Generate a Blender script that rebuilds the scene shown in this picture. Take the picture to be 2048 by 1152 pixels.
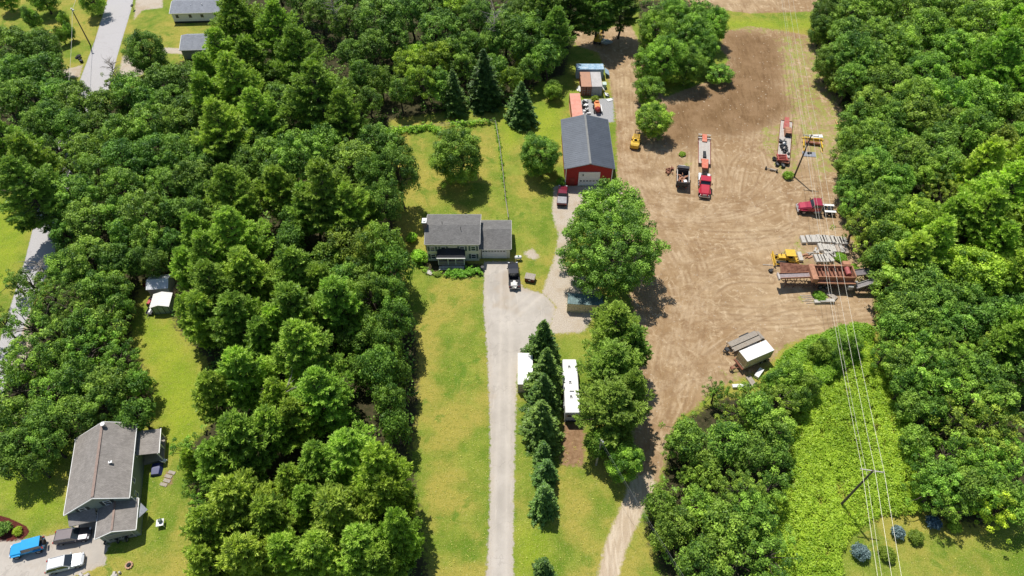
import bpy, math, random
import numpy as np
from mathutils import Vector, Matrix

for o in list(bpy.data.objects):
    bpy.data.objects.remove(o)
scene = bpy.context.scene
COL = scene.collection
R = math.radians

# ------------------------------------------------------------------ camera
HC = 96.0                     # drone height
TH = R(39.5)                  # tilt away from straight down
FP = 1365.0                   # focal length in pixels of a 2048 wide picture
cam_d = bpy.data.cameras.new('camera')
cam = bpy.data.objects.new('camera', cam_d)
COL.objects.link(cam)
cam.location = (0, 0, HC)
cam.rotation_euler = (TH, 0, 0)
cam_d.sensor_width = 36.0
cam_d.lens = 36.0 * FP / 2048.0
cam_d.clip_start = 0.5
cam_d.clip_end = 3000
scene.camera = cam

# ------------------------------------------------------------------ sky + sun
SUN_EL = R(64.5)
SUN_DIR = Vector((-0.455 * math.cos(SUN_EL), 0.89 * math.cos(SUN_EL), math.sin(SUN_EL))).normalized()
w = bpy.data.worlds.new('World')
scene.world = w
w.use_nodes = True
nt = w.node_tree
nt.nodes.clear()
sky = nt.nodes.new('ShaderNodeTexSky')
sky.sky_type = 'NISHITA'
sky.sun_disc = False
sky.sun_elevation = SUN_EL
sky.sun_rotation = math.atan2(SUN_DIR.x, SUN_DIR.y)
sky.air_density = 1.0
sky.dust_density = 0.6
bg = nt.nodes.new('ShaderNodeBackground')
bg.inputs['Strength'].default_value = 0.095
wo = nt.nodes.new('ShaderNodeOutputWorld')
nt.links.new(sky.outputs[0], bg.inputs[0])
nt.links.new(bg.outputs[0], wo.inputs[0])
sd = bpy.data.lights.new('sun', 'SUN')
sd.energy = 4.6
sd.angle = R(0.5)
sd.color = (1.0, 0.955, 0.88)
so = bpy.data.objects.new('sun', sd)
COL.objects.link(so)
so.rotation_euler = SUN_DIR.to_track_quat('Z', 'Y').to_euler()
scene.view_settings.view_transform = 'Standard'
scene.view_settings.look = 'None'
scene.view_settings.exposure = 0.08
scene.view_settings.gamma = 1.0
scene.render.engine = 'CYCLES'
scene.cycles.max_bounces = 5
scene.cycles.transparent_max_bounces = 4

# ------------------------------------------------------------------ coordinates
FS, FC, SN, CS = FP * math.sin(TH), FP * math.cos(TH), math.sin(TH), math.cos(TH)

def g(u, v, h=0.0):
    """a point of the place at height h, from its position in the survey picture (2048 x 1152)"""
    x, y = u - 1024.0, 576.0 - v
    den = FC - y * SN
    return Vector((x * (HC - h) / den, (FS + y * CS) * (HC - h) / den, h))

def px(X, Y, Z=0.0):
    # inverse of g
    d = HC - Z
    k = Y / d
    y = (k * FC - FS) / (CS + k * SN)
    x = X * (FC - y * SN) / d
    return 1024 + x, 576 - y

def mpp(v, h=0.0):
    return (HC - h) / (FC - (576.0 - v) * SN)

# ------------------------------------------------------------------ materials
MATS = {}
def new_mat(name):
    m = bpy.data.materials.new(name)
    m.use_nodes = True
    n = m.node_tree
    n.nodes.clear()
    out = n.nodes.new('ShaderNodeOutputMaterial')
    MATS[name] = m
    return m, n, out

def N(n, t, **k):
    x = n.nodes.new(t)
    for a, b in k.items():
        if a in x.inputs.keys():
            x.inputs[a].default_value = b
        else:
            setattr(x, a, b)
    return x

def noise(n, scale, detail=4, rough=0.6, coord=None, dist=0.0):
    t = N(n, 'ShaderNodeTexNoise')
    t.inputs['Scale'].default_value = scale
    t.inputs['Detail'].default_value = detail
    t.inputs['Roughness'].default_value = rough
    t.inputs['Distortion'].default_value = dist
    if coord is not None:
        n.links.new(coord, t.inputs['Vector'])
    return t.outputs['Fac']

def ramp(n, fac, lo, hi):
    r = N(n, 'ShaderNodeMapRange')
    r.interpolation_type = 'SMOOTHSTEP'
    n.links.new(fac, r.inputs['Value'])
    r.inputs['From Min'].default_value = lo
    r.inputs['From Max'].default_value = hi
    return r.outputs[0]

def mixc(n, fac, a, b, mode='MIX'):
    m = N(n, 'ShaderNodeMix')
    m.data_type = 'RGBA'
    m.blend_type = mode
    for s, i in ((fac, 0), (a, 6), (b, 7)):
        if isinstance(s, (int, float)):
            m.inputs[i].default_value = s
        elif isinstance(s, tuple):
            m.inputs[i].default_value = (s[0], s[1], s[2], 1)
        else:
            n.links.new(s, m.inputs[i])
    return m.outputs[2]

def math_(n, op, a, b=None, c=None):
    m = N(n, 'ShaderNodeMath')
    m.operation = op
    for i, s in enumerate((a, b, c)):
        if s is None:
            continue
        if isinstance(s, (int, float)):
            m.inputs[i].default_value = s
        else:
            n.links.new(s, m.inputs[i])
    return m.outputs[0]

def pm(name, col, rough=0.7, metal=0.0, var=0.15, scale=3.0, col2=None, spots=None, bump=0.0, coat=0.0, streak=False, lo=0.4, hi=0.65):
    """painted / weathered surface: noise variation, optional second colour in patches"""
    if name in MATS:
        return MATS[name]
    m, n, out = new_mat(name)
    b = N(n, 'ShaderNodeBsdfPrincipled')
    tc = N(n, 'ShaderNodeTexCoord')
    mp = N(n, 'ShaderNodeMapping')
    n.links.new(tc.outputs['Object'], mp.inputs[0])
    if streak:
        mp.inputs['Scale'].default_value = (1, 0.18, 0.5)
    f = noise(n, scale, 5, 0.65, mp.outputs[0])
    f2 = noise(n, scale * 9, 3, 0.6, mp.outputs[0])
    dark = tuple(c * (1 - var) for c in col)
    light = tuple(min(1, c * (1 + var)) for c in col)
    c = mixc(n, ramp(n, f, 0.3, 0.7), dark, light)
    c = mixc(n, ramp(n, f2, 0.35, 0.7), c, mixc(n, 1.0, c, (1 - var * .6,) * 3, 'MULTIPLY'))
    if col2:
        c = mixc(n, ramp(n, f, lo, hi), c, col2)
    n.links.new(c, b.inputs['Base Color'])
    b.inputs['Roughness'].default_value = rough
    b.inputs['Metallic'].default_value = metal
    b.inputs['Coat Weight'].default_value = coat
    if bump:
        bn = N(n, 'ShaderNodeBump')
        bn.inputs['Strength'].default_value = bump
        bn.inputs['Distance'].default_value = 0.05
        n.links.new(f2, bn.inputs['Height'])
        n.links.new(bn.outputs[0], b.inputs['Normal'])
    n.links.new(b.outputs[0], out.inputs[0])
    return m

def brickmat(name, c1, c2, mortar, bw, bh, msize=0.006, rough=0.85, axis='XY', var=0.25):
    """shingles, siding or blocks"""
    m, n, out = new_mat(name)
    b = N(n, 'ShaderNodeBsdfPrincipled')
    tc = N(n, 'ShaderNodeTexCoord')
    sep = N(n, 'ShaderNodeSeparateXYZ')
    n.links.new(tc.outputs['Object'], sep.inputs[0])
    com = N(n, 'ShaderNodeCombineXYZ')
    a0, a1 = axis
    n.links.new(sep.outputs['XYZ'.index(a0)], com.inputs[0])
    n.links.new(sep.outputs['XYZ'.index(a1)], com.inputs[1])
    br = N(n, 'ShaderNodeTexBrick')
    br.inputs['Scale'].default_value = 1.0
    br.inputs['Brick Width'].default_value = bw
    br.inputs['Row Height'].default_value = bh
    br.inputs['Mortar Size'].default_value = msize
    br.inputs['Color1'].default_value = (*c1, 1)
    br.inputs['Color2'].default_value = (*c2, 1)
    br.inputs['Mortar'].default_value = (*mortar, 1)
    n.links.new(com.outputs[0], br.inputs['Vector'])
    f = noise(n, 0.9, 5, 0.7, tc.outputs['Object'])
    c = mixc(n, ramp(n, f, 0.3, 0.75), br.outputs['Color'], mixc(n, 1.0, br.outputs['Color'], (1 - var,) * 3, 'MULTIPLY'))
    f2 = noise(n, 14, 3, 0.7, tc.outputs['Object'])
    c = mixc(n, ramp(n, f2, 0.3, 0.7), c, mixc(n, 1.0, c, (1 - var * .7,) * 3, 'MULTIPLY'))
    n.links.new(c, b.inputs['Base Color'])
    b.inputs['Roughness'].default_value = rough
    n.links.new(b.outputs[0], out.inputs[0])
    return m

def leafmat(name, dark, light, trans=0.3, rough=0.55):
    m, n, out = new_mat(name)
    at = N(n, 'ShaderNodeAttribute')
    at.attribute_name = 'tint'
    oi = N(n, 'ShaderNodeObjectInfo')
    c = mixc(n, at.outputs['Fac'], dark, light)
    c = mixc(n, 1.0, c, oi.outputs['Color'], 'MULTIPLY')
    hs = N(n, 'ShaderNodeHueSaturation')
    n.links.new(c, hs.inputs['Color'])
    mr = N(n, 'ShaderNodeMapRange')
    n.links.new(oi.outputs['Random'], mr.inputs['Value'])
    mr.inputs['To Min'].default_value = 0.49
    mr.inputs['To Max'].default_value = 0.508
    n.links.new(mr.outputs[0], hs.inputs['Hue'])
    hs.inputs['Value'].default_value = 1.0
    p = N(n, 'ShaderNodeBsdfPrincipled')
    p.inputs['Roughness'].default_value = rough
    p.inputs['Specular IOR Level'].default_value = 0.35
    n.links.new(hs.outputs[0], p.inputs['Base Color'])
    t = N(n, 'ShaderNodeBsdfTranslucent')
    tcx = mixc(n, 1.0, hs.outputs[0], (1.35, 1.25, 0.6), 'MULTIPLY')
    n.links.new(tcx, t.inputs['Color'])
    mx = N(n, 'ShaderNodeMixShader')
    mx.inputs[0].default_value = trans
    n.links.new(p.outputs[0], mx.inputs[1])
    n.links.new(t.outputs[0], mx.inputs[2])
    n.links.new(mx.outputs[0], out.inputs[0])
    return m

# ------------------------------------------------------------------ tags
def tag(o, label=None, cat=None, group=None, kind=None):
    if label: o['label'] = label
    if cat: o['category'] = cat
    if group: o['group'] = group
    if kind: o['kind'] = kind
    return o

def thing(name, label, cat, loc=(0, 0, 0), rz=0.0, group=None):
    o = bpy.data.objects.new(name, None)
    o.empty_display_size = 0.5
    COL.objects.link(o)
    o.location = loc
    o.rotation_euler = (0, 0, rz)
    return tag(o, label, cat, group)

def copy_tree(o, parent=None):
    c = o.copy()
    COL.objects.link(c)
    c.parent = parent
    for ch in [x for x in KIDS.get(o.name, [])]:
        k = copy_tree(ch, c)
        KIDS.setdefault(c.name, []).append(k)
    return c
KIDS = {}

# ------------------------------------------------------------------ mesh builder
class MB:
    def __init__(s):
        s.v = []; s.f = []
    def add(s, vs, fs):
        b = len(s.v)
        s.v += [tuple(p) for p in vs]
        s.f += [tuple(i + b for i in f) for f in fs]
        return s
    def box(s, cx, cy, cz, sx, sy, sz, rz=0.0, rx=0.0, ry=0.0, taper=1.0):
        M = Matrix.Translation((cx, cy, cz)) @ Matrix.Rotation(rz, 4, 'Z') @ Matrix.Rotation(ry, 4, 'Y') @ Matrix.Rotation(rx, 4, 'X')
        vs = []
        for z in (-.5, .5):
            t = taper if z > 0 else 1
            for x, y in ((-.5, -.5), (.5, -.5), (.5, .5), (-.5, .5)):
                vs.append(M @ Vector((x * sx * t, y * sy * t, z * sz)))
        return s.add(vs, [(3, 2, 1, 0), (4, 5, 6, 7), (0, 1, 5, 4), (1, 2, 6, 5), (2, 3, 7, 6), (3, 0, 4, 7)])
    def cyl(s, p0, p1, r0, r1=None, n=10, cap=True):
        r1 = r0 if r1 is None else r1
        p0 = Vector(p0); p1 = Vector(p1)
        d = (p1 - p0)
        if d.length < 1e-6: return s
        d.normalize()
        a = d.orthogonal().normalized(); b = d.cross(a)
        vs = []
        for p, r in ((p0, r0), (p1, r1)):
            for i in range(n):
                t = 2 * math.pi * i / n
                vs.append(p + a * (r * math.cos(t)) + b * (r * math.sin(t)))
        fs = [(i, (i + 1) % n, n + (i + 1) % n, n + i) for i in range(n)]
        if cap:
            fs += [tuple(range(n - 1, -1, -1)), tuple(range(n, 2 * n))]
        return s.add(vs, fs)
    def tube(s, pts, r, n=6):
        for a, b in zip(pts[:-1], pts[1:]):
            s.cyl(a, b, r if not isinstance(r, list) else r[0], None, n)
        return s
    def loft(s, secs, cap=True):
        n = len(secs[0]); b = []
        vs = [p for sec in secs for p in sec]
        fs = []
        for k in range(len(secs) - 1):
            for i in range(n):
                j = (i + 1) % n
                fs.append((k * n + i, k * n + j, (k + 1) * n + j, (k + 1) * n + i))
        if cap:
            fs += [tuple(range(n - 1, -1, -1)), tuple(range((len(secs) - 1) * n, len(secs) * n))]
        return s.add(vs, fs)
    def prof(s, pts, y0, y1, yin=0.0, ztop=None):
        """side profile (x,z) extruded across y; points above ztop are pulled in by yin"""
        def sec(y, sg):
            return [(x, y - sg * (yin if (ztop is not None and z > ztop) else 0), z) for x, z in pts]
        a = sec(y0, -1); b = sec(y1, 1)
        n = len(pts)
        fs = [(i, (i + 1) % n, n + (i + 1) % n, n + i) for i in range(n)]
        fs += [tuple(range(n - 1, -1, -1)), tuple(range(n, 2 * n))]
        return s.add(a + b, fs)
    def quad(s, a, b, c, d):
        return s.add([a, b, c, d], [(0, 1, 2, 3)])
    def build(s, name, mat, parent=None, bevel=0.0, smooth=False):
        me = bpy.data.meshes.new(name)
        me.from_pydata(s.v, [], s.f)
        import bmesh
        bm = bmesh.new(); bm.from_mesh(me)
        bmesh.ops.recalc_face_normals(bm, faces=bm.faces)
        bm.to_mesh(me); bm.free()
        me.materials.append(mat)
        if smooth:
            for p in me.polygons: p.use_smooth = True
        o = bpy.data.objects.new(name, me)
        COL.objects.link(o)
        if parent:
            o.parent = parent
            KIDS.setdefault(parent.name, []).append(o)
        if bevel:
            bv = o.modifiers.new('bevel', 'BEVEL')
            bv.width = bevel; bv.segments = 2; bv.limit_method = 'ANGLE'
        return o

def arr_mesh(name, V, F, mat, parent=None, attrs=None, loc=None):
    """mesh from numpy arrays, F is (n,3) or (n,4)"""
    me = bpy.data.meshes.new(name)
    k = F.shape[1]
    me.vertices.add(len(V)); me.vertices.foreach_set('co', V.astype(np.float32).ravel())
    me.loops.add(F.size); me.loops.foreach_set('vertex_index', F.astype(np.int32).ravel())
    me.polygons.add(len(F))
    me.polygons.foreach_set('loop_start', np.arange(0, F.size, k, dtype=np.int32))
    me.polygons.foreach_set('loop_total', np.full(len(F), k, dtype=np.int32))
    me.update(calc_edges=True)
    for nme, a in (attrs or {}).items():
        at = me.attributes.new(nme, 'FLOAT', 'POINT')
        at.data.foreach_set('value', a.astype(np.float32).ravel())
    me.materials.append(mat)
    o = bpy.data.objects.new(name, me)
    COL.objects.link(o)
    if parent:
        o.parent = parent
        KIDS.setdefault(parent.name, []).append(o)
    if loc is not None: o.location = loc
    return o
# ------------------------------------------------------------------ ground
def P(*a):
    """ground outline from picture positions"""
    return np.array([[*g(a[i], a[i + 1]).xy] for i in range(0, len(a), 2)])

def sdist(Pt, poly):
    """signed distance (positive inside) of points to a closed outline"""
    d = np.full(len(Pt), 1e9); ins = np.zeros(len(Pt), bool)
    n = len(poly)
    for i in range(n):
        a, b = poly[i], poly[(i + 1) % n]
        ab = b - a; ap = Pt - a
        t = np.clip((ap @ ab) / max(ab @ ab, 1e-9), 0, 1)
        q = ap - t[:, None] * ab
        d = np.minimum(d, np.hypot(q[:, 0], q[:, 1]))
        c = (a[1] > Pt[:, 1]) != (b[1] > Pt[:, 1])
        xx = (b[0] - a[0]) * (Pt[:, 1] - a[1]) / ((b[1] - a[1]) if abs(b[1] - a[1]) > 1e-9 else 1e-9) + a[0]
        ins ^= c & (Pt[:, 0] < xx)
    return np.where(ins, d, -d)

def multi(Pt, polys):
    return np.max([sdist(Pt, p) for p in polys], axis=0)

ROAD = [P(215,-40, 215,0, 190,80, 160,160, 110,300, 75,420, 50,520, 25,600, 0,680, -60,850, -10,860, 20,730, 60,620, 108,520, 118,430, 165,300, 218,180, 235,110, 262,20, 275,-40)]
DRIVE = [P(968,523, 1026,523, 1045,575, 1088,588, 1112,615, 1102,648, 1062,690, 1040,722, 1033,760, 1030,900, 1028,1000, 1026,1180, 971,1180, 980,1000, 980,850, 974,700, 967,620)]
HOUSEDRIVE = [P(-30,1085, 60,1078, 130,1064, 150,1058, 150,1040, 205,1035, 262,1062, 250,1080, 216,1085, 210,1130, 150,1152, -30,1190)]
GRAVEL = [P(1108,372, 1165,372, 1245,372, 1245,430, 1150,430, 1142,480, 1125,530, 1185,560, 1210,600, 1165,665, 1095,668, 1112,612, 1084,585, 1108,520, 1117,470, 1104,425),
          P(245,112, 262,108, 292,128, 285,150, 235,165), P(325,95, 368,97, 368,108, 325,106), P(272,-5, 325,-5, 325,16, 285,20, 268,40),
          P(1050,503, 1063,497, 1080,512, 1068,520, 1048,510), P(125,140,165,130,160,155,130,155), P(20,640,60,600,60,720,10,760), P(455,5, 472,0, 458,30, 447,58, 438,50)]
PAD = [P(1160,200, 1226,196, 1228,245, 1160,240)]
PATHLOW = [P(1262,955, 1300,945, 1312,965, 1292,1010, 1252,1100, 1226,1190, 1186,1190, 1213,1080, 1245,1005)]
LOT = [P(1150,90, 1150,62, 1195,66, 1235,50, 1262,50, 1276,80, 1290,150, 1330,195, 1420,160, 1458,120, 1440,95, 1450,62, 1500,52, 1560,60, 1640,75, 1668,160, 1692,240, 1690,300, 1700,400, 1705,480, 1745,560, 1750,650, 1680,655, 1620,672, 1572,690, 1530,735, 1475,762, 1420,782, 1392,815, 1352,842, 1345,880, 1330,925, 1318,962, 1262,978, 1266,900, 1268,800, 1268,700, 1270,640, 1262,600, 1225,500, 1236,400, 1234,330, 1232,240, 1218,160, 1196,105),
       P(1335,-40, 1680,-40, 1660,22, 1500,27, 1420,16, 1380,8)]
TILL = [P(1448,68, 1500,62, 1550,75, 1568,120, 1556,170, 1590,215, 1540,255, 1455,275, 1400,262, 1385,295, 1318,280, 1322,215, 1440,165, 1462,135)]
WEED = [P(1552,70, 1640,75, 1700,240, 1705,340, 1640,360, 1600,290, 1568,190, 1560,120), P(1515,255, 1600,240, 1605,345, 1560,350, 1520,300),
        P(1380,25, 1640,28, 1640,62, 1560,66, 1440,62), P(1600,520, 1740,540, 1740,590, 1700,560, 1600,545), P(1575,480,1600,480,1612,545,1560,540),
        P(1370,320, 1390,318, 1396,335, 1372,338), P(1590,590,1650,590,1650,612,1600,612), P(1440,745,1500,740,1560,700,1600,690,1560,770,1460,775)]
WOODS = [P(-80,60, 120,66, 128,150, 160,175, 205,215, 330,135, 400,110, 450,70, 480,20, 520,-60, 1290,-60, 1262,40, 1190,62, 1140,95, 1128,150, 1080,165, 1030,210, 950,215, 780,240, 765,285, 790,400, 790,480, 815,600, 835,700, 835,830, 820,900, 835,1020, 860,1180, 390,1180, 385,1000, 375,900, 420,850, 415,720, 350,650, 345,560, 280,565, 262,640, 262,690, 305,780, 296,850, 130,880, 60,930, -80,930, -80,760, 5,760, 40,680, 110,560, 120,440, 60,380, -80,400, -80,250),
         P(1625,-60, 1640,80, 1690,230, 1708,400, 1725,500, 1765,640, 1800,790, 1850,930, 1868,1035, 1960,1050, 2160,1010, 2160,-60),
         P(1335,860, 1450,795, 1585,800, 1580,950, 1555,1000, 1545,1190, 1340,1190, 1292,1060, 1292,1000, 1330,960),
         P(1275,0, 1400,0, 1440,60, 1385,130, 1290,165)]
MULCH = [P(-30,1022, 20,1037, 52,1052, 60,1064, 45,1080, -30,1092)]
BED = [P(836,532, 850,545, 880,553, 930,555, 966,549, 968,530, 850,518)]
SOIL = [P(1126,845, 1168,845, 1169,934, 1121,930), P(330,945, 345,945, 345,970, 328,968)]
KNOT = [P(1535,790, 1540,752, 1592,705, 1645,680, 1700,662, 1742,680, 1765,745, 1800,810, 1848,895, 1858,1000, 1835,1035, 1765,1035, 1705,1070, 1682,1110, 1692,1190, 1520,1190, 1545,1010, 1575,940, 1580,830)]

def gbase():
    m, n, out = new_mat('ground_surface')
    gp = N(n, 'ShaderNodeNewGeometry').outputs['Position']
    def att(nm):
        a = N(n, 'ShaderNodeAttribute'); a.attribute_name = nm
        return a.outputs['Fac']
    n_big = noise(n, 0.045, 4, 0.6, gp)
    n_mid = noise(n, 0.22, 5, 0.65, gp)
    n_sml = noise(n, 1.6, 5, 0.7, gp)
    n_fin = noise(n, 6.0, 4, 0.75, gp)
    n_oth = noise(n, 0.11, 4, 0.6, N(n, 'ShaderNodeMapping').outputs[0])
    mp = [x for x in n.nodes if x.type == 'MAPPING'][-1]
    n.links.new(gp, mp.inputs[0]); mp.inputs['Location'].default_value = (71, 33, 5)
    # grass
    ga = mixc(n, ramp(n, n_mid, 0.35, 0.66), (0.120, 0.205, 0.014), (0.255, 0.300, 0.040))
    ga = mixc(n, ramp(n, n_oth, 0.42, 0.62), ga, (0.36, 0.310, 0.060))
    ga = mixc(n, math_(n, 'MULTIPLY', ramp(n, noise(n, 0.16, 5, 0.7, gp, 1.0), 0.54, 0.68), .85), ga, (0.10, 0.20, 0.014))
    ga = mixc(n, math_(n, 'MULTIPLY', ramp(n, att('lush'), -2.0, 3.0), 0.85), ga, mixc(n, ramp(n, n_mid, .3, .7), (0.20, 0.295, 0.016), (0.30, 0.37, 0.022)))
    ga = mixc(n, math_(n, 'MULTIPLY', ramp(n, n_sml, 0.45, 0.7), 0.5), ga, (0.15, 0.17, 0.022))
    ga = mixc(n, math_(n, 'MULTIPLY', ramp(n, n_fin, 0.53, 0.68), 0.75), ga, (0.50, 0.46, 0.17))
    ga = mixc(n, math_(n, 'MULTIPLY', ramp(n, n_fin, 0.48, 0.36), 0.6), ga, (0.085, 0.13, 0.014))
    ga = mixc(n, math_(n, 'MULTIPLY', ramp(n, noise(n, 2.2, 4, 0.8, gp), 0.60, 0.68), 0.55), ga, (0.50, 0.46, 0.20))
    ga = mixc(n, math_(n, 'MULTIPLY', ramp(n, noise(n, 1.9, 4, 0.8, mp.outputs[0]), 0.58, 0.68), 0.5), ga, (0.085, 0.15, 0.014))
    # forest floor
    fl = mixc(n, ramp(n, n_sml, 0.35, 0.7), (0.035, 0.038, 0.015), (0.085, 0.070, 0.036))
    def msk(nm, wd=0.35, amp=1.6, src=None):
        a = math_(n, 'MULTIPLY_ADD', math_(n, 'SUBTRACT', src or n_sml, 0.5), amp * 2, att(nm))
        return ramp(n, a, -wd, wd)
    c = mixc(n, msk('woods', 0.6, 2.5), ga, fl)
    # pale packed dirt of the yard
    d = mixc(n, ramp(n, n_mid, 0.3, 0.7), (0.31, 0.210, 0.116), (0.455, 0.325, 0.190))
    d = mixc(n, math_(n, 'MULTIPLY', ramp(n, n_big, 0.40, 0.62), 0.7), d, (0.285, 0.175, 0.085))
    pale = math_(n, 'MULTIPLY', ramp(n, noise(n, 0.5, 6, 0.75, gp, 1.5), 0.52, 0.66), 0.75)
    d = mixc(n, pale, d, (0.58, 0.445, 0.285))
    mpa = N(n, 'ShaderNodeMapping'); n.links.new(gp, mpa.inputs[0])
    mpa.inputs['Scale'].default_value = (1.0, 0.16, 1.0)
    mpa.inputs['Rotation'].default_value = (0, 0, 0.12)
    mpb = N(n, 'ShaderNodeMapping'); n.links.new(gp, mpb.inputs[0])
    mpb.inputs['Scale'].default_value = (0.14, 1.0, 1.0)
    sx = noise(n, 1.5, 4, 0.6, mpa.outputs[0], 0.8)
    sy = noise(n, 1.5, 4, 0.6, mpb.outputs[0], 0.8)
    sy = mixc(n, ramp(n, att('eastwest'), -3, 3), sx, sy)
    d = mixc(n, math_(n, 'MULTIPLY', ramp(n, sy, 0.55, 0.70), 0.38), d, (0.56, 0.43, 0.275))
    d = mixc(n, math_(n, 'MULTIPLY', ramp(n, sy, 0.46, 0.32), 0.42), d, (0.215, 0.125, 0.06))
    d = mixc(n, math_(n, 'MULTIPLY', math_(n, 'MULTIPLY', att('rut'), ramp(n, noise(n, .35, 5, .7, gp), .38, .6)), 0.65), d, (0.235, 0.145, 0.078))
    d = mixc(n, math_(n, 'MULTIPLY', math_(n, 'MULTIPLY', att('berm'), ramp(n, noise(n, .3, 5, .7, mp.outputs[0]), .4, .62)), 0.55), d, (0.58, 0.445, 0.29))
    d = mixc(n, math_(n, 'MULTIPLY', ramp(n, n_fin, 0.62, 0.72), 0.5), d, (0.64, 0.54, 0.40))
    d = mixc(n, math_(n, 'MULTIPLY', ramp(n, n_fin, 0.42, 0.32), 0.4), d, (0.20, 0.125, 0.068))
    ti = mixc(n, ramp(n, sx, 0.34, 0.66), (0.150, 0.085, 0.038), (0.215, 0.130, 0.062))
    ti = mixc(n, ramp(n, n_mid, 0.4, 0.65), ti, (0.25, 0.155, 0.08))
    ti = mixc(n, math_(n, 'MULTIPLY', ramp(n, n_fin, 0.55, 0.68), 0.6), ti, (0.42, 0.29, 0.16))
    ti = mixc(n, math_(n, 'MULTIPLY', ramp(n, n_sml, 0.5, 0.7), 0.35), ti, (0.34, 0.22, 0.115))
    d = mixc(n, math_(n, 'MULTIPLY', msk('till', 2.6, 4.5, n_mid), .92), d, ti)
    wd_ = ramp(n, math_(n, 'ADD', math_(n, 'MULTIPLY', math_(n, 'MINIMUM', att('weed'), 1.6), 0.055), noise(n, 0.55, 7, 0.75, gp)), 0.53, 0.66)
    d = mixc(n, math_(n, 'MULTIPLY', wd_, 0.9), d, mixc(n, n_fin, (0.16, 0.20, 0.03), (0.42, 0.40, 0.12)))
    c = mixc(n, msk('dirt', 0.35, 1.4), c, d)
    gv = mixc(n, ramp(n, n_fin, 0.35, 0.7), (0.40, 0.335, 0.26), (0.60, 0.53, 0.44))
    gv = mixc(n, ramp(n, n_mid, 0.45, 0.68), gv, (0.42, 0.335, 0.235))
    c = mixc(n, msk('gravel', 0.3, 0.9), c, gv)
    pd = mixc(n, ramp(n, n_fin, 0.35, 0.7), (0.27, 0.27, 0.27), (0.48, 0.48, 0.48))
    c = mixc(n, msk('pad', 0.3, 0.9), c, pd)
    so_ = mixc(n, ramp(n, n_sml, 0.35, 0.7), (0.21, 0.125, 0.065), (0.35, 0.225, 0.13))
    so_ = mixc(n, math_(n, 'MULTIPLY', ramp(n, sx, 0.45, 0.6), .4), so_, (0.30, 0.17, 0.095))
    c = mixc(n, msk('soil', 0.4, 1.2), c, so_)
    pl = mixc(n, ramp(n, sx, 0.4, 0.65), (0.47, 0.37, 0.26), (0.60, 0.50, 0.375))
    pl = mixc(n, math_(n, 'MULTIPLY', ramp(n, n_fin, 0.42, 0.3), 0.5), pl, (0.34, 0.25, 0.17))
    c = mixc(n, msk('path', 0.3, 0.8), c, pl)
    mu = mixc(n, ramp(n, n_fin, 0.4, 0.65), (0.075, 0.018, 0.014), (0.16, 0.045, 0.032))
    c = mixc(n, msk('mulch', 0.06, 0.1), c, mu)
    # old pale asphalt
    av = mixc(n, ramp(n, n_mid, 0.3, 0.7), (0.40, 0.362, 0.315), (0.50, 0.455, 0.40))
    av = mixc(n, math_(n, 'MULTIPLY', ramp(n, sx, 0.55, 0.72), 0.5), av, (0.58, 0.525, 0.455))
    av = mixc(n, math_(n, 'MULTIPLY', ramp(n, n_fin, 0.60, 0.70), 0.35), av, (0.28, 0.245, 0.21))
    vo = N(n, 'ShaderNodeTexVoronoi'); vo.feature = 'DISTANCE_TO_EDGE'; vo.inputs['Scale'].default_value = 0.13
    vd = N(n, 'ShaderNodeVectorMath'); vd.operation = 'ADD'
    nn = N(n, 'ShaderNodeTexNoise'); nn.inputs['Scale'].default_value = 0.6; nn.inputs['Detail'].default_value = 5
    n.links.new(gp, nn.inputs['Vector'])
    sc = N(n, 'ShaderNodeVectorMath'); sc.operation = 'SCALE'; sc.inputs[3].default_value = 3.0
    n.links.new(nn.outputs['Color'], sc.inputs[0]); n.links.new(gp, vd.inputs[0]); n.links.new(sc.outputs[0], vd.inputs[1])
    n.links.new(vd.outputs[0], vo.inputs['Vector'])
    crack = ramp(n, vo.outputs['Distance'], 0.012, 0.004)
    av = mixc(n, math_(n, 'MULTIPLY', crack, 0.22), av, (0.20, 0.18, 0.155))
    av = mixc(n, math_(n, 'MULTIPLY', ramp(n, n_oth, 0.54, 0.64), 0.5), av, (0.40, 0.32, 0.235))
    av = mixc(n, math_(n, 'MULTIPLY', math_(n, 'MULTIPLY', ramp(n, n_sml, 0.56, 0.70), ramp(n, n_mid, .5, .65)), 0.55), av, (0.25, 0.20, 0.155))
    av = mixc(n, math_(n, 'MULTIPLY', att('worn'), 0.35), av, (0.60, 0.54, 0.465))
    c = mixc(n, msk('drive', 0.2, 0.8), c, mixc(n, msk('drive', 1.2, 1.2), gv, av))
    rv = mixc(n, ramp(n, n_fin, 0.35, 0.7), (0.40, 0.385, 0.385), (0.52, 0.50, 0.495))
    rv = mixc(n, math_(n, 'MULTIPLY', crack, 0.25), rv, (0.25, 0.23, 0.21))
    c = mixc(n, msk('road', 0.12, 0.25), c, rv)
    b = N(n, 'ShaderNodeBsdfPrincipled')
    b.inputs['Roughness'].default_value = 0.95
    b.inputs['Specular IOR Level'].default_value = 0.15
    n.links.new(c, b.inputs['Base Color'])
    bp = N(n, 'ShaderNodeBump')
    bp.inputs['Strength'].default_value = 0.7
    bp.inputs['Distance'].default_value = 0.12
    hb = math_(n, 'ADD', math_(n, 'MULTIPLY', n_fin, 0.7), math_(n, 'SUBTRACT', n_sml, math_(n, 'MULTIPLY', att('rut'), 0.6)))
    hb = math_(n, 'MULTIPLY', hb, math_(n, 'SUBTRACT', 1.0, math_(n, 'MULTIPLY', 0.85, math_(n, 'MAXIMUM', msk('drive', .1, .3), msk('road', .1, .3)))))
    n.links.new(hb, bp.inputs['Height'])
    n.links.new(bp.outputs[0], b.inputs['Normal'])
    n.links.new(b.outputs[0], out.inputs[0])
    return m
GM = gbase()
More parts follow.
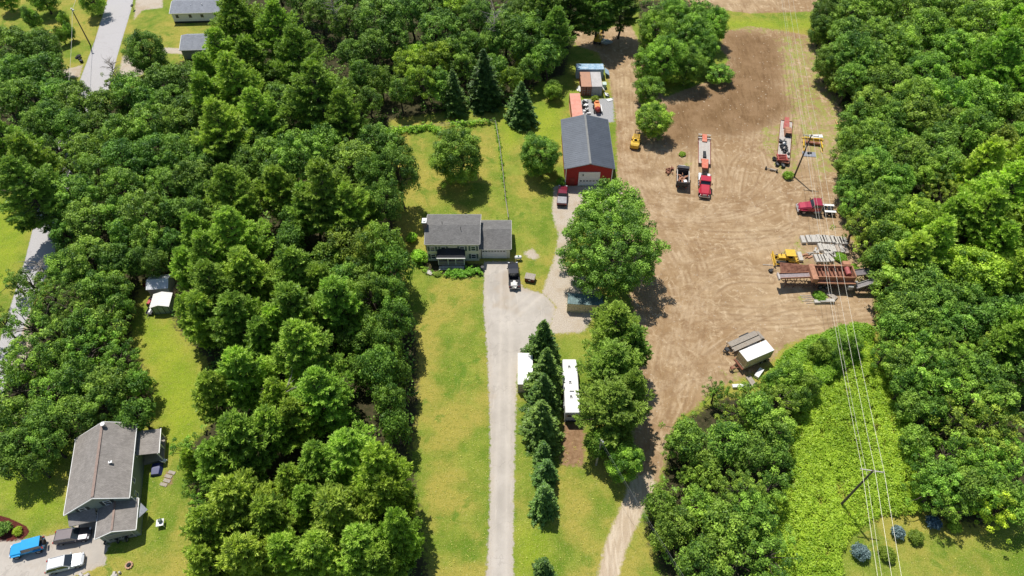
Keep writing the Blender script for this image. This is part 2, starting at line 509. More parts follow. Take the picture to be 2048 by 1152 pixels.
LUSH = [P(1000,225, 1120,200, 1130,240, 1120,300, 1050,270, 1000,330), P(262,640, 345,640, 420,760, 400,880, 380,930, 320,880, 300,760),
        P(-60,400, 60,400, 60,470, 30,560, -60,640), P(0,960, 130,880, 120,1030, 60,1045, 0,1000), P(1380,34,1640,40,1640,60,1400,60), P(1030,1050,1100,1060,1100,1152,1030,1152)]
EW = [P(1380,520, 1760,520, 1760,680, 1560,690, 1400,640), P(1240,380, 1700,370, 1700,470, 1300,470), P(1330,240, 1560,230, 1560,280, 1330,290)]

def rut_lines():
    """pairs of wheel ruts across the yard, as ground polylines"""
    rng = random.Random(4)
    base = [
        (1215,160, 1222,260, 1240,340, 1262,400, 1330,470, 1372,560, 1360,660, 1340,760, 1318,860, 1295,950, 1250,1050, 1215,1150),
        (1240,150, 1248,260, 1262,330, 1290,410, 1350,500, 1400,600, 1390,700, 1360,800, 1325,880, 1300,950, 1262,1030, 1235,1150),
        (1250,180, 1252,260, 1258,330, 1275,400, 1320,440, 1420,430, 1520,400, 1600,370, 1680,375),
        (1300,420, 1400,440, 1500,425, 1580,395, 1690,400), (1290,400, 1380,415, 1480,400, 1545,350, 1560,300, 1580,220, 1570,120),
        (1320,450, 1420,470, 1520,470, 1620,460, 1690,440), (1370,520, 1450,500, 1540,480, 1600,450, 1680,460),
        (1340,640, 1420,620, 1520,625, 1640,620, 1740,610), (1330,680, 1420,650, 1540,650, 1640,640, 1740,630),
        (1350,740, 1420,690, 1500,640, 1600,610, 1700,625), (1380,440, 1420,420, 1440,380, 1430,320, 1400,290),
        (1480,440, 1475,380, 1490,320, 1530,290), (1500,420, 1530,340, 1500,280, 1450,260), (1310,300, 1300,350, 1330,390, 1400,400),
        (1395,280, 1390,340, 1388,400, 1380,450), (1420,285, 1424,340, 1422,400), (1345,780, 1400,740, 1460,740), (1240,330, 1290,370, 1340,420, 1400,520, 1410,620),
        (1260,320, 1300,340, 1320,360, 1330,400), (1470,100, 1480,200, 1470,280), (1500,90, 1510,200, 1495,300), (1530,90, 1540,200, 1530,280),
        (1400,600, 1460,560, 1540,560), (1330,560, 1345,620, 1330,700, 1315,800), (1400,760, 1370,720, 1355,650, 1390,580, 1470,540),
        (1610,380, 1590,420, 1600,445, 1660,450, 1690,420, 1680,395, 1630,380)]
    out = []
    for b in base:
        p = P(*b)
        # Catmull smoothing
        q = []
        for i in range(len(p) - 1):
            p0, p1, p2, p3 = p[max(i - 1, 0)], p[i], p[i + 1], p[min(i + 2, len(p) - 1)]
            for t in np.linspace(0, 1, 5, endpoint=False):
                q.append(0.5 * ((2 * p1) + (-p0 + p2) * t + (2 * p0 - 5 * p1 + 4 * p2 - p3) * t ** 2 + (-p0 + 3 * p1 - 3 * p2 + p3) * t ** 3))
        q.append(p[-1])
        out.append((np.array(q), 1.0))
        for k in range(2):
            out.append((np.array(q) + np.array([[rng.uniform(-2.2, 2.2), rng.uniform(-2.2, 2.2)]]), rng.uniform(.3, .8)))
    return out

def rutval(Pt):
    rut = np.zeros(len(Pt)); berm = np.zeros(len(Pt))
    for q, s in rut_lines():
        lo = q.min(0) - 2; hi = q.max(0) + 2
        sel = np.where((Pt[:, 0] > lo[0]) & (Pt[:, 0] < hi[0]) & (Pt[:, 1] > lo[1]) & (Pt[:, 1] < hi[1]))[0]
        X = Pt[sel]; d = np.full(len(X), 1e9)
        for a, b in zip(q[:-1], q[1:]):
            ab = b - a; ap = X - a
            t = np.clip((ap @ ab) / max(ab @ ab, 1e-9), 0, 1)
            w_ = ap - t[:, None] * ab
            d = np.minimum(d, np.hypot(w_[:, 0], w_[:, 1]))
        rut[sel] = np.maximum(rut[sel], s * np.exp(-((d - 0.95) / 0.24) ** 2))
        berm[sel] = np.maximum(berm[sel], s * np.exp(-((d - 0.45) / 0.22) ** 2))
        berm[sel] = np.maximum(berm[sel], .8 * s * np.exp(-((d - 1.5) / 0.22) ** 2))
    return rut, berm

WORN = [P(1010,545, 1012,640, 1010,760, 1005,900, 1000,1000, 998,1190), P(1012,640, 1060,600, 1110,560, 1118,480, 1130,390), P(1200,1180, 1250,1060, 1288,960)]
def wornval(Pt):
    # the pale wheel paths of a used drive: two strips a car's track apart
    w_ = np.zeros(len(Pt))
    for q in WORN:
        d = np.full(len(Pt), 1e9)
        for a, b in zip(q[:-1], q[1:]):
            ab = b - a; ap = Pt - a
            t = np.clip((ap @ ab) / (ab @ ab), 0, 1)
            e = ap - t[:, None] * ab
            d = np.minimum(d, np.hypot(e[:, 0], e[:, 1]))
        w_ = np.maximum(w_, np.exp(-((d - .85) / .3) ** 2))
    return w_

def sheet(name, x0, x1, y0, y1, step, z, keep=None, ruts=False, extra=None):
    xs = np.arange(x0, x1 + step * .5, step); ys = np.arange(y0, y1 + step * .5, step)
    X, Y = np.meshgrid(xs, ys)
    Pt = np.stack([X.ravel(), Y.ravel()], 1)
    nx, ny = len(xs), len(ys)
    i = np.arange(nx * ny).reshape(ny, nx)
    F = np.stack([i[:-1, :-1].ravel(), i[:-1, 1:].ravel(), i[1:, 1:].ravel(), i[1:, :-1].ravel()], 1)
    if keep is not None:
        k = multi(Pt, keep)
        F = F[(k[F] > -0.05).all(1)]
        u, inv = np.unique(F, return_inverse=True)
        Pt = Pt[u]; F = inv.reshape(F.shape)
    at = {}
    for nm, pl in (('woods', WOODS + BED), ('dirt', LOT), ('till', TILL), ('weed', WEED), ('gravel', GRAVEL), ('pad', PAD), ('soil', SOIL), ('path', PATHLOW), ('mulch', MULCH), ('drive', DRIVE + HOUSEDRIVE), ('road', ROAD), ('lush', LUSH), ('eastwest', EW)):
        at[nm] = np.clip(multi(Pt, pl), -12, 12)
    at['worn'] = wornval(Pt) if name in ('driveway', 'sand_path', 'gravel_lane') else np.zeros(len(Pt))
    r_, b_ = rutval(Pt) if ruts else (np.zeros(len(Pt)),) * 2
    at['rut'] = r_; at['berm'] = b_
    V = np.concatenate([Pt, np.full((len(Pt), 1), z)], 1)
    o = arr_mesh(name, V, F, GM, None, at)
    o['kind'] = 'structure'
    return o

def bounds(polys):
    a = np.concatenate(polys)
    return math.floor(a[:, 0].min()), math.ceil(a[:, 0].max()), math.floor(a[:, 1].min()), math.ceil(a[:, 1].max())

def region(name, polys, step, z, ruts=False):
    x0, x1, y0, y1 = bounds(polys)
    return sheet(name, max(x0, -190), min(x1, 190), max(y0, 4), min(y1, 225), step, z, polys, ruts)
sheet('ground', -190, 190, 0, 230, 0.6, 0.0)
# far land: a large plain ring around the surveyed ground, out to the horizon
fv = []; ff = []
for a, b, c_, d in ((-1500, -190, -1500, 1500), (190, 1500, -1500, 1500), (-190, 190, -1500, 0), (-190, 190, 230, 1500)):
    ff.append([len(fv) + i for i in range(4)])
    fv += [(a, c_, 0), (b, c_, 0), (b, d, 0), (a, d, 0)]
fa = {k: np.full(len(fv), -12.0) for k in ('woods', 'dirt', 'till', 'weed', 'gravel', 'pad', 'soil', 'path', 'mulch', 'drive', 'road', 'lush', 'eastwest')}
fa['woods'][:] = 12; fa['rut'] = np.zeros(len(fv)); fa['worn'] = np.zeros(len(fv)); fa['berm'] = np.zeros(len(fv))
fo = arr_mesh('far_ground', np.array(fv, float), np.array(ff), GM, None, fa)
fo['kind'] = 'structure'
region('dirt_lot', LOT, 0.22, 0.004, True)
region('gravel_lane', GRAVEL, 0.4, 0.008)
region('gravel_pad', PAD, 0.4, 0.008)
region('sand_path', PATHLOW, 0.3, 0.008, True)
region('garden_bed', MULCH, 0.2, 0.006)
region('bare_soil', SOIL, 0.3, 0.006)
region('flower_bed', BED, 0.3, 0.006)
region('driveway', DRIVE, 0.4, 0.012)
region('house_driveway', HOUSEDRIVE, 0.3, 0.012)
region('road', ROAD, 0.4, 0.012)
# ------------------------------------------------------------------ vegetation
LM_B = leafmat('leaf_broad', (0.046, 0.128, 0.016), (0.325, 0.555, 0.075), 0.24)
LM_P = leafmat('leaf_pine', (0.062, 0.158, 0.025), (0.365, 0.560, 0.092), 0.24, 0.5)
LM_S = leafmat('leaf_spruce', (0.030, 0.095, 0.022), (0.165, 0.320, 0.075), 0.12, 0.5)
LM_K = leafmat('leaf_bright', (0.27, 0.43, 0.026), (0.57, 0.74, 0.075), 0.38, 0.5)
LM_BLUE = leafmat('leaf_blue', (0.10, 0.17, 0.17), (0.24, 0.34, 0.34), 0.08, 0.5)
BARK = pm('bark', (0.085, 0.066, 0.05), 0.95, var=0.35, scale=2.5, bump=0.4)
BARKG = pm('dead_bark', (0.30, 0.27, 0.24), 0.95, var=0.25, scale=3)

def quads(P0, Nn, T, L, W):
    """leaf blades: centre, normal, tangent, length, width -> bent rhombus quads"""
    B = np.cross(Nn, T)
    a = P0 - T * (L * .5)[:, None]
    b = P0 + B * (W * .5)[:, None] - Nn * (W * .12)[:, None]
    c = P0 + T * (L * .5)[:, None]
    d = P0 - B * (W * .5)[:, None] - Nn * (W * .12)[:, None]
    V = np.stack([a, b, c, d], 1).reshape(-1, 3)
    F = np.arange(len(P0) * 4).reshape(-1, 4)
    return V, F

def unit(a):
    return a / np.maximum(np.linalg.norm(a, axis=1, keepdims=True), 1e-9)

def leaves(rng, C, Rr, n_per, size, tint, up=0.35, squash=0.8):
    """leaf shells around clump centres"""
    k = len(C)
    idx = np.repeat(np.arange(k), n_per)
    D = unit(rng.normal(size=(len(idx), 3)) + np.array([0, 0, 0.45]))
    rr = Rr[idx] * rng.uniform(0.55, 1.08, len(idx))
    Pp = C[idx] + D * rr[:, None] * np.array([1, 1, squash])
    Nn = unit(D * 0.9 + rng.normal(size=D.shape) * 0.55 + np.array([0, 0, up]))
    T = unit(np.cross(Nn, rng.normal(size=D.shape)))
    L = size * rng.uniform(0.75, 1.35, len(idx)); W = L * rng.uniform(0.55, 0.85, len(idx))
    V, F = quads(Pp, Nn, T, L, W)
    t = np.clip(tint[idx] + rng.normal(0, .17, len(idx)), 0, 1)
    return V, F, np.repeat(t, 4)

def limb(mb, p0, p1, r0, r1, rng, n=6, seg=4, sag=0.0):
    pts = []
    p0 = np.array(p0, float); p1 = np.array(p1, float)
    for i in range(seg + 1):
        t = i / seg
        p = p0 + (p1 - p0) * t + np.array([0, 0, math.sin(t * math.pi) * sag])
        if 0 < i < seg: p = p + rng.normal(0, 0.06, 3) * np.linalg.norm(p1 - p0) * .4
        pts.append(p)
    for i in range(seg):
        ra = r0 + (r1 - r0) * i / seg; rb = r0 + (r1 - r0) * (i + 1) / seg
        mb.cyl(pts[i], pts[i + 1], ra, rb, n, cap=False)
    return pts

def broad(seed, r, h, dens=1.0, leaf=0.34, rough=0.16, clump=None, full=False):
    """crown and trunk meshes of a broadleaved tree standing at the origin"""
    rng = np.random.default_rng(seed)
    cz = h - min(r * 1.05, h * .44)          # centre of the crown
    if full: cz = h * .54
    vz = h - cz
    nl = int((12 + r * r * 3.6) * dens)
    # lobes make an uneven outline
    lob = unit(rng.normal(size=(9, 3)) * np.array([1, 1, .7]) + np.array([0, 0, .15]))
    lr = rng.uniform(0.72, 1.18, 9)
    C = []; Rr = []
    cr = clump or (0.55 + r * 0.10)
    tries = 0
    while len(C) < nl and tries < nl * 30:
        tries += 1
        d = rng.normal(size=3); d[2] = (d[2] * .95 + .03) if full else (d[2] * .85 + .25)
        d /= np.linalg.norm(d)
        if d[2] < (-.9 if full else -0.55): continue
        wgt = np.exp(4 * (lob @ d)); env = (wgt @ lr) / wgt.sum()
        env *= 1 + rng.normal(0, rough * .5)
        q = rng.uniform(0.55, 1.0) ** .5
        p = d * np.array([r, r, vz]) * env * q
        if p[2] < 0: p[2] *= (cz * (.97 if full else .86)) / vz
        p = p * (1 - cr / r * .45)
        cc = cr * rng.uniform(.60, 1.12)
        if any(((p - c) ** 2).sum() < (0.80 * cr) ** 2 for c in C): continue
        C.append(p); Rr.append(cc)
    C = np.array(C) + np.array([0, 0, cz]); Rr = np.array(Rr)
    tint = np.clip(rng.normal(.45, .30, len(C)), 0, 1)
    npc = int(88 * min(dens, 1.2) * (cr / 1.0) ** 1.6 * (0.34 / leaf) ** 1.6)
    V, F, t = leaves(rng, C, Rr, max(npc, 24), leaf, tint)
    mb = MB()
    tr = 0.05 * r + 0.09
    top = np.array([rng.normal(0, .2), rng.normal(0, .2), cz + vz * .3])
    limb(mb, (0, 0, -0.1), top, tr, tr * .35, rng, 8, 5)
    sel = rng.choice(len(C), min(len(C), 16), replace=False)
    for k in sel:
        s = rng.uniform(.35, .85)
        limb(mb, np.array([0, 0, 0]) + top * s, C[k], tr * .42, tr * .1, rng, 5, 3, .3)
    return V, F, t, mb

def pine(seed, r, h, dens=1.0):
    """white pine: whorls of long level limbs carrying feathery plumes"""
    rng = np.random.default_rng(seed)
    mb = MB()
    tr = 0.14 + h * .012
    lean = np.array([rng.normal(0, .02), rng.normal(0, .02), 1.0])
    limb(mb, (0, 0, -.1), lean * h * .97, tr, .05, rng, 8, 6)
    P0 = []; D0 = []; tt = []
    z = h * rng.uniform(.22, .3)
    while z < h * .985:
        s = (z - h * .22) / (h * .78)
        prof = (min(1.0, .62 + s * 1.35) if s < .28 else (1 - ((s - .28) / .72) ** 1.25)) * 1.0
        nb = rng.integers(4, 7)
        a0 = rng.uniform(0, 6.28)
        for b in range(nb):
            a = a0 + b * 2 * math.pi / nb + rng.normal(0, .22)
            L = max(0.7, r * prof * rng.uniform(.62, 1.16))
            if rng.random() < .07: continue
            rise = (0.10 + 0.5 * s) * L + rng.normal(0, .25)
            d = np.array([math.cos(a), math.sin(a), 0])
            side = np.array([-d[1], d[0], 0])
            base = lean * z
            end = base + d * L + np.array([0, 0, rise])
            pts = limb(mb, base, end, .035 + L * .012, .015, rng, 4, 3, -.12 * L)
            bt = np.clip(rng.normal(.5 + .12 * s, .17), 0, 1)
            nt_ = max(3, int(L * 2.1))
            for k in range(nt_):
                u = 0.28 + .74 * (k + rng.random() * .7) / nt_
                c = base + d * L * u + np.array([0, 0, rise * u - .12 * L * math.sin(min(u, 1) * math.pi)])
                wid = (0.20 * L + .45) * math.sin(min(1.0, u * .92) * math.pi) + .30
                for sg in (-1, 1):
                    f = unit((d * rng.uniform(.6, 1.0) + side * sg * rng.uniform(.5, 1.0) + np.array([0, 0, rng.uniform(.0, .35)]))[None])[0]
                    for q in range(3):
                        P0.append(c + f * wid * (.12 + .38 * q)); D0.append(unit((f + np.array([0, 0, .30]))[None])[0]); tt.append(bt + .16 * (u - .6) + .10 * (q - 1))
        z += rng.uniform(.55, .85) * (1.15 - .35 * s) * (h / 18) ** .3
    # leader
    for k in range(10):
        P0.append(lean * (h - k * .12) + rng.normal(0, .12, 3)); D0.append(unit(np.array([[rng.normal(0, .5), rng.normal(0, .5), 1.]]))[0]); tt.append(.7)
    P0 = np.array(P0); D0 = np.array(D0); tt = np.array(tt)
    n = int(10 * dens)
    idx = np.repeat(np.arange(len(P0)), n)
    D = unit(D0[idx] + rng.normal(size=(len(idx), 3)) * .44)
    L = rng.uniform(.36, .68, len(idx)); W = L * rng.uniform(.20, .36, len(idx))
    Pp = P0[idx] + D * (L * .45)[:, None] + rng.normal(0, .06, (len(idx), 3))
    Nn = unit(np.cross(D, rng.normal(size=D.shape)) + np.array([0, 0, .9]) * 1.0)
    Nn = unit(Nn - D * (Nn * D).sum(1, keepdims=True))
    V, F = quads(Pp, Nn, D, L, W)
    t = np.clip(tt[idx] + rng.normal(0, .15, len(idx)), 0, 1)
    return V, F, np.repeat(t, 4), mb

def spruce(seed, r, h, dens=1.0):
    rng = np.random.default_rng(seed)
    mb = MB()
    limb(mb, (0, 0, -.1), (0, 0, h * .97), .10 + h * .011, .03, rng, 8, 4)
    P0 = []; D0 = []; tt = []
    z = h * .05
    while z < h * .985:
        s = z / h
        Lb = r * (1 - s) ** .9 + .12
        nb = max(5, int(5 + Lb * 3.2))
        a0 = rng.uniform(0, 6.28)
        for b in range(nb):
            a = a0 + b * 2 * math.pi / nb + rng.normal(0, .12)
            L = Lb * rng.uniform(.62, 1.25) * (1 + .12 * math.sin(a * 2 + seed) + .08 * math.sin(z * 3 + a))
            d = np.array([math.cos(a), math.sin(a), 0]); side = np.array([-d[1], d[0], 0])
            dz = -.30 * L * (1 - s) + .22 * L * s
            bt = np.clip(rng.normal(.45, .2), 0, 1)
            nn_ = max(2, int(L * 4.2))
            for k in range(nn_):
                u = .28 + .74 * (k + rng.random()) / nn_
                c = np.array([0, 0, z]) + d * L * u + np.array([0, 0, dz * u + .12 * L * u * u])
                wid = .30 * L * (1.15 - u) + .10
                for sg in (-1, 1):
                    P0.append(c + side * sg * wid * rng.uniform(.1, 1)); D0.append(unit((d + side * sg * .6 + np.array([0, 0, -.12]))[None])[0]); tt.append(bt + .5 * (u - .7))
            if b % 3 == 0 and L > .8: limb(mb, (0, 0, z), np.array([0, 0, z + dz]) + d * L * .9, .03, .01, rng, 4, 1)
        z += rng.uniform(.30, .42) * (h / 12) ** .4
    P0 = np.array(P0); D0 = np.array(D0); tt = np.array(tt)
    n = int(4 * dens)
    idx = np.repeat(np.arange(len(P0)), n)
    D = unit(D0[idx] + rng.normal(size=(len(idx), 3)) * .38)
    L = rng.uniform(.32, .55, len(idx)); W = L * rng.uniform(.32, .5, len(idx))
    Pp = P0[idx] + rng.normal(0, .07, (len(idx), 3))
    Nn = unit(np.array([0, 0, 1.]) + rng.normal(size=D.shape) * .45)
    Nn = unit(Nn - D * (Nn * D).sum(1, keepdims=True))
    V, F = quads(Pp, Nn, D, L, W)
    return V, F, np.repeat(np.clip(tt[idx] + rng.normal(0, .14, len(idx)), 0, 1), 4), mb

def proto(kind, spec, mat):
    V, F, t, mb = spec
    root = bpy.data.objects.new(kind, None)
    cr = arr_mesh('crown', V, F, mat, root, {'tint': t})
    tk = mb.build('trunk', BARK, root, smooth=True)
    return [cr.data, tk.data, cr, tk, root]

PRO = {}
def getp(cls):
    if cls in PRO: return PRO[cls]
    k, i = cls
    if k[0] == 'F':
        rr, hh = {'F2': (2.2, 4.6), 'F3': (3.2, 8.0), 'F5': (5.0, 12.5), 'FX': (9.2, 15.5)}[k]
        spec = broad(300 * i + int(rr * 9) + 5, rr, hh, {'FX': 1.15}.get(k, 1.5), {'F2': .20, 'F3': .22, 'F5': .25, 'FX': .28}[k], clump={'FX': 1.05}.get(k), full=True, rough=.16)
        mat = LM_B; nm = 'broadleaf_tree'
    elif k[0] == 'B':
        rr = {'B2': 2.2, 'B3': 3.1, 'B4': 4.2, 'B5': 5.4, 'BX': 9.0}[k]
        hh = {'B2': 5.0, 'B3': 8.0, 'B4': 11.5, 'B5': 14.0, 'BX': 16.0}[k]
        spec = broad(100 * i + int(rr * 7), rr, hh, 1.0, {'B2': .23, 'B3': .26, 'B4': .29, 'B5': .31, 'BX': .33}[k], clump={'BX': 1.15}.get(k))
        mat = LM_B; nm = 'broadleaf_tree'
    elif k[0] == 'W':      # wispy light crowns
        rr = {'W3': 3.0, 'W5': 5.2}[k]; hh = {'W3': 7.0, 'W5': 11.5}[k]
        spec = broad(900 + i * 31, rr, hh, 0.9, .22, rough=.5, clump=.62)
        mat = LM_B; nm = 'broadleaf_tree'
    elif k[0] == 'P':
        rr = {'P4': 4.0, 'P6': 5.8}[k]; hh = {'P4': 13.5, 'P6': 19.0}[k]
        spec = pine(500 + i * 17 + int(rr), rr, hh, 1.0)
        mat = LM_P; nm = 'pine_tree'
    elif k[0] == 'S':
        rr = {'S3': 3.3, 'S2': 2.1}[k]; hh = {'S3': 12.0, 'S2': 7.5}[k]
        spec = spruce(700 + i, rr, hh)
        mat = LM_S; nm = 'spruce_tree'
    V, F, t, mb = spec
    me = arr_mesh('crown', V, F, mat, None, {'tint': t})
    tk = mb.build('trunk', BARK, None, smooth=True)
    PRO[cls] = [rr, hh, nm, me, tk]
    bpy.data.objects.remove(me) if False else None
    COL.objects.unlink(me); COL.objects.unlink(tk)
    return PRO[cls]

TREES = []
def tree(kind, u, v, rp, tint=(1, 1, 1), h=None, var=None, label=None, group=None, name=None, cat='tree', mode='mid', seed=None):
    """u, v: centre of the crown in the survey picture, rp: its radius there"""
    rng = random.Random(int(u * 7 + v * 13))
    fh = {'B': .60, 'F': .53, 'W': .60, 'P': .58, 'S': .50}[kind[0]]
    for it in range(3):
        hh_ = h or {'B': 12, 'F': 10, 'W': 9, 'P': 17, 'S': 9}[kind[0]]
        rm = rp * mpp(v, hh_ * fh)
        if h is None and it < 2:
            h0 = {'B': 3.2 + 1.95 * rm, 'F': 2.2 + 1.9 * rm, 'W': 3 + 1.6 * rm, 'P': 5.5 + 2.3 * rm, 'S': 3.4 * rm}[kind[0]]
            if 735 < u < 835 and 340 < v < 1110: h0 *= 1.32
            h0 = min(h0, {'B': 17.5, 'F': 15.5, 'W': 13, 'P': 20, 'S': 15}[kind[0]])
        hh_ = h or h0
    rm = rp * mpp(v, hh_ * fh)
    if kind == 'B':
        k = 'B2' if rm < 2.6 else 'B3' if rm < 3.6 else 'B4' if rm < 4.9 else 'B5' if rm < 7 else 'BX'
        nv = {'B2': 3, 'B3': 4, 'B4': 6, 'B5': 6, 'BX': 2}[k]
    elif kind == 'F':
        k = 'F2' if rm < 2.6 else 'F3' if rm < 4.0 else 'F5' if rm < 7 else 'FX'; nv = {'F2': 2, 'F3': 4, 'F5': 4, 'FX': 1}[k]
    elif kind == 'W':
        k = 'W3' if rm < 4 else 'W5'; nv = 3
    elif kind == 'P':
        k = 'P4' if rm < 4.7 else 'P6'; nv = 5
    else:
        k = 'S3' if rm > 2.4 else 'S2'; nv = 3
    pr = getp((k, rng.randrange(nv) if var is None else var))
    if mode == 'mid':
        w_ = g(u, v, hh_ * fh)
    else:
        w_ = g(u, v, hh_)
    t = thing(name or pr[2], None, cat, (w_.x, w_.y, 0), rng.uniform(0, 6.28))
    s = rm / pr[0]; sz = hh_ / pr[1]
    jt = rng.uniform(.84, 1.22); jr = rng.uniform(1.0, 1.12)
    tint0 = tint
    if u > 1690: jt *= 1.12
    tint = (tint[0] * jt * jr, tint[1] * jt, tint[2] * jt)
    t.scale = (s * rng.uniform(.95, 1.05), s * rng.uniform(.95, 1.05), sz)
    for src in (pr[3], pr[4]):
        c = src.copy(); COL.objects.link(c); c.parent = t
        c.color = (tint[0], tint[1], tint[2], 1)
    if group: t['group'] = group
    if label: t['label'] = label
    TREES.append((t, kind, u, v, rm, tint0, label))
    return t

DK = (.84, .90, .95); BR = (1.5, 1.35, .9); OL = (1.2, 1.0, .9); BG = (.75, .95, 1.25); MD = (1, 1, 1); YG = (1.9, 1.5, .9); LT = (1.12, 1.15, 1.0)
def T(kind, tint, *a):
    for i in range(0, len(a), 3):
        tree(kind, a[i], a[i + 1], a[i + 2], tint)
# --- left woods, top
T('B', DK, 28,95,46, 82,98,42, 38,150,44, 92,150,42, 50,195,42, 10,200,40)
T('B', MD, 112,190,38, 158,205,42, 112,240,40, 212,215,40, 262,190,42, 240,268,42, 300,250,44, 190,300,42, 352,245,40, 395,225,38)
T('B', DK, 330,170,44, 380,165,42, 250,320,42, 312,312,42, 368,300,40, 150,255,36, 425,300,38, 300,205,36, 185,255,34, 345,205,36, 80,250,36)
T('P', MD, 25,300,52, 70,330,46)
T('W', MD, 225,168,20, 248,170,22)
T('F', MD, 290,102,41)
T('F', LT, 62,37,18, 128,40,12, 122,70,12, 138,62,12, 470,12,16,
   185,0,24, 85,-5,26, 10,-8,24)
# --- pines of the middle strip, top
T('P', LT, 478,55,56, 450,115,46, 478,180,58, 425,205,44, 440,262,54, 560,72,52, 600,120,54, 638,198,66, 690,240,46, 505,130,40, 520,235,46, 420,165,36)
T('B', DK, 540,160,34, 560,205,40, 510,290,40, 545,255,38)
T('B', MD, 745,95,36, 722,150,30, 760,160,28, 700,110,32, 690,45,34, 640,30,34, 740,200,26, 700,180,26)
T('B', DK, 760,35,50, 822,28,42, 880,60,40, 790,80,32, 865,20,40, 1010,60,44, 955,40,40, 1040,30,40, 700,0,36, 610,-5,36, 560,-10,36)  # darker leaf tint paints in the shade over these top woods
T('B', BR, 905,22,38, 870,115,34, 848,165,34, 812,130,32, 838,110,26, 1022,160,26)
T('B', MD, 905,100,30, 945,90,28, 930,130,28, 985,85,34, 990,140,28, 1055,75,46, 1095,115,36, 880,170,30, 800,185,28, 1060,140,26)
T('P', DK, 1085,25,46, 1140,12,48, 1198,8,46, 1245,5,40, 1110,70,40)  # backlit look of these tall pines is put into the darker tint
T('W', YG, 916,62,16, 1040,120,18, 985,95,20)
# --- woods, left middle
T('P', MD, 58,388,64)
T('B', MD, 150,395,54, 175,445,48, 248,372,42, 292,425,46, 235,430,38, 332,372,40, 382,360,42, 300,480,38, 250,470,36)
T('B', DK, 130,470,32, 200,350,40, 345,485,32, 385,425,36, 345,430,34, 110,410,34, 395,385,30, 290,345,34, 350,330,34, 410,340,34)
T('B', MD, 182,522,48, 140,535,42, 228,530,36, 195,575,40, 232,575,34)
T('W', MD, 105,590,54, 62,575,42, 152,625,52, 62,650,42, 112,672,48, 205,640,46, 28,565,24, 225,660,34)
T('B', DK, 170,660,40, 250,520,34, 285,520,30, 240,610,26, 310,525,30)
T('W', MD, 5,650,28, 12,740,34, 118,300,38, 138,332,34, 100,350,30)
# --- woods, left bottom
T('W', LT, 55,725,50, 112,722,48, 40,778,50, 98,790,48, 182,702,44, 240,722,40)
T('B', MD, 158,762,46, 222,775,44, 92,840,42, 30,835,44, 150,832,38, 205,812,40, 140,712,34)
T('B', DK, 275,768,28, 275,828,32, 38,888,40, 98,885,36, 20,930,34, 252,848,24, 70,930,28)
# --- middle strip, pines and oaks
T('B', MD, 598,312,56, 556,350,44, 648,292,42, 705,320,46, 745,285,38, 540,310,40, 500,330,40)
T('B', DK, 768,405,42, 798,350,42, 755,352,40, 775,300,34, 735,420,36, 590,440,34, 580,480,34, 800,300,26)
T('P', LT, 468,395,58, 655,392,68, 700,425,54, 470,480,60, 420,520,56, 560,385,42, 440,585,60, 500,565,52, 400,480,40, 620,420,44)
T('B', OL, 700,485,46, 740,505,40, 660,520,36)
T('B', MD, 762,500,46, 722,545,42, 790,535,40, 690,560,38, 745,595,44, 785,590,36, 795,640,40, 760,665,38)
T('P', LT, 595,560,56, 598,625,56, 680,612,56, 478,645,56, 420,640,46, 640,580,40, 525,690,44, 390,634,38, 380,545,34)
T('P', YG[:0] or (1.22, 1.22, 1.0), 612,712,70, 490,755,56, 650,790,66, 432,790,46, 560,660,44)
T('B', MD, 758,745,44, 782,800,38, 770,690,36, 735,690,34, 700,680,34)
T('B', DK, 790,850,32, 795,745,30, 720,735,30)
T('P', (1.22, 1.22, 1.0), 492,895,64, 545,860,46, 440,930,50, 705,915,70, 765,955,58, 640,930,50, 600,840,44, 560,800,40)
T('P', (1.3, 1.25, 1.0), 480,1010,66, 432,1060,56, 545,1040,52, 500,1115,58, 418,1130,46, 580,1105,46, 682,1040,66, 725,1100,60, 650,1110,56, 780,1010,48, 800,1075,46, 758,1130,48, 390,930,28, 585,970,40, 620,1010,44)
T('W', LT, 385,905,34, 400,1010,30, 385,980,24)
# --- pasture and yard trees
tree('F', 921, 308, 56, LT, h=13.5, label='large round oak standing alone in the fenced pasture behind the farmhouse', name='oak_tree')
tree('F', 1083, 311, 42, LT, h=10, label='round leafy tree on the lawn left of the red barn', name='maple_tree')
tree('F', 1106, 180, 19, (1.2, 1.2, 1), h=5, label='small bright green tree alone on the grass left of the shipping containers', name='maple_tree')
tree('F', 1224, 504, 103, (1.0, 1.05, 1.0), h=15, label='huge spreading oak between the gravel lane and the dirt lot', name='oak_tree', var=0)
tree('B', 1224, 418, 74, (1.05, 1.1, 1.0), h=14, label='oak with airy crown in front of the red barn, behind the huge oak', name='oak_tree', var=1)
tree('P', 1232, 664, 62, (1.1, 1.1, 1), h=15.5, label='feathery bright pine just in front of the huge oak, beside the teal container')
tree('P', 1222, 738, 64, (1.0, 1.02, 1), h=15, label='pine right of the white travel trailer, middle of the row beside the lot track')
tree('P', 1222, 818, 66, (1.05, 1.06, 1), h=15, label='pine beside the rear end of the travel trailer, nearest of its row')
tree('P', 1262, 700, 40, (1.0, 1.02, 1), h=13, label='slimmer pine on the dirt lot side of the pine row')
tree('P', 1258, 790, 42, (1.0, 1.04, 1), h=13, label='lower pine on the lot side, beside the rear of the travel trailer')
tree('F', 1203, 888, 30, LT, h=8, label='leafy tree behind the short service pole, below the pine row', name='maple_tree')
tree('F', 1250, 925, 37, (1.25, 1.25, 1), h=8, label='small light green tree at the bend of the sandy path, right of the service pole', name='maple_tree')
tree('F', 1303, 240, 37, (1.3, 1.3, 1), h=8.5, label='bright leafy tree over the yellow forklift', name='maple_tree')
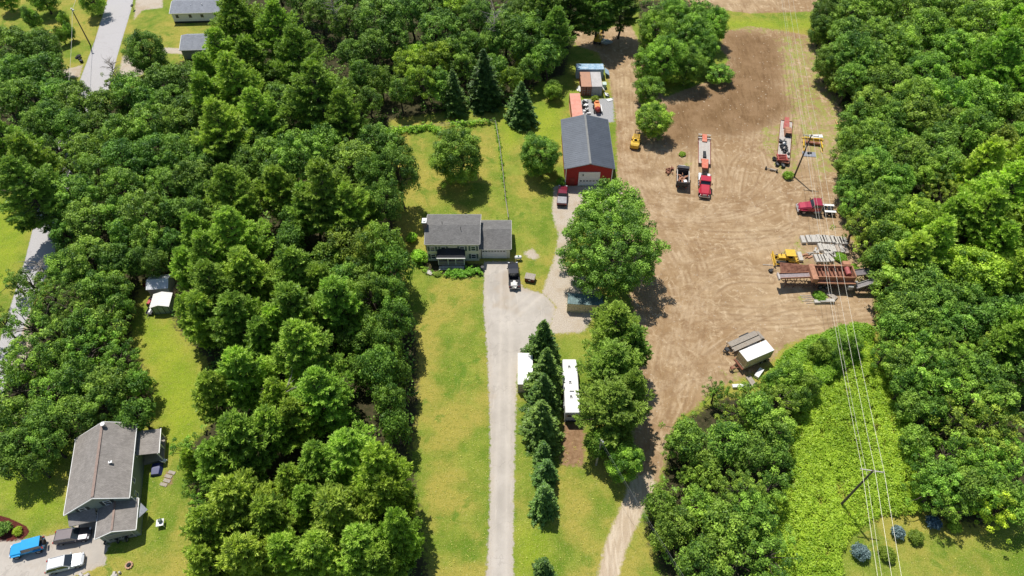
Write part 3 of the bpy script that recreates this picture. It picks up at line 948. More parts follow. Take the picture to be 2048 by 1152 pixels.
tree('F', 1299, 178, 29, (1.2, 1.2, 1), h=7.5, label='small leafy tree by the dirt track, behind the one over the forklift', name='maple_tree')
tree('F', 1441, 146, 27, (1.3, 1.3, 1), h=4.6, label='low round bushy tree on the edge of the tilled brown soil', name='maple_tree')
T('F', (1.2, 1.2, 1), 1310,62,42, 1335,114,46, 1300,128,32, 1425,48,34)
T('F', LT, 1382,70,42, 1405,100,34, 1375,130,36, 1350,30,34, 1398,40,30)
# --- spruces
SPL = ['dark spruce at the far end of the dense row, nearest the driveway turnaround',
       'spruce second in the row left of the travel trailer, its tip beside the white container',
       'spruce in the middle of the row, beside the lower end of the white container',
       'wide spruce at the near end of the dense row, beside the travel trailer rear']
for (u, v, hh, rr), lb in zip(((1089, 641, 11.0, 35), (1094, 697, 12.5, 40), (1088, 748, 11.8, 41), (1085, 802, 11.0, 47)), SPL):
    tree('S', u, v, rr, (1.15, 1.05, .7), h=hh, mode='top', label=lb, group='spruces along the driveway')
for (u, v, hh, rr), lb in zip(((1088, 884, 6.2, 24), (1094, 921, 6.6, 28), (1090, 972, 7.8, 31), (1089, 1120, 6, 24)),
        ('small blue-green spruce under the dense row', 'small spruce in the middle of the short lower clump', 'spruce with long shadow at the open end of the lower clump', 'spruce tip at the bottom edge beside the driveway')):
    tree('S', u, v, rr, (1.2, 1.12, .85), h=hh, mode='top', label=lb, group='small spruces along the driveway')
tree('S', 966, 98, 34, (1.0, .92, .75), h=14.5, mode='top', label='tallest dark pointed spruce at the edge of the back lawn')
tree('S', 904, 138, 28, (1.1, 1.0, .8), h=11, mode='top', label='dark spruce left of the tallest one behind the pasture')
tree('S', 1043, 163, 30, (1.1, 1.0, .8), h=10.5, mode='top', label='dark spruce standing forward on the lawn, right of the tallest one')
# --- lower middle wood
T('W', LT, 1433,782,26, 1372,862,36, 1345,895,26)
T('B', (1.15, 1.12, 1.1), 1375,885,42, 1450,880,46, 1515,825,44, 1548,862,44, 1410,930,36, 1500,905,40, 1552,910,34)
T('W', OL, 1555,800,38, 1470,830,36, 1500,785,28)
T('F', (1.15, 1.15, 1.0), 1545,768,26, 1580,752,30, 1610,775,26, 1592,800,30, 1640,702,22, 1700,690,22, 1668,715,20)
T('W', (1.3, 1.2, 1.1), 1380,958,24, 1490,990,62, 1532,975,48, 1430,985,36)
T('B', (1.2, 1.15, 1.1), 1318,1008,36, 1355,1045,44, 1325,1080,28, 1450,1050,50, 1395,1120,48, 1395,1010,36)
T('W', (1.25, 1.2, 1.1), 1455,1060,56, 1520,1052,56, 1472,1115,56, 1535,1110,52, 1410,1060,44)
T('B', (1.1, 1.1, 1), 1500,1030,50, 1425,1110,46)
# --- right woods, top
T('F', MD, 1652,30,36, 1644,62,25, 1664,120,40, 1712,244,36, 1708,288,36, 1703,330,32, 1702,372,30, 1712,408,28, 1690,150,34)
T('B', MD, 1700,110,44, 1692,72,38, 1760,72,42, 1742,122,40, 1742,212,40, 1700,160,36, 1740,165,30)
T('B', (1.1, 1.1, 1), 1722,0,38, 1765,12,40, 1858,2,42, 1905,-12,40, 1670,-8,34, 1700,30,38, 1805,22,44, 1802,100,44, 1850,60,48, 1900,100,46, 1852,145,46, 1785,165,40, 1825,200,48, 1780,240,40)
T('B', LT, 1952,50,52, 1900,25,40, 1940,200,48, 1885,205,48, 1990,210,44, 1940,270,50, 2035,280,40, 1950,110,44, 2010,20,46)
T('P', LT, 1990,130,56, 2040,90,50, 2010,70,44, 2035,180,44)
T('B', OL, 1832,235,46, 1885,250,40, 2020,235,36, 1990,290,46)
T('B', MD, 1752,275,40, 1745,322,36, 1820,315,44, 1872,285,40, 1890,335,44, 1790,290,34)
T('B', (1.15, 1.12, 1), 1720,345,38, 1762,358,36,  1792,362,38, 1745,398,38,  1845,345,40, 1780,410,34)
T('W', OL, 1885,395,42, 1870,350,34, 1712,455,32, 1742,480,36)
T('B', BR, 1828,430,46, 1800,455,36, 1845,465,34)
T('P', (1.3, 1.25, 1.0), 2005,395,76, 1950,445,58, 2020,475,50, 1900,440,40, 1960,345,48, 1855,495,48, 1820,520,42, 2040,550,50, 1985,500,44, 2045,330,44)
T('B', MD, 1750,430,38, 1770,520,38, 1750,520,26, 1762,470,34, 1790,490,30)
T('B', BR, 1940,540,56, 1985,570,46, 1905,560,40)
T('B', MD, 1785,570,42, 1848,575,48, 1802,622,46, 1862,612,46, 1905,605,42, 1780,605,28, 1790,648,36)
T('B', DK, 1945,645,42, 1990,625,40, 1940,600,36, 2035,620,38, 1890,650,38)
T('P', LT, 2010,690,44, 2040,650,36, 2045,720,36)
T('W', LT, 1790,685,36, 1770,715,30, 1860,690,50, 1832,740,50, 1902,722,52, 1950,715,44, 1880,782,50, 1932,790,50)
T('B', MD, 1810,770,34, 1822,815,30, 1800,730,34, 1960,750,40, 2030,750,42, 1990,800,44, 1850,640,38, 1840,690,34, 1880,740,40)
T('W', OL, 1912,845,50, 1962,850,48, 2010,850,48, 1985,900,44, 1800,700,28, 1960,700,36)
T('W', LT, 1898,905,48, 1955,905,44, 2030,905,44, 1855,935,42, 1930,935,44, 1988,950,44, 2035,970,40, 1870,985,40, 1945,990,44, 1885,1012,34)
T('B', MD, 1832,880,30, 1880,960,40, 1930,980,40, 2000,985,36, 2030,1010,34, 1862,820,34, 1955,960,36)
T('W', YG, 1992,1018,38, 1960,1010,28)

# ----- automatic labels that tell the trees of the woods apart
MARKS = [('cream farmhouse', 905, 490), ('red barn', 1180, 300), ('mobile home', 395, 20), ('small grey garage', 400, 85), ('green-grey house', 205, 960),
         ('pair of small sheds', 325, 595), ('travel trailer', 1145, 780), ('rusty screening plant', 1645, 560), ('red semi tractor', 1630, 417), ('concrete blocks', 1655, 495),
         ('flatbed trailer', 1508, 705), ('yellow plow frame', 1621, 290), ('weed field pole', 1745, 950), ('street pole', 160, 55), ('shipping containers', 1182, 160), ('lone pasture oak', 921, 305),
         ('round blue spruce bush', 1722, 1103), ('yellow bulldozer', 1567, 510), ('blue off-road car', 60, 1097), ('left road', 80, 500),
         ('tilled brown soil', 1480, 150), ('sandy path', 1240, 1060), ('tallest dark spruce', 965, 160), ('top right corner', 2048, 0), ('right edge midpoint', 2048, 576),
         ('bottom right corner', 2048, 1152), ('bottom edge', 620, 1152), ('top left corner', 0, 0), ('grass strip below the sheds', 330, 720), ('pasture fence', 1003, 330)]
ORD = ['nearest', 'second nearest', 'third nearest', 'fourth nearest', 'fifth nearest', 'sixth nearest', 'seventh nearest', 'eighth nearest', 'ninth nearest', 'tenth nearest', 'eleventh nearest', 'twelfth nearest', 'thirteenth nearest', 'fourteenth nearest', 'fifteenth nearest', 'sixteenth nearest', 'seventeenth nearest', 'eighteenth nearest']
def auto_labels():
    buckets = {}
    for rec in TREES:
        t, kind, u, v, rm, tint, label = rec
        if label: continue
        mk = min(MARKS, key=lambda m: math.hypot(m[1] - u, m[2] - v))
        du, dv = u - mk[1], v - mk[2]
        if abs(du) > abs(dv): dr = 'right of' if du > 0 else 'left of'
        else: dr = 'below' if dv > 0 else 'above'
        tone = 'dark green' if tint[0] < .9 else 'olive green' if tint == OL else 'light green' if tint[0] > 1.2 else 'mid green'
        if tint == YG: tone = 'yellow green'
        sp = {'B': 'leafy tree', 'W': 'thin-leaved tree', 'F': 'full-crowned leafy tree', 'P': 'feathery pine', 'S': 'spruce'}[kind]
        buckets.setdefault((tone, sp, dr, mk[0]), []).append((math.hypot(du, dv), rec))
    for (tone, sp, dr, mk), lst in buckets.items():
        lst.sort(key=lambda x: x[0])
        for k, (_, rec) in enumerate(lst):
            t = rec[0]
            if len(lst) == 1: t['label'] = '%s %s %s the %s' % (tone, sp, dr, mk)
            else: t['label'] = '%s %s %s the %s, %s to it' % (tone, sp, dr, mk, ORD[min(k, 17)])
            t['group'] = {'B': 'leafy trees of the woods', 'W': 'thin-leaved trees of the woods', 'F': 'leafy trees at the edge of the woods', 'P': 'white pines of the woods', 'S': 'spruces'}[rec[1]]
auto_labels()

# ----- dead trees
def dead_tree(u, v, h, label, seed, rad=2.6):
    rng = np.random.default_rng(seed)
    w_ = g(u, v, h * .7)
    t = thing('dead_tree', label, 'dead tree', (w_.x, w_.y, 0))
    mb = MB(); limb(mb, (0, 0, -.1), (0, 0, h * .9), .2, .06, rng, 7, 5)
    mb.build('trunk', BARKG, t, smooth=True)
    b = MB()
    for k in range(26):
        z = h * rng.uniform(.35, .9); a = rng.uniform(0, 6.28); L = rad * rng.uniform(.5, 1.1)
        e = np.array([math.cos(a) * L, math.sin(a) * L, z + L * rng.uniform(.1, .7)])
        pts = limb(b, (0, 0, z), e, .065, .03, rng, 4, 3)
        for q in range(4):
            s = pts[1 + q % 3]; a2 = a + rng.normal(0, .8)
            limb(b, s, s + np.array([math.cos(a2), math.sin(a2), rng.uniform(0, .7)]) * L * .4, .03, .015, rng, 3, 2)
    b.build('branches', BARKG, t)
dead_tree(665, 12, 17, 'bare grey dead tree among the dark trees at the top', 1)
dead_tree(990, 45, 17, 'bare pale branches above the back lawn, right of the bright crown', 2, 3.2)
dead_tree(222, 132, 6.5, 'leafless grey sapling leaning over the end of the road', 3, 1.9)
dead_tree(575, 800, 11, 'dead grey limbs in the gap between the pines', 5, 3.0)
dead_tree(80, 535, 8, 'bare twiggy tree beside the visible stretch of road', 6, 1.8)

# ----- ground cover in bulk
def in_poly(polys, rng, n, margin=0.0):
    x0, x1, y0, y1 = bounds(polys)
    x0 = max(x0, -185); x1 = min(x1, 185); y0 = max(y0, 8); y1 = min(y1, 215)
    Pt = np.stack([rng.uniform(x0, x1, n), rng.uniform(y0, y1, n)], 1)
    return Pt[multi(Pt, polys) > margin]

def bump2(Pt, s, seed):
    r_ = np.random.default_rng(seed); z = np.zeros(len(Pt))
    for k in range(7):
        a = r_.uniform(0, 6.28); f = s * r_.uniform(.5, 2.2)
        z += np.sin(Pt[:, 0] * math.cos(a) * f + Pt[:, 1] * math.sin(a) * f + r_.uniform(0, 6.28))
    return z / 7
def stuff_leaves(name, mat, Pt, zf, size, per, rad, rng, label, cat, tsd=.22, tint_scale=None, up=.7):
    C = np.concatenate([Pt, zf[:, None]], 1)
    tint = np.clip(rng.normal(.5, tsd, len(C)) + (.42 * bump2(Pt, tint_scale, 17) if tint_scale else 0), 0, 1)
    V, F, t = leaves(rng, C, np.full(len(C), rad) * rng.uniform(.7, 1.3, len(C)), per, size, tint, up=up, squash=.6)
    o = arr_mesh(name, V, F, mat, None, {'tint': t})
    tag(o, label, cat, None, 'stuff')
    return o
rng = np.random.default_rng(11)
Pt = in_poly(KNOT, rng, 11500, .3)
Pt = Pt[~((bump2(Pt, .9, 41) > .42) & (rng.uniform(0, 1, len(Pt)) < .8))]
e = np.clip(multi(Pt, KNOT), 0, 3) / 3
zf = (.9 + 1.1 * bump2(Pt, .55, 3) + .4 * bump2(Pt, 1.6, 4)) * (.4 + .6 * e) + rng.uniform(-.2, .2, len(Pt))
stuff_leaves('knotweed', LM_K, Pt, np.maximum(zf, .12), .23, 24, .5, rng, 'dense bright yellow-green weeds covering the field under the power lines', 'weeds', .3, .5)
# taller clumps of the weed field along the lot
KN2 = [P(1535,755, 1568,712, 1610,685, 1655,668, 1705,655, 1742,668, 1740,690, 1735,720, 1690,735, 1660,760, 1620,790, 1560,795)]
Pt = in_poly(KN2, rng, 3400, .1)
zf = 1.2 + 1.6 * bump2(Pt, .7, 5) + rng.uniform(-.3, .3, len(Pt))
o = stuff_leaves('tall_weeds', LM_K, Pt, np.maximum(zf, .4), .30, 34, .62, rng, 'taller deep green weed thicket bordering the dirt lot behind the weed field', 'weeds', .3, .8)
o.color = (.62, .80, .8, 1)
Pt = in_poly(WOODS, rng, 16500, .2)
Pt = Pt[(Pt[:, 1] < 190) & (abs(Pt[:, 0]) < 155)]
far = multi(Pt, [P(1120,50,1290,50,1290,110,1120,110)]) < 0
Pt = Pt[far]
zf = 1.0 + .9 * bump2(Pt, .3, 8) + rng.uniform(-.5, .8, len(Pt))
stuff_leaves('undergrowth', LM_B, Pt, np.maximum(zf, .2), .42, 16, .9, rng, 'shadowed green undergrowth filling the ground beneath the woods', 'undergrowth', .25, .4)
# ------------------------------------------------------------------ buildings
SH_GREY = brickmat('shingle_grey', (0.17, 0.165, 0.16), (0.235, 0.228, 0.22), (0.11, 0.105, 0.10), 0.33, 0.145, 0.012)
SH_TAN = brickmat('shingle_tan', (0.30, 0.27, 0.245), (0.38, 0.345, 0.315), (0.22, 0.20, 0.18), 0.33, 0.145, 0.012, axis='YX')
SH_BLUE = brickmat('shingle_blue', (0.27, 0.29, 0.33), (0.34, 0.36, 0.40), (0.20, 0.21, 0.24), 0.33, 0.145, 0.012)
SH_DARK = brickmat('shingle_dark', (0.030, 0.032, 0.038), (0.05, 0.05, 0.058), (0.02, 0.02, 0.02), 0.33, 0.145, 0.012)
SID_CREAM = brickmat('siding_cream', (0.82, 0.80, 0.64), (0.85, 0.83, 0.68), (0.55, 0.53, 0.42), 9.0, 0.13, 0.010, axis='XZ', var=.1)
SID_SAGE = brickmat('siding_sage', (0.27, 0.315, 0.275), (0.29, 0.335, 0.295), (0.16, 0.19, 0.165), 9.0, 0.13, 0.010, axis='XZ', var=.1)
SID_WHITE = brickmat('siding_white', (0.74, 0.76, 0.78), (0.78, 0.80, 0.82), (0.5, 0.5, 0.52), 9.0, 0.13, 0.010, axis='XZ', var=.08)
RED_WALL = brickmat('red_barn_wall', (0.36, 0.022, 0.018), (0.40, 0.028, 0.022), (0.20, 0.012, 0.01), 0.23, 9.0, 0.010, axis='XZ', var=.18)
WHITE = pm('white_paint', (0.78, 0.78, 0.76), 0.5, var=.05)
WHITED = pm('white_weathered', (0.80, 0.80, 0.78), 0.55, var=.07, scale=1.2, col2=(0.62, 0.60, 0.55), lo=.6, hi=.8)
GLASS = pm('window_glass', (0.03, 0.04, 0.05), 0.08, var=.05, coat=.5)
GREYT = pm('grey_paint', (0.33, 0.34, 0.35), 0.6, var=.1)
DARKM = pm('dark_metal', (0.035, 0.037, 0.040), 0.5, .3, var=.25)
BLACKR = pm('rubber', (0.022, 0.022, 0.022), 0.85, var=.25, scale=6)
RIM = pm('rim_metal', (0.45, 0.45, 0.46), 0.35, .6, var=.1)
RUST = pm('rust', (0.23, 0.088, 0.05), 0.85, var=.3, scale=1.4, col2=(0.33, 0.15, 0.09), bump=.3)
RUSTL = pm('rust_light', (0.44, 0.215, 0.125), 0.85, var=.25, scale=1.1, col2=(0.34, 0.14, 0.075), lo=.55, hi=.8)
WOOD = pm('weathered_wood', (0.40, 0.33, 0.25), 0.9, var=.25, scale=2.2, streak=True, bump=.2)
WOODG = pm('grey_wood', (0.42, 0.37, 0.31), 0.9, var=.25, scale=2.0, col2=(0.26, 0.215, 0.16), lo=.45, hi=.7)
CONC = pm('concrete', (0.56, 0.53, 0.48), 0.9, var=.16, scale=1.3, col2=(0.42, 0.38, 0.33), bump=.2)
YEL = pm('machine_yellow', (0.72, 0.46, 0.045), 0.5, var=.14, scale=2, col2=(0.45, 0.27, 0.06), lo=.62, hi=.8)
TINR = pm('barn_metal_roof', (0.105, 0.118, 0.138), 0.42, .35, var=.10, scale=.6)
POLEW = pm('pole_wood', (0.13, 0.10, 0.075), 0.9, var=.3, scale=2)
BRICK = brickmat('chimney_brick', (0.30, 0.14, 0.10), (0.24, 0.10, 0.08), (0.35, 0.33, 0.3), .22, .075, .012, axis='XZ')

def gable_parts(t, L, W, e, r, wall, roof, ov=0.35, x0=0.0, y0=0.0, z0=0.0, trim=None, ribs=0.0, wname='wall', rname='roof', th=0.14, asym=0.0, eL=None):
    """gabled block with its ridge along local x"""
    hx, hy = L / 2, W / 2
    ry = asym
    eL = e if eL is None else eL
    m = MB()
    vs = [(x, y, z) for x in (-hx, hx) for y, z in ((-hy, 0), (hy, 0), (hy, eL), (ry, r), (-hy, e))]
    vs = [(x + x0, y + y0, z + z0) for x, y, z in vs]
    m.add(vs, [(0, 1, 2, 3, 4), (9, 8, 7, 6, 5), (0, 5, 6, 1), (1, 6, 7, 2), (4, 9, 5, 0)])
    wl = m.build(wname, wall, t)
    m = MB()
    for sg in (-1, 1):
        half = hy - sg * ry
        ee = eL if sg > 0 else e
        sl = (r - ee) / max(half, .1)
        ye = sg * (hy + ov); ze = ee - sl * ov
        a = (ry, r + .05); b = (ye, ze + .05)
        xs = (-hx - ov, hx + ov)
        v = []
        for x in xs:
            v += [(x, a[0], a[1]), (x, b[0], b[1]), (x, b[0], b[1] + th), (x, a[0], a[1] + th)]
        v = [(x + x0, y + y0, z + z0) for x, y, z in v]
        m.add(v, [(0, 1, 2, 3), (7, 6, 5, 4), (0, 4, 5, 1), (1, 5, 6, 2), (2, 6, 7, 3), (3, 7, 4, 0)])
        if ribs:
            k = -hx - ov + ribs * .5
            while k < hx + ov:
                m.cyl((x0 + k, y0 + a[0], z0 + a[1] + th), (x0 + k, y0 + b[0], z0 + b[1] + th), .028, None, 4)
                k += ribs
    rf = m.build(rname, roof, t)
    if trim:
        m = MB()
        for sx in (-1, 1):
            for sg in (-1, 1):
                half = hy - sg * ry
                ee = eL if sg > 0 else e
                sl = (r - ee) / max(half, .1)
                x = sx * (hx + ov + .02)
                p0 = Vector((x + x0, ry + y0, r + .08 + z0)); p1 = Vector((x + x0, sg * (hy + ov) + y0, ee - sl * ov + .08 + z0))
                m.cyl(p0, p1, .11, None, 4)
        for sg in (-1, 1):
            half = hy - sg * ry
            ee = eL if sg > 0 else e
            sl = (r - ee) / max(half, .1)
            m.box(x0, y0 + sg * (hy + ov + .05), z0 + ee - sl * ov + .06, L + 2 * ov, .10, .16)
        m.build('trim', trim, t)
    return wl, rf

def window(t, x, y, z, w=0.95, h=1.35, face='-y', frame=WHITE, shut=None, sub=True):
    """a framed window set on a wall facing face"""
    m = MB(); gl = MB(); s = MB()
    def bx(mb, a, dz, ww, hh, out, dep):
        if face == '-y': mb.box(x + a, y - out, z + dz, ww, dep, hh)
        elif face == '+y': mb.box(x + a, y + out, z + dz, ww, dep, hh)
        elif face == '-x': mb.box(x - out, y + a, z + dz, dep, ww, hh)
        else: mb.box(x + out, y + a, z + dz, dep, ww, hh)
    bx(m, -w / 2, 0, .09, h, .04, .08); bx(m, w / 2, 0, .09, h, .04, .08)
    bx(m, 0, h / 2, w + .09, .09, .045, .08); bx(m, 0, -h / 2, w + .16, .10, .055, .11); bx(m, 0, 0, w - .09, .06, .035, .06)
    f = m.build('window', frame, t)
    bx(gl, 0, 0, w - .08, h - .08, .015, .03)
    gl.build('pane', GLASS, f)
    if shut:
        for sg in (-1, 1):
            s = MB(); bx(s, sg * (w / 2 + .27), 0, .38, h + .1, .03, .05)
            for k in range(7): bx(s, sg * (w / 2 + .27), -h / 2 + (k + .7) * h / 7.6, .30, .04, .055, .03)
            s.build('shutter', shut, t)
    return f

def garage_door(t, x, y, z0, w, h, face='-y', mat=WHITE, panes=8, frame=WHITE):
    d = MB()
    rows = 4
    for k in range(rows):
        zz = z0 + (k + .5) * h / rows
        if face == '-y': d.box(x, y - .03, zz, w, .06, h / rows - .03)
        else: d.box(x - .03, y, zz, .06, w, h / rows - .03)
    o = d.build('garage_door', mat, t)
    p = MB()
    for k in range(panes):
        a = -w / 2 + (k + .5) * w / panes
        zz = z0 + (rows - .5) * h / rows if panes > 6 else z0 + 1.5 * h / rows
        if face == '-y': p.box(x + a, y - .07, zz, w / panes * .7, .02, .26)
        else: p.box(x - .07, y + a, zz, .02, w / panes * .7, .26)
    p.build('door_windows', GLASS, o)
    f = MB()
    for sg in (-1, 1):
        if face == '-y': f.box(x + sg * (w / 2 + .1), y - .05, z0 + h / 2, .18, .1, h)
        else: f.box(x - .05, y + sg * (w / 2 + .1), z0 + h / 2, .1, .18, h)
    if face == '-y': f.box(x, y - .05, z0 + h + .1, w + .38, .1, .18)
    else: f.box(x - .05, y, z0 + h + .1, .1, w + .38, .18)
    f.build('door_frame', frame, t)

# --- farmhouse
fh = thing('farmhouse', 'cream two-storey farmhouse with grey roof, shuttered windows and attached garage', 'house', (-10.95, 89.4, 0))
SHUT = pm('shutter_green', (0.10, 0.15, 0.13), 0.6, var=.1)
gable_parts(fh, 9.6, 7.2, 4.75, 5.8, SID_CREAM, SH_GREY, .25, trim=pm('trim_grey', (.42, .41, .38), .7), asym=-0.1)
for x, z, in ((-3.75, 3.3), (-1.75, 3.3), (1.75, 3.35), (3.8, 3.4), (-3.75, 1.25), (3.8, 1.3)):
    window(fh, x, -3.6, z, .85, 1.1, '-y', WHITE, SHUT)
for y in (-1.8, 1.6):
    for z in (1.8, 3.9): window(fh, -4.8, y, z, .8, 1.2, '-x')
m = MB(); m.box(-5.15, -.2, 3.5, .7, 1.1, 7.2); ch = m.build('chimney', BRICK, fh)
m = MB(); m.box(-5.15, -.2, 7.18, .85, 1.25, .2); m.box(-5.15, -.2, 7.36, .4, .7, .2); m.build('chimney_cap', WHITE, ch)
# porch
pr_ = MB()
pr_.box(-.3, -4.35, .45, 4.9, 1.5, .15); pr_.box(-.3, -5.18, .22, 3.6, .3, .14)
pr_.build('porch_deck', WOODG, fh)
m = MB()
v = [(-2.85, -3.6, 3.15), (2.25, -3.6, 3.15), (2.35, -5.25, 2.55), (-2.95, -5.25, 2.55), (-1.6, -3.61, 3.55), (1.0, -3.61, 3.55)]
m.add(v, [(4, 5, 2, 3), (0, 4, 3), (5, 1, 2), (0, 1, 5, 4), (0, 3, 2, 1)])
m.build('porch_roof', SH_DARK, fh)
m = MB(); m.box(-.3, -5.3, 2.48, 5.3, .12, .22)
for x in (-2.7, -.9, .5, 2.1): m.box(x, -5.05, 1.45, .13, .13, 1.95)
m.build('porch_post', WHITE, fh)
m = MB()
for x0_, x1_ in ((-2.7, 2.1),):
    m.box((x0_ + x1_) / 2, -5.08, 1.35, x1_ - x0_, .07, .07); m.box((x0_ + x1_) / 2, -5.08, .65, x1_ - x0_, .05, .05)
    for k in range(28): m.box(x0_ + (k + .5) * (x1_ - x0_) / 28, -5.08, 1.0, .04, .04, .65)
m.box(-.3, -5.5, .32, 4.7, .5, .09); m.box(-.3, -5.85, .16, 4.7, .4, .09)
m.build('railing', pm('railing_grey', (.48, .47, .44), .7), fh)
m = MB(); m.box(-.5, -3.63, 1.65, .95, .06, 2.1); dd = m.build('front_door', pm('door_brown', (.16, .10, .07), .5), fh)
m = MB(); m.cyl((-.15, -3.66, 1.5), (-.15, -3.72, 1.5), .04); m.build('door_handle', RIM, dd)
# its garage wing
gable_parts(fh, 5.6, 7.0, 2.75, 3.95, SID_CREAM, SH_GREY, .25, x0=7.75, y0=0.55, trim=MATS['trim_grey'], wname='garage_wall', rname='garage_roof', asym=.1)
garage_door(fh, 7.55, -2.95, 0.05, 4.4, 2.2, '-y', WHITE, 8)
m = MB(); m.box(5.05, -2.6, 1.2, .5, .9, 2.4); m.build('passage', SID_CREAM, fh)
m = MB()
for (x, y) in ((-2.0, .35), (1.5, -1.1)): m.cyl((x, y, 5.6), (x, y, 6.5), .05)
m.build('vent_pipe', DARKM, fh)

# --- red barn, ridge running away from the camera
bn = thing('red_barn', 'red metal barn with dark grey seamed roof and white roll-up door', 'barn', (15.75, 114.5, 0), R(90))
gable_parts(bn, 15.5, 9.5, 4.75, 6.0, RED_WALL, TINR, .32, trim=pm('trim_dark', (.13, .14, .16), .5), ribs=.61)
m = MB()
m.box(0, 0, 6.22, 16.3, .42, .07); m.build('ridge_cap', pm('ridge_metal', (.20, .20, .19), .5, .2), bn)
garage_door(bn, -7.75, -.1, 0.05, 4.0, 3.45, '-x', WHITE, 6)
m = MB()
for sg in (-1, 1):
    m.box(-7.76, sg * 4.72, 2.35, .16, .16, 4.7); m.box(7.76, sg * 4.72, 2.35, .16, .16, 4.7)
m.build('corner_trim', WHITE, bn)
m = MB(); m.box(-7.80, 3.3, 1.05, .08, .95, 2.1); m.build('side_door', pm('barn_door_red', (.28, .03, .02), .6), bn)
window(bn, -2.0, -4.75, 2.2, 1.0, 1.0, '-y'); window(bn, 3.0, -4.75, 2.2, 1.0, 1.0, '-y')
m = MB(); m.cyl((-7.8, 1.2, 3.0), (-8.1, 1.2, 3.0), .12); m.build('wall_lamp', DARKM, bn)

# --- green-grey house bottom left
gh = thing('grey_green_house', 'sage-sided house with broad tan shingle roof, porches and front garage', 'house', (-58.75, 42.5, 0), R(104.5))
gable_parts(gh, 11.3, 8.2, 4.4, 6.4, SID_SAGE, SH_TAN, .3, trim=WHITE, asym=-.55, y0=.15, eL=3.7)
m = MB(); m.box(0, -.4, 6.63, 11.6, .36, .05); m.build('ridge_strip', pm('ridge_copper', (.25, .17, .135), .6, var=.2), gh)
m = MB(); m.cyl((-.6, -1.9, 5.4), (-.6, -1.9, 6.15), .10); m.box(-.7, -1.95, 6.1, .35, .5, .1); m.build('roof_vent', WHITE, gh)
m = MB(); m.cyl((5.2, -.7, 5.6), (5.2, -.7, 7.0), .22); m.cyl((5.2, -.7, 7.0), (5.2, -.7, 7.15), .32); m.build('chimney', RIM, gh)
for x, z in ((4.2, 3.1), (1.6, 3.1), (-2.6, 3.1), (-4.2, 1.7)): window(gh, x, -3.95, z, .7, 1.0, '-y')
for y, z in ((2.2, 3.4), (-1.2, 3.9), (1.6, 1.7)): window(gh, -5.65, y, z, .8, 1.1, '-x', WHITE, pm('shutter_dark', (.05, .06, .06), .6))
gable_parts(gh, 4.0, 4.7, 2.6, 3.55, SID_SAGE, SH_TAN, .28, x0=-7.7, y0=-2.1, trim=WHITE, wname='garage_wall', rname='garage_roof')
m = MB(); m.box(-7.7, -2.1, 3.78, 4.3, .28, .05); m.build('garage_ridge_strip', MATS['ridge_copper'], gh)
garage_door(gh, -9.70, -2.1, 0.03, 3.2, 2.1, '-x', pm('garage_door_grey', (.25, .26, .25), .6), 6, frame=GREYT)  # door in one even grey
# entry porch roof, side porch
m = MB()
v = [(-5.6, .8, 3.2), (-5.6, 4.4, 3.2), (-7.3, 4.2, 2.6), (-7.3, .6, 2.6)]
m.add(v + [(a, b, c - .14) for a, b, c in v], [(0, 1, 2, 3), (7, 6, 5, 4), (0, 4, 5, 1), (1, 5, 6, 2), (2, 6, 7, 3), (3, 7, 4, 0)])
m.build('entry_roof', SH_TAN, gh)
m = MB(); m.box(-7.15, 4.05, 1.3, .14, .14, 2.6); m.box(-7.15, .8, 1.3, .14, .14, 2.6); m.build('entry_post', WHITE, gh)
m = MB(); m.box(-5.68, 2.9, 1.05, .06, .95, 2.1); m.build('front_door', pm('door_red', (.25, .03, .03), .5), gh)
m = MB()
v = [(5.3, -3.98, 3.3), (5.3, -7.0, 2.55), (1.2, -7.0, 2.55), (1.2, -3.98, 3.3)]
m.add(v + [(a, b, c - .15) for a, b, c in v], [(0, 1, 2, 3), (7, 6, 5, 4), (0, 4, 5, 1), (1, 5, 6, 2), (2, 6, 7, 3), (3, 7, 4, 0)])
m.build('side_porch_roof', SH_TAN, gh)
m = MB()
for x in (1.2, 3.1, 5.1): m.box(x, -6.8, 1.3, .13, .13, 2.5)
m.box(3.25, -7.06, 2.52, 4.2, .1, .16)
m.build('side_porch_post', WHITE, gh)
m = MB(); m.box(3.2, -5.45, .2, 4.0, 2.9, .4); m.build('side_porch_deck', WOODG, gh)
m = MB()
v = [(-6.0, -4.95, 2.3), (-7.2, -5.9, 2.1), (-8.3, -4.75, 2.3)]
m.add(v + [(a, b, c - .1) for a, b, c in v], [(0, 1, 2), (5, 4, 3), (0, 3, 4, 1), (1, 4, 5, 2), (2, 5, 3, 0)])
m.build('side_awning', SH_BLUE, gh)
m = MB()
m.cyl((-5.9, -4.55, 0), (-5.9, -4.55, 4.3), .05); m.cyl((5.5, 4.45, 0), (5.5, 4.45, 4.2), .05)
m.build('downpipe', WHITE, gh)

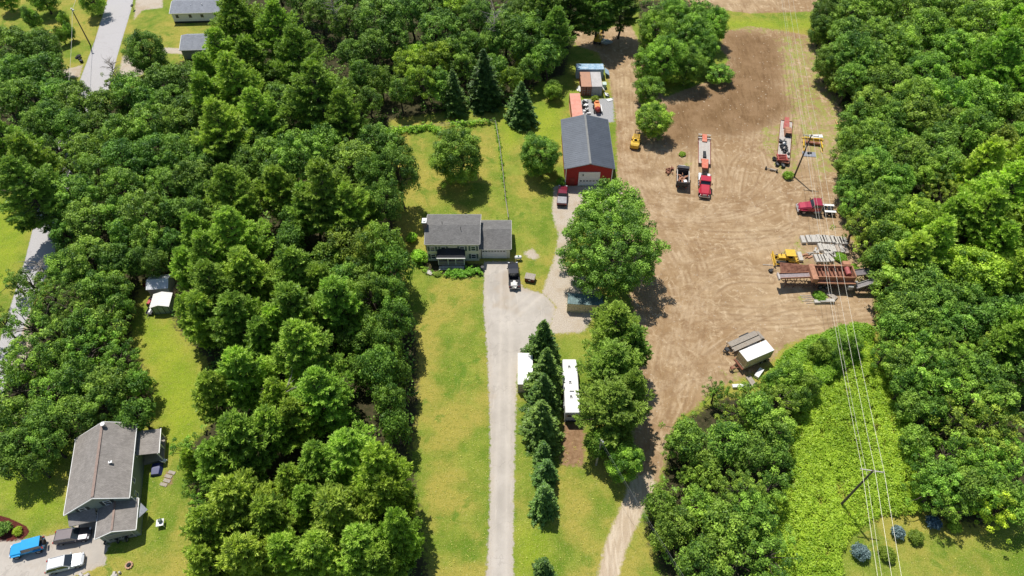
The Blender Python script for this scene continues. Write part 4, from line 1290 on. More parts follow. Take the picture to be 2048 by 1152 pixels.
# --- white mobile home and garage, top left
p = g(340, 0, 2.8)
mh = thing('mobile_home', 'long white single-storey mobile home with blue-grey roof at the top edge', 'house', (-83.6, 175.2, 0), R(3))
gable_parts(mh, 13.8, 7.6, 2.9, 4.0, SID_WHITE, SH_BLUE, .3, trim=WHITE)
for x in (-5.6, -2.2, .9, 4.7): window(mh, x, -3.8, 1.95, .6, .7, '-y', pm('frame_dark', (.05, .05, .05), .5))
m = MB(); m.box(0, 0, .25, 13.9, 7.65, .5); m.build('skirt', DARKM, mh)
m = MB(); m.cyl((1.0, -1.6, 3.4), (1.0, -1.6, 4.1), .1); m.cyl((-2.0, -1.6, 3.4), (-2.0, -1.6, 3.9), .07); m.build('vent_pipe', WHITE, mh)
m = MB(); m.box(8.3, 1.0, 1.4, 2.4, 5.2, 2.8); m.build('wing', SID_WHITE, mh)
m = MB(); m.box(8.4, 1.0, 2.87, 2.7, 5.5, .14); m.build('wing_roof', SH_BLUE, mh)
sg_ = thing('small_garage', 'small grey-roofed garage just below the white mobile home', 'garage', (-78.4, 157.6, 0), R(3))
gable_parts(sg_, 8.6, 7.0, 2.6, 4.0, GREYT, SH_BLUE, .25, trim=WHITE, asym=.6)
garage_door(sg_, -4.4, -.2, 0.02, 3.6, 2.2, '-x', WHITE, 6)
window(sg_, .5, -3.5, 1.6, .8, .7, '-y')

# --- the pair of sheds
TARP = pm('white_tarp', (0.72, 0.74, 0.80), .55, var=.08, scale=1.5)
s1 = g(322, 598)
sh1 = thing('tarp_shed', 'small shed under a white ridged tarp, behind the pale garden shed', 'shed', (s1.x - .3, s1.y + 2.3, 0), R(6))
gable_parts(sh1, 3.6, 3.1, 2.0, 2.75, pm('shed_canvas', (.42, .40, .42), .8), TARP, .12, th=.05)
m = MB(); m.box(-1.83, 0, 1.0, .05, 1.4, 1.9); m.build('door', pm('shed_brown', (.20, .13, .09), .8), sh1)
m = MB()
for k in (-1.6, 0, 1.6): m.cyl((k, 0, 2.85), (k, -1.6, 2.15), .035); m.cyl((k, 0, 2.85), (k, 1.6, 2.15), .035)
m.build('tarp_ribs', TARP, sh1)
s2 = g(326, 626)
sh2 = thing('garden_shed', 'pale cream metal garden shed with dark frame bars on its green front', 'shed', (s2.x, s2.y + 1.3, 0), R(96))
gable_parts(sh2, 2.9, 3.1, 1.9, 2.4, pm('shed_green', (.25, .33, .29), .6), pm('shed_roof_cream', (.78, .76, .72), .5, var=.06), .12, th=.05, ribs=.5)
m = MB()
for y in (-1.35, -.45, .45, 1.35): m.box(-1.47, y, .95, .05, .09, 1.9)
m.build('door_frame', DARKM, sh2)
m = MB(); m.box(-1.47, .0, .93, .03, .8, 1.8); m.build('door', pm('shed_green2', (.30, .38, .34), .6), sh2)

# ------------------------------------------------------------------ containers and trailers
def container(name, label, cat, x, y, rz, L=6.06, W=2.44, H=2.59, z0=0.0, wall=None, roof=None, doors=True, ribroof=False, group=None, ribs=True):
    t = thing(name, label, cat, (x, y, z0), rz, group)
    m = MB()
    hx, hy = L / 2 - .08, W / 2 - .05
    def zig(n, ln):
        pts = []
        for k in range(n * 4 + 1):
            ph = k % 4
            pts.append((ln * k / (n * 4), .0 if ph in (0, 1) else .05))
        return pts
    nL = max(4, int(L / .28)); nW = max(3, int(W / .28))
    for sg in (-1, 1):
        zz = zig(nL, 2 * hx)
        for a, b in zip(zz[:-1], zz[1:]):
            ya, yb = sg * (hy - a[1]), sg * (hy - b[1])
            m.quad((-hx + a[0], ya, .12), (-hx + b[0], yb, .12), (-hx + b[0], yb, H - .08), (-hx + a[0], ya, H - .08))
    ends = (1,) if doors else (-1, 1)
    for sg in ends:
        zz = zig(nW, 2 * hy)
        for a, b in zip(zz[:-1], zz[1:]):
            xa, xb = sg * (hx + .04 - a[1]), sg * (hx + .04 - b[1])
            m.quad((xa, -hy + a[0], .12), (xb, -hy + b[0], .12), (xb, -hy + b[0], H - .08), (xa, -hy + a[0], H - .08))
    m.box(0, 0, .08, L - .1, W - .1, .1)
    m.build('wall', wall, t)
    f = MB()
    for sx in (-1, 1):
        for sy in (-1, 1): f.box(sx * (L / 2 - .06), sy * (W / 2 - .06), H / 2, .12, .12, H - .04)
        f.box(sx * (L / 2 - .05), 0, H - .07, .1, W - .24, .12); f.box(sx * (L / 2 - .05), 0, .08, .1, W - .24, .14)
    for sy in (-1, 1):
        f.box(0, sy * (W / 2 - .04), H - .06, L - .24, .08, .1); f.box(0, sy * (W / 2 - .04), .08, L - .24, .08, .14)
    f.build('frame', wall, t)
    r_ = MB(); r_.box(0, 0, H + .002, L - .02, W - .02, .045)
    if ribroof:
        k = -L / 2 + .2
        while k < L / 2 - .1:
            r_.box(k, 0, H + .045, .13, W - .1, .045); k += .3
    r_.build('roof', roof or wall, t)
    if doors:
        for sg in (-1, 1):
            d = MB(); d.box(-L / 2 + .10, sg * (W / 4 - .02), H / 2, .07, W / 2 - .16, H - .3)
            do = d.build('door', wall, t)
            b = MB()
            for q in (-.3, .3): b.cyl((-L / 2 + .03, sg * W / 4 + q, .2), (-L / 2 + .03, sg * W / 4 + q, H - .2), .028, None, 6)
            for q in (.8, 1.4): b.box(-L / 2 + .04, sg * W / 4, q, .05, W / 2 - .35, .05)
            b.build('lock_bars', GREYT, do)
    return t
CP = lambda n, c, c2=None, **k: pm(n, c, .6, var=.12, scale=.8, col2=c2, **k)
SALM = CP('salmon_paint', (.66, .27, .19), (.60, .30, .22))
container('shipping_container', 'long salmon-pink shipping container between the lawn and the barn rear', 'container', 14.65, 129.4, R(91), 12.19, 2.44, 2.6, 0, SALM, SALM, True)
RC = CP('rust_paint', (.30, .11, .06), (.20, .09, .06)); RR_ = pm('rust_roof', (.50, .27, .17), .8, var=.15, scale=1, col2=(.40, .22, .15))
container('shipping_container', 'rust-brown container with open-framed doors, left of the grey one', 'container', 17.5, 141.3, R(90), 6.06, 2.44, 2.5, 0, RC, RR_, True)
GC = CP('grey_container', (.42, .44, .46), (.33, .34, .35)); GR = pm('grey_roof', (.47, .45, .43), .6, var=.12, scale=1, col2=(.30, .27, .25), lo=.62, hi=.7)
container('shipping_container', 'grey container with plain front standing right of the rust-brown one', 'container', 20.0, 141.3, R(90), 6.06, 2.44, 2.5, 0, GC, GR, False)
BCp = CP('blue_container', (.36, .50, .60), (.28, .40, .48)); BCr = pm('blue_roof', (.38, .56, .72), .35, .2, var=.2, scale=1.2, col2=(.62, .70, .76), lo=.5, hi=.65)
container('shipping_container', 'pale blue container with reflective roof, crosswise behind the other two', 'container', 18.9, 146.6, R(0), 6.6, 2.44, 2.5, 0, BCp, BCr, False, True)
m = thing('canvas_lean_to', 'grey-blue panel leaning at the right end of the pale blue container', 'panel', (23.2, 146.8, 0))
q = MB(); q.box(0, 0, 1.0, 1.3, 2.2, .08, ry=R(35)); q.box(-.3, -.9, .5, .1, .1, 1.0); q.box(-.3, .9, .5, .1, .1, 1.0); q.build('panel', BCp, m)
BEI = CP('beige_steel', (.62, .55, .36), (.50, .44, .28)); TEAL = pm('teal_roof', (.10, .165, .16), .6, var=.2, scale=1.4, col2=(.16, .25, .25))
container('storage_container', 'beige-sided container with teal ribbed roof beneath the huge oak', 'container', 12.9, 74.6, R(-4), 6.3, 2.44, 2.35, 0, BEI, TEAL, False, True)
container('storage_container', 'white-roofed beige container between the driveway and the spruce row', 'container', 2.15, 60.2, R(89.5), 6.0, 2.44, 2.5, 0, BEI, WHITED, True)
tc_ = container('storage_container', 'white-topped beige container carried on the trailer chassis in the dirt lot', 'container', 40.1, 63.2, R(24.6), 5.4, 2.25, 2.15, 1.05, BEI, pm('white_roof', (.80, .79, .76), .5, var=.03), False)
def wheel(t, x, y, r=.36, w=.24, dual=False, rim=RIM, z=None):
    m = MB(); m.cyl((x, y - w / 2, z or r), (x, y + w / 2, z or r), r, None, 16)
    o = m.build('wheel', BLACKR, t, bevel=.03)
    q = MB(); sg = 1 if y > 0 else -1
    q.cyl((x, y - w / 2 - .012, z or r), (x, y + w / 2 + .012, z or r), r * .58, None, 12)
    q.cyl((x, y + sg * (w / 2 + .01), z or r), (x, y + sg * (w / 2 + .05), z or r), r * .2, None, 8)
    q.build('rim', rim, o)
    return o
ch_ = thing('container_chassis', 'rusty trailer chassis with drawbar under the white-topped container', 'trailer', (40.1, 63.2, 0), R(24.6))
m = MB()
for y in (-.55, .55): m.box(0, y, .88, 6.0, .14, .26)
for x in (-2.7, -1.3, 0, 1.3, 2.7): m.box(x, 0, .86, .12, 2.1, .14)
m.build('frame', RUST, ch_)
m = MB(); m.cyl((-2.9, -.5, .85), (-4.6, 0, .7), .07); m.cyl((-2.9, .5, .85), (-4.6, 0, .7), .07); m.cyl((-4.5, 0, .7), (-4.5, 0, 0), .05); m.box(-4.2, 0, .75, .5, .5, .3)
m.box(-2.95, 0, 1.0, .35, 2.25, .2); m.build('drawbar', RUST, ch_)
for x in (1.2, 2.2):
    for y in (-.95, .95): wheel(ch_, x, y, .42, .26)
# flatbed beside it
a = g(1454, 687, .9); b = g(1507, 662, .9); c = g(1528, 678, .9); d = g(1468, 702, .9)
cc = (a + b + c + d) / 4; ang = math.atan2((b - a).y, (b - a).x); Lf = ((b - a).length + (c - d).length) / 2; Wf = ((d - a).length + (c - b).length) / 2
fb = thing('flatbed_trailer', 'empty flatbed trailer with worn plank deck behind the beige container', 'trailer', (cc.x, cc.y, 0), (ang + R(24.6)) / 2)
m = MB()
for k in range(12):
    if k in (5,): continue
    m.box(random.Random(k).uniform(-.05, .05), -Wf / 2 + (k + .5) * Wf / 12, .93, Lf - random.Random(k).uniform(0, .3), Wf / 12 - .025, .06)
m.build('deck', WOODG, fb)
m = MB()
for y in (-Wf / 2, Wf / 2, 0): m.box(0, y, .80, Lf + .1, .10, .18)
m.cyl((-Lf / 2, -.8, .75), (-Lf / 2 - 1.5, 0, .6), .06); m.cyl((-Lf / 2, .8, .75), (-Lf / 2 - 1.5, 0, .6), .06); m.cyl((-Lf / 2 - 1.2, 0, .6), (-Lf / 2 - 1.2, 0, 0), .05)
m.box(-Lf / 2 - .7, 0, .72, .6, .7, .35)
m.build('frame', DARKM, fb)
m = MB(); m.box(Lf / 2 + .5, 0, .55, 1.0, Wf - .3, .06, ry=R(35)); m.build('ramp', WOODG, fb)
for x in (.2, 1.2):
    for y in (-Wf / 2 - .12, Wf / 2 + .12): wheel(fb, x, y, .38, .22)
for y in (-1, 1):
    m = MB(); m.box(.7, y * (Wf / 2 + .12), .86, 2.0, .3, .05); m.build('fender', DARKM, fb)

# travel trailer
tt = thing('travel_trailer', 'long white travel trailer parked between the spruces and the pine row', 'trailer', (9.35, 56.9, 0), R(90))
TW = pm('trailer_white', (.80, .80, .78), .4, var=.04, scale=.9, col2=(.70, .69, .66), lo=.6, hi=.8)
m = MB()
sec = lambda x, z1, hw: [(x, -hw, .55), (x, hw, .55), (x, hw, z1 - .12), (x, hw - .12, z1), (x, -hw + .12, z1), (x, -hw, z1 - .12)]
m.loft([sec(-5.05, 3.12, 1.16), sec(3.9, 3.15, 1.17), sec(4.6, 3.0, 1.14), sec(5.0, 2.6, 1.08), sec(5.15, 1.7, 1.0)])
m.build('body', TW, tt)
m = MB(); m.box(-5.08, 0, 1.85, .05, 2.2, 2.4); rw = m.build('rear_panel', pm('trailer_rear', (.40, .45, .52), .5), tt)
m = MB(); m.box(-5.12, .55, 2.1, .03, .7, .5); m.build('rear_window', GLASS, rw)
m = MB(); m.box(-5.2, 0, .6, .2, 2.3, .2); m.build('bumper', DARKM, tt)
for x in (3.2, .3, -2.3):
    m = MB(); m.box(x, .15, 3.22, .45, .5, .16); vv = m.build('roof_vent', WHITE, tt)
    m = MB(); m.box(x, .15, 3.31, .3, .36, .03); m.build('vent_lid', DARKM, vv)
m = MB(); m.box(-.9, 0, 3.26, .9, .7, .25); m.build('air_conditioner', WHITE, tt)
for x in (-3, 0, 2.4): window(tt, x, -1.16, 2.0, .9, .6, '-y', GREYT); window(tt, x, 1.16, 2.0, .9, .6, '+y', GREYT)
m = MB(); m.cyl((5.0, -.6, .6), (6.3, 0, .55), .06); m.cyl((5.0, .6, .6), (6.3, 0, .55), .06); m.cyl((5.6, .0, .6), (5.6, 0, 1.2), .18); m.build('drawbar', DARKM, tt)
for x in (-.5, .45):
    for y in (-1.0, 1.0): wheel(tt, x, y, .36, .24)

# ------------------------------------------------------------------ road vehicles
def paint(n, c, metal=.2, rough=.3): return pm(n, c, rough, metal, var=.05, scale=1.5, coat=.7)
LAMPW = pm('headlight_glass', (.75, .76, .78), .15, coat=1); LAMPR = pm('taillight_red', (.45, .02, .015), .2, coat=1)
def frame_on(u0, v0, u1, v1):
    a, b = g(u0, v0), g(u1, v1)
    return (a + b) / 2, math.atan2((b - a).y, (b - a).x), (b - a).length
def lights(t, L, W, z, zt=None):
    for sg in (-1, 1):
        m = MB(); m.box(L / 2 - .10, sg * (W / 2 - .25), z, .16, .34, .16); m.build('headlight', LAMPW, t, bevel=.02)
        m = MB(); m.box(-L / 2 + .05, sg * (W / 2 - .16), zt or z + .1, .12, .22, .34); m.build('taillight', LAMPR, t, bevel=.02)
def mirrors(t, x, W, z, mat):
    for sg in (-1, 1):
        m = MB(); m.box(x, sg * (W / 2 + .11), z, .12, .2, .15); m.build('mirror', mat, t, bevel=.02)
def cabin(t, xb0, xb1, xt0, xt1, W, zb, zt, mat, inset=.16):
    m = MB()
    hb, ht = W / 2 - .05, W / 2 - inset
    m.loft([[(xb0, -hb, zb), (xb1, -hb, zb), (xb1, hb, zb), (xb0, hb, zb)], [(xt0, -ht, zt), (xt1, -ht, zt), (xt1, ht, zt), (xt0, ht, zt)]])
    gg = m.build('windows', GLASS, t)
    m = MB(); m.box((xt0 + xt1) / 2, 0, zt + .02, xt1 - xt0 + .08, 2 * ht + .05, .07)
    for sg in (-1, 1):
        for (x0, x1) in ((xb0, xt0), (xb1, xt1), ((xb0 + xb1) / 2, (xt0 + xt1) / 2), ):
            m.cyl((x0, sg * hb, zb), (x1, sg * ht, zt), .05, None, 5)
    m.build('roof', mat, t, bevel=.03)
    return gg
def suv(name, label, cat, pts, mat, L=4.6, W=1.86, kind='suv', roofmat=None, group=None):
    c, a, _ = frame_on(*pts)
    t = thing(name, label, cat, (c.x, c.y, 0), a, group)
    h = L / 2
    m = MB()
    def s_(x, z0, z1, hw, sh=.10): return [(x, -hw + .05, z0), (x, hw - .05, z0), (x, hw, z0 + .25), (x, hw, z1 - sh), (x, hw - .10, z1), (x, -hw + .10, z1), (x, -hw, z1 - sh), (x, -hw, z0 + .25)]
    w = W / 2
    if kind == 'jeep':
        m.loft([s_(-h + .1, .5, 1.15, w - .12), s_(h - .1, .5, 1.12, w - .16)])
    else:
        m.loft([s_(-h, .42, .95, w - .12), s_(-h + .18, .32, 1.05, w - .02), s_(-.3, .30, 1.05, w), s_(h * .38, .30, 1.04, w), s_(h * .85, .32, .90, w - .06), s_(h, .42, .72, w - .26)])
    m.build('body', mat, t, bevel=.03 if kind == 'jeep' else 0, smooth=False)
    if kind == 'jeep':
        cabin(t, -h + .15, h * .28, -h + .2, h * .16, W - .2, 1.1, 1.82, roofmat or mat, .12)
        for x in (-h + .85, h - .75):
            for sg in (-1, 1):
                m = MB(); m.box(x, sg * (w - .08), .92, 1.05, .26, .10); m.build('fender', mat, t, bevel=.02)
                wheel(t, x, sg * (w - .12), .42, .28)
        m = MB(); m.cyl((-h + .02, 0, 1.1), (-h - .2, 0, 1.1), .38, None, 16); m.build('spare_tyre', BLACKR, t)
        m = MB(); m.box(h + .02, 0, .62, .16, W - .3, .2); m.build('bumper', DARKM, t)
        m = MB(); m.box(h - .09, 0, .95, .06, .9, .36); m.build('grille', DARKM, t)
    else:
        cabin(t, -h + .12, h * .42, -h + .55, h * .10, W, 1.02, 1.62, roofmat or mat)
        for x in (-h + .85, h - .88):
            for sg in (-1, 1): wheel(t, x, sg * (w - .10), .35, .23)
        m = MB(); m.box(h - .02, 0, .52, .10, W - .7, .22); m.build('grille', DARKM, t, bevel=.02)
        m = MB(); m.box(-h + .02, 0, .52, .10, W - .4, .2); m.build('bumper', DARKM, t, bevel=.02)
        for sg in (-1, 1):
            m = MB(); m.cyl((-h + .75, sg * (w - .22), 1.72), (h * .05, sg * (w - .22), 1.72), .02); m.build('roof_rail', RIM, t)
    lights(t, L, W, .82 if kind != 'jeep' else 1.0)
    mirrors(t, h * .33, W, 1.1, mat)
    return t
suv('parked_car', 'bright blue boxy off-road car parked on the pale house driveway', 'car', (95, 1090, 28, 1108), paint('blue_car', (.01, .34, .72), .1), 4.3, 1.87, 'jeep')
suv('parked_car', 'dark grey wagon parked nearest the house garage, nose to the right', 'car', (118, 1080, 183, 1070), paint('charcoal_car', (.10, .09, .10), .5), 4.7, 1.84, roofmat=paint('charcoal_roof', (.20, .17, .17), .3))
suv('parked_car', 'silver-white wagon parked at the front edge of the house driveway', 'car', (103, 1138, 169, 1121), paint('silver_car', (.66, .67, .67), .25), 4.7, 1.86)

def pickup(name, label, pts, mat, cabmat=None, bedmat=None, L=5.6, W=1.98, cover=None):
    c, a, _ = frame_on(*pts)
    t = thing(name, label, 'pickup truck', (c.x, c.y, 0), a)
    h = L / 2; w = W / 2
    m = MB()
    def s_(x, z0, z1, hw, sh=.10): return [(x, -hw + .05, z0), (x, hw - .05, z0), (x, hw, z0 + .25), (x, hw, z1 - sh), (x, hw - .10, z1), (x, -hw + .10, z1), (x, -hw, z1 - sh), (x, -hw, z0 + .25)]
    xc = -h * .24
    m.loft([s_(xc, .42, 1.18, w), s_(h * .42, .42, 1.16, w), s_(h * .88, .42, 1.06, w - .05), s_(h, .5, .86, w - .16)])
    m.build('body', mat, t)
    cabin(t, xc + .04, h * .46, xc + .18, h * .20, W, 1.15, 1.82, cabmat or mat)
    m = MB()
    xb = -h
    m.box((xb + xc) / 2, w - .06, .82, xc - xb, .12, .62); m.box((xb + xc) / 2, -w + .06, .82, xc - xb, .12, .62)
    m.box(xb + .05, 0, .82, .10, W - .24, .62); m.box((xb + xc) / 2, 0, .58, xc - xb, W - .24, .10)
    bd = m.build('bed', bedmat or mat, t)
    if cover:
        m = MB(); m.box((xb + xc) / 2 + .03, 0, 1.16, xc - xb - .12, W - .14, .05); m.build('bed_cover', cover, t, bevel=.01)
    m = MB(); m.box(-h - .08, 0, .55, .16, W - .1, .2); m.box(h + .04, 0, .58, .16, W - .2, .24); m.build('bumper', RIM if not cover else DARKM, t, bevel=.02)
    m = MB(); m.box(h - .01, 0, .80, .06, W - .9, .24); m.build('grille', DARKM, t)
    for x in (-h + 1.15, h - .95):
        for sg in (-1, 1): wheel(t, x, sg * (w - .11), .39, .26)
    lights(t, L, W, .92, .95); mirrors(t, h * .40, W, 1.25, DARKM)
    return t
pickup('pickup_truck', 'black pickup truck with pale load in its bed, on the farmhouse driveway', (1029, 582, 1025.5, 529), paint('black_paint', (.018, .018, .022), .2), L=5.9)
pb = thing('cargo_sheet', 'crumpled white sheeting lying in the bed of the black pickup', 'load', g(1028.5, 571, .66))
m = MB(); rr = random.Random(5)
for k in range(7): m.box(rr.uniform(-.35, .35), rr.uniform(-.6, .6), .12 + rr.uniform(0, .14), rr.uniform(.5, .9), rr.uniform(.4, .8), .2, rz=rr.uniform(0, 3), rx=rr.uniform(-.2, .2))
tag(m.build('cargo_sheet_mesh', pm('load_white', (.74, .72, .66), .8), pb), None); KIDS[pb.name][0].name = 'sheeting'
pickup('pickup_truck', 'maroon pickup truck with silver bed cover in front of the red barn', (1123, 414, 1125.5, 379), paint('maroon_paint', (.20, .015, .035), .3), bedmat=paint('maroon2', (.10, .02, .03), .3), cover=pm('silver_cover', (.30, .30, .31), .5, var=.2, scale=2), L=5.6)

# --- heavy machines ---
def bigtruck_base(t, x0, x1, mat=DARKM):
    m = MB()
    for y in (-.42, .42): m.box((x0 + x1) / 2, y, .85, x1 - x0, .12, .26)
    for k in range(5): m.box(x0 + (k + .5) * (x1 - x0) / 5, 0, .85, .1, .84, .14)
    m.build('chassis', mat, t)
def semi(name, label, pts, mat, L, rearx, fend=WHITE, mirror=True):
    c, a, ln = frame_on(*pts)
    t = thing(name, label, 'semi truck', (c.x, c.y, 0), a)
    h = L / 2
    bigtruck_base(t, -h, h - .4)
    m = MB()
    def s_(x, z0, z1, hw): return [(x, -hw, z0), (x, hw, z0), (x, hw, z1 - .25), (x, hw - .2, z1), (x, -hw + .2, z1), (x, -hw, z1 - .25)]
    m.loft([s_(h - 2.3, .95, 1.95, 1.02), s_(h - 1.2, .9, 1.75, .98), s_(h - .25, .8, 1.45, .9), s_(h, .8, 1.2, .8)])
    m.build('hood', mat, t)
    m = MB(); m.loft([[(h - 4.1, -1.12, .95), (h - 2.3, -1.12, .95), (h - 2.3, 1.12, .95), (h - 4.1, 1.12, .95)], [(h - 4.1, -1.12, 1.9), (h - 2.2, -1.12, 1.9), (h - 2.2, 1.12, 1.9), (h - 4.1, 1.12, 1.9)]])
    cb = m.build('cab', mat, t, bevel=.05)
    m = MB(); m.loft([[(h - 4.02, -1.06, 1.9), (h - 2.25, -1.06, 1.9), (h - 2.25, 1.06, 1.9), (h - 4.02, 1.06, 1.9)], [(h - 4.0, -.98, 2.55), (h - 2.75, -.98, 2.55), (h - 2.75, .98, 2.55), (h - 4.0, .98, 2.55)]])
    m.build('windows', GLASS, t)
    m = MB(); m.box(h - 3.42, 0, 2.62, 1.55, 2.08, .16)
    for sg in (-1, 1):
        m.cyl((h - 2.25, sg * 1.06, 1.9), (h - 2.75, sg * .98, 2.55), .06); m.cyl((h - 4.0, sg * 1.06, 1.9), (h - 4.0, sg * 1.0, 2.55), .07)
    m.build('roof', mat, t, bevel=.05)
    for sg in (-1, 1):
        m = MB(); m.box(h - 1.15, sg * 1.02, 1.12, 1.35, .42, .2); m.build('fender', mat, t, bevel=.08)
        wheel(t, h - 1.15, sg * .98, .5, .28)
        for x in rearx: wheel(t, x, sg * .92, .5, .5)
        m = MB(); m.box(sum(rearx) / 2, sg * .92, 1.08, abs(rearx[0] - rearx[1]) + 1.0, .56, .06); m.build('rear_fender', fend, t, bevel=.02)
        m = MB(); m.cyl((h - 4.3, sg * .95, .9), (h - 4.3, sg * .95, 3.0), .075); m.build('exhaust', RIM, t)
        m = MB(); m.cyl((h - 4.2, sg * 1.0, .75), (h - 3.0, sg * 1.0, .75), .28, None, 12); m.build('fuel_tank', RIM, t)
        m = MB(); m.box(h - .1, sg * .72, 1.0, .16, .3, .22); m.build('headlight', LAMPW, t)
        m = MB(); m.box(h - 2.35, sg * 1.32, 2.1, .1, .16, .45); m.cyl((h - 2.35, sg * 1.1, 2.2), (h - 2.35, sg * 1.3, 2.2), .025); m.build('mirror', DARKM, t)
    m = MB(); m.box(h + .03, 0, .68, .2, 2.2, .3); m.build('bumper', RIM, t, bevel=.03)
    m = MB(); m.box(h - .01, 0, 1.05, .06, .8, .4); m.build('grille', RIM, t)
    m = MB(); m.cyl((sum(rearx) / 2, 0, 1.0), (sum(rearx) / 2, 0, 1.1), .45, None, 14); m.build('fifth_wheel', DARKM, t)
    return t
REDP = paint('truck_red', (.50, .022, .045), .1, .35)
semi('semi_truck', 'dark red semi tractor without trailer, its nose toward the left', (1668, 425, 1594, 421), paint('semi_maroon', (.40, .03, .06), .2), 7.6, (-3.0, -1.75))
semi('tow_tractor', 'bright red tractor unit coupled under the long lowboy trailer', (1406.5, 352, 1407, 397), REDP, 7.4, (-2.6, -1.3))

ORNG = pm('faded_orange', (.66, .16, .09), .6, var=.15, scale=1.5, col2=(.55, .22, .14))
PALED = pm('pale_deck', (.56, .52, .47), .85, var=.2, scale=1.3, streak=False, col2=(.44, .38, .33))
lb = thing('lowboy_trailer', 'long lowboy trailer with pale deck and orange gooseneck behind the red tractor', 'trailer', (0, 0, 0), 0)
c, a, ln = frame_on(1407.5, 277, 1407, 345)
lb.location = (c.x, c.y, 0); lb.rotation_euler = (0, 0, a)
h = ln / 2
m = MB()
for k in range(8): m.box(-.3, -1.05 + k * .3, .78, ln - 3.4, .27, .09)
m.build('deck', PALED, lb)
m = MB()
for y in (-1.25, 1.25): m.box(-.3, y, .74, ln - 3.3, .10, .24)
m.box(-h + 1.1, 0, .82, 2.6, 1.0, .30); m.build('frame', pm('trailer_rust', (.30, .10, .07), .8, var=.2), lb)
m = MB(); m.box(-h + 1.1, 0, 1.02, 2.6, 1.0, .10); m.build('rear_bridge', ORNG, lb)
m = MB(); m.loft([[(h - 3.2, -.75, .8), (h - 3.2, .75, .8), (h - 3.2, .75, 1.1), (h - 3.2, -.75, 1.1)], [(h - 2.3, -.7, 1.2), (h - 2.3, .7, 1.2), (h - 2.3, .7, 1.6), (h - 2.3, -.7, 1.6)], [(h + .3, -.6, 1.2), (h + .3, .6, 1.2), (h + .3, .6, 1.55), (h + .3, -.6, 1.55)]])
m.build('gooseneck', ORNG, lb)
m = MB(); m.box(h - 4.2, 0, 1.0, .8, .7, .35); m.box(h - 5.4, 0, .95, 1.0, .6, .2); m.build('winch', DARKM, lb)
for x in (-h + .45, -h + 1.75):
    for y in (-1.15, -.72, .72, 1.15): wheel(lb, x, y, .44, .3)
for y in (-1, 1):
    for x in (-h - .12, -h + 1.1): 
        m = MB(); m.box(x, y * .95, .95, .30, .8, .06); m.build('mudguard', PALED, lb)

lb2 = thing('old_lowboy_trailer', 'parked lowboy trailer loaded with red and black scrap on the grass', 'trailer', (0, 0, 0), 0)
c, a, ln = frame_on(1571, 247, 1564, 330)
lb2.location = (c.x, c.y, 0); lb2.rotation_euler = (0, 0, a); h = ln / 2
m = MB()
for k in range(8): m.box(0, -1.1 + k * .314, .80, ln - .8, .28, .09)
m.build('deck', PALED, lb2)
m = MB()
for y in (-1.3, 1.3): m.box(0, y, .74, ln - .4, .10, .28)
m.box(h - .8, 0, .7, 1.8, 2.4, .3); m.box(-h + .1, 0, .74, .1, 2.5, .28); m.build('frame', RUST, lb2)
m = MB(); m.loft([[(-h + 3.3, -.6, .86), (-h + 3.3, .6, .86), (-h + 3.3, .6, 1.0), (-h + 3.3, -.6, 1.0)], [(-h + 1.8, -.6, .86), (-h + 1.8, .6, .86), (-h + 1.8, .6, 1.25), (-h + 1.8, -.6, 1.25)], [(-h - .8, -.45, .86), (-h - .8, .45, .86), (-h - .8, .45, 1.2), (-h - .8, -.45, 1.2)]])
m.build('gooseneck', pm('faded_red', (.46, .10, .08), .7, var=.2, scale=1.5, col2=(.36, .13, .10)), lb2)
for x in (h - 1.6, h - .5):
    for y in (-1.0, 1.0): wheel(lb2, x, y, .45, .5)
def at(u, v, z=0.0):
    p_ = g(u, v, z); return (p_.x, p_.y, z)
t = thing('scrap_box', 'rust-brown steel box standing on the old lowboy trailer', 'scrap', at(1574, 268, .86), R(-100))
m = MB(); m.box(0, 0, .55, 2.2, 1.3, 1.1); m.box(-.2, 0, 1.13, 1.6, 1.35, .06); m.build('box', RUSTL, t, bevel=.03)
m = MB(); m.box(1.12, 0, .5, .05, 1.1, .9); m.build('dark_hollow_plate', DARKM, t)  # solid dark plate standing in for the shaded hollow of the box
t = thing('engine_scrap', 'dark engine parts and white bucket heaped mid-deck on the old lowboy', 'scrap', at(1567, 293, .86), R(-95))
m = MB(); rr = random.Random(9)
for k in range(16):
    m.box(rr.uniform(-2.6, 2.6), rr.uniform(-.6, .6), .2, rr.uniform(.3, .9), rr.uniform(.2, .5), rr.uniform(.2, .5), rz=rr.uniform(0, 3), rx=rr.uniform(-.5, .5))
    if k % 3 == 0: m.cyl((rr.uniform(-2.4, 2.4), -.6, .3), (rr.uniform(-2.4, 2.4), .6, .35), .1)
m.build('engine_parts', DARKM, t)
m = MB(); m.cyl((-.8, .1, .3), (-.3, .25, .55), .28); m.build('bucket', WHITE, t)
t = thing('red_frame_scrap', 'red steel frame pieces across the near end of the old lowboy', 'scrap', at(1563.5, 317, .86), R(-95))
m = MB()
for k in range(4): m.box(-.8 + k * .55, 0, .25, .16, 2.2, .3)
m.box(0, -.9, .3, 2.0, .2, .3); m.box(0, .9, .3, 2.0, .2, .3); m.build('frame', pm('faded_red2', (.42, .09, .07), .7, var=.25, scale=2), t)
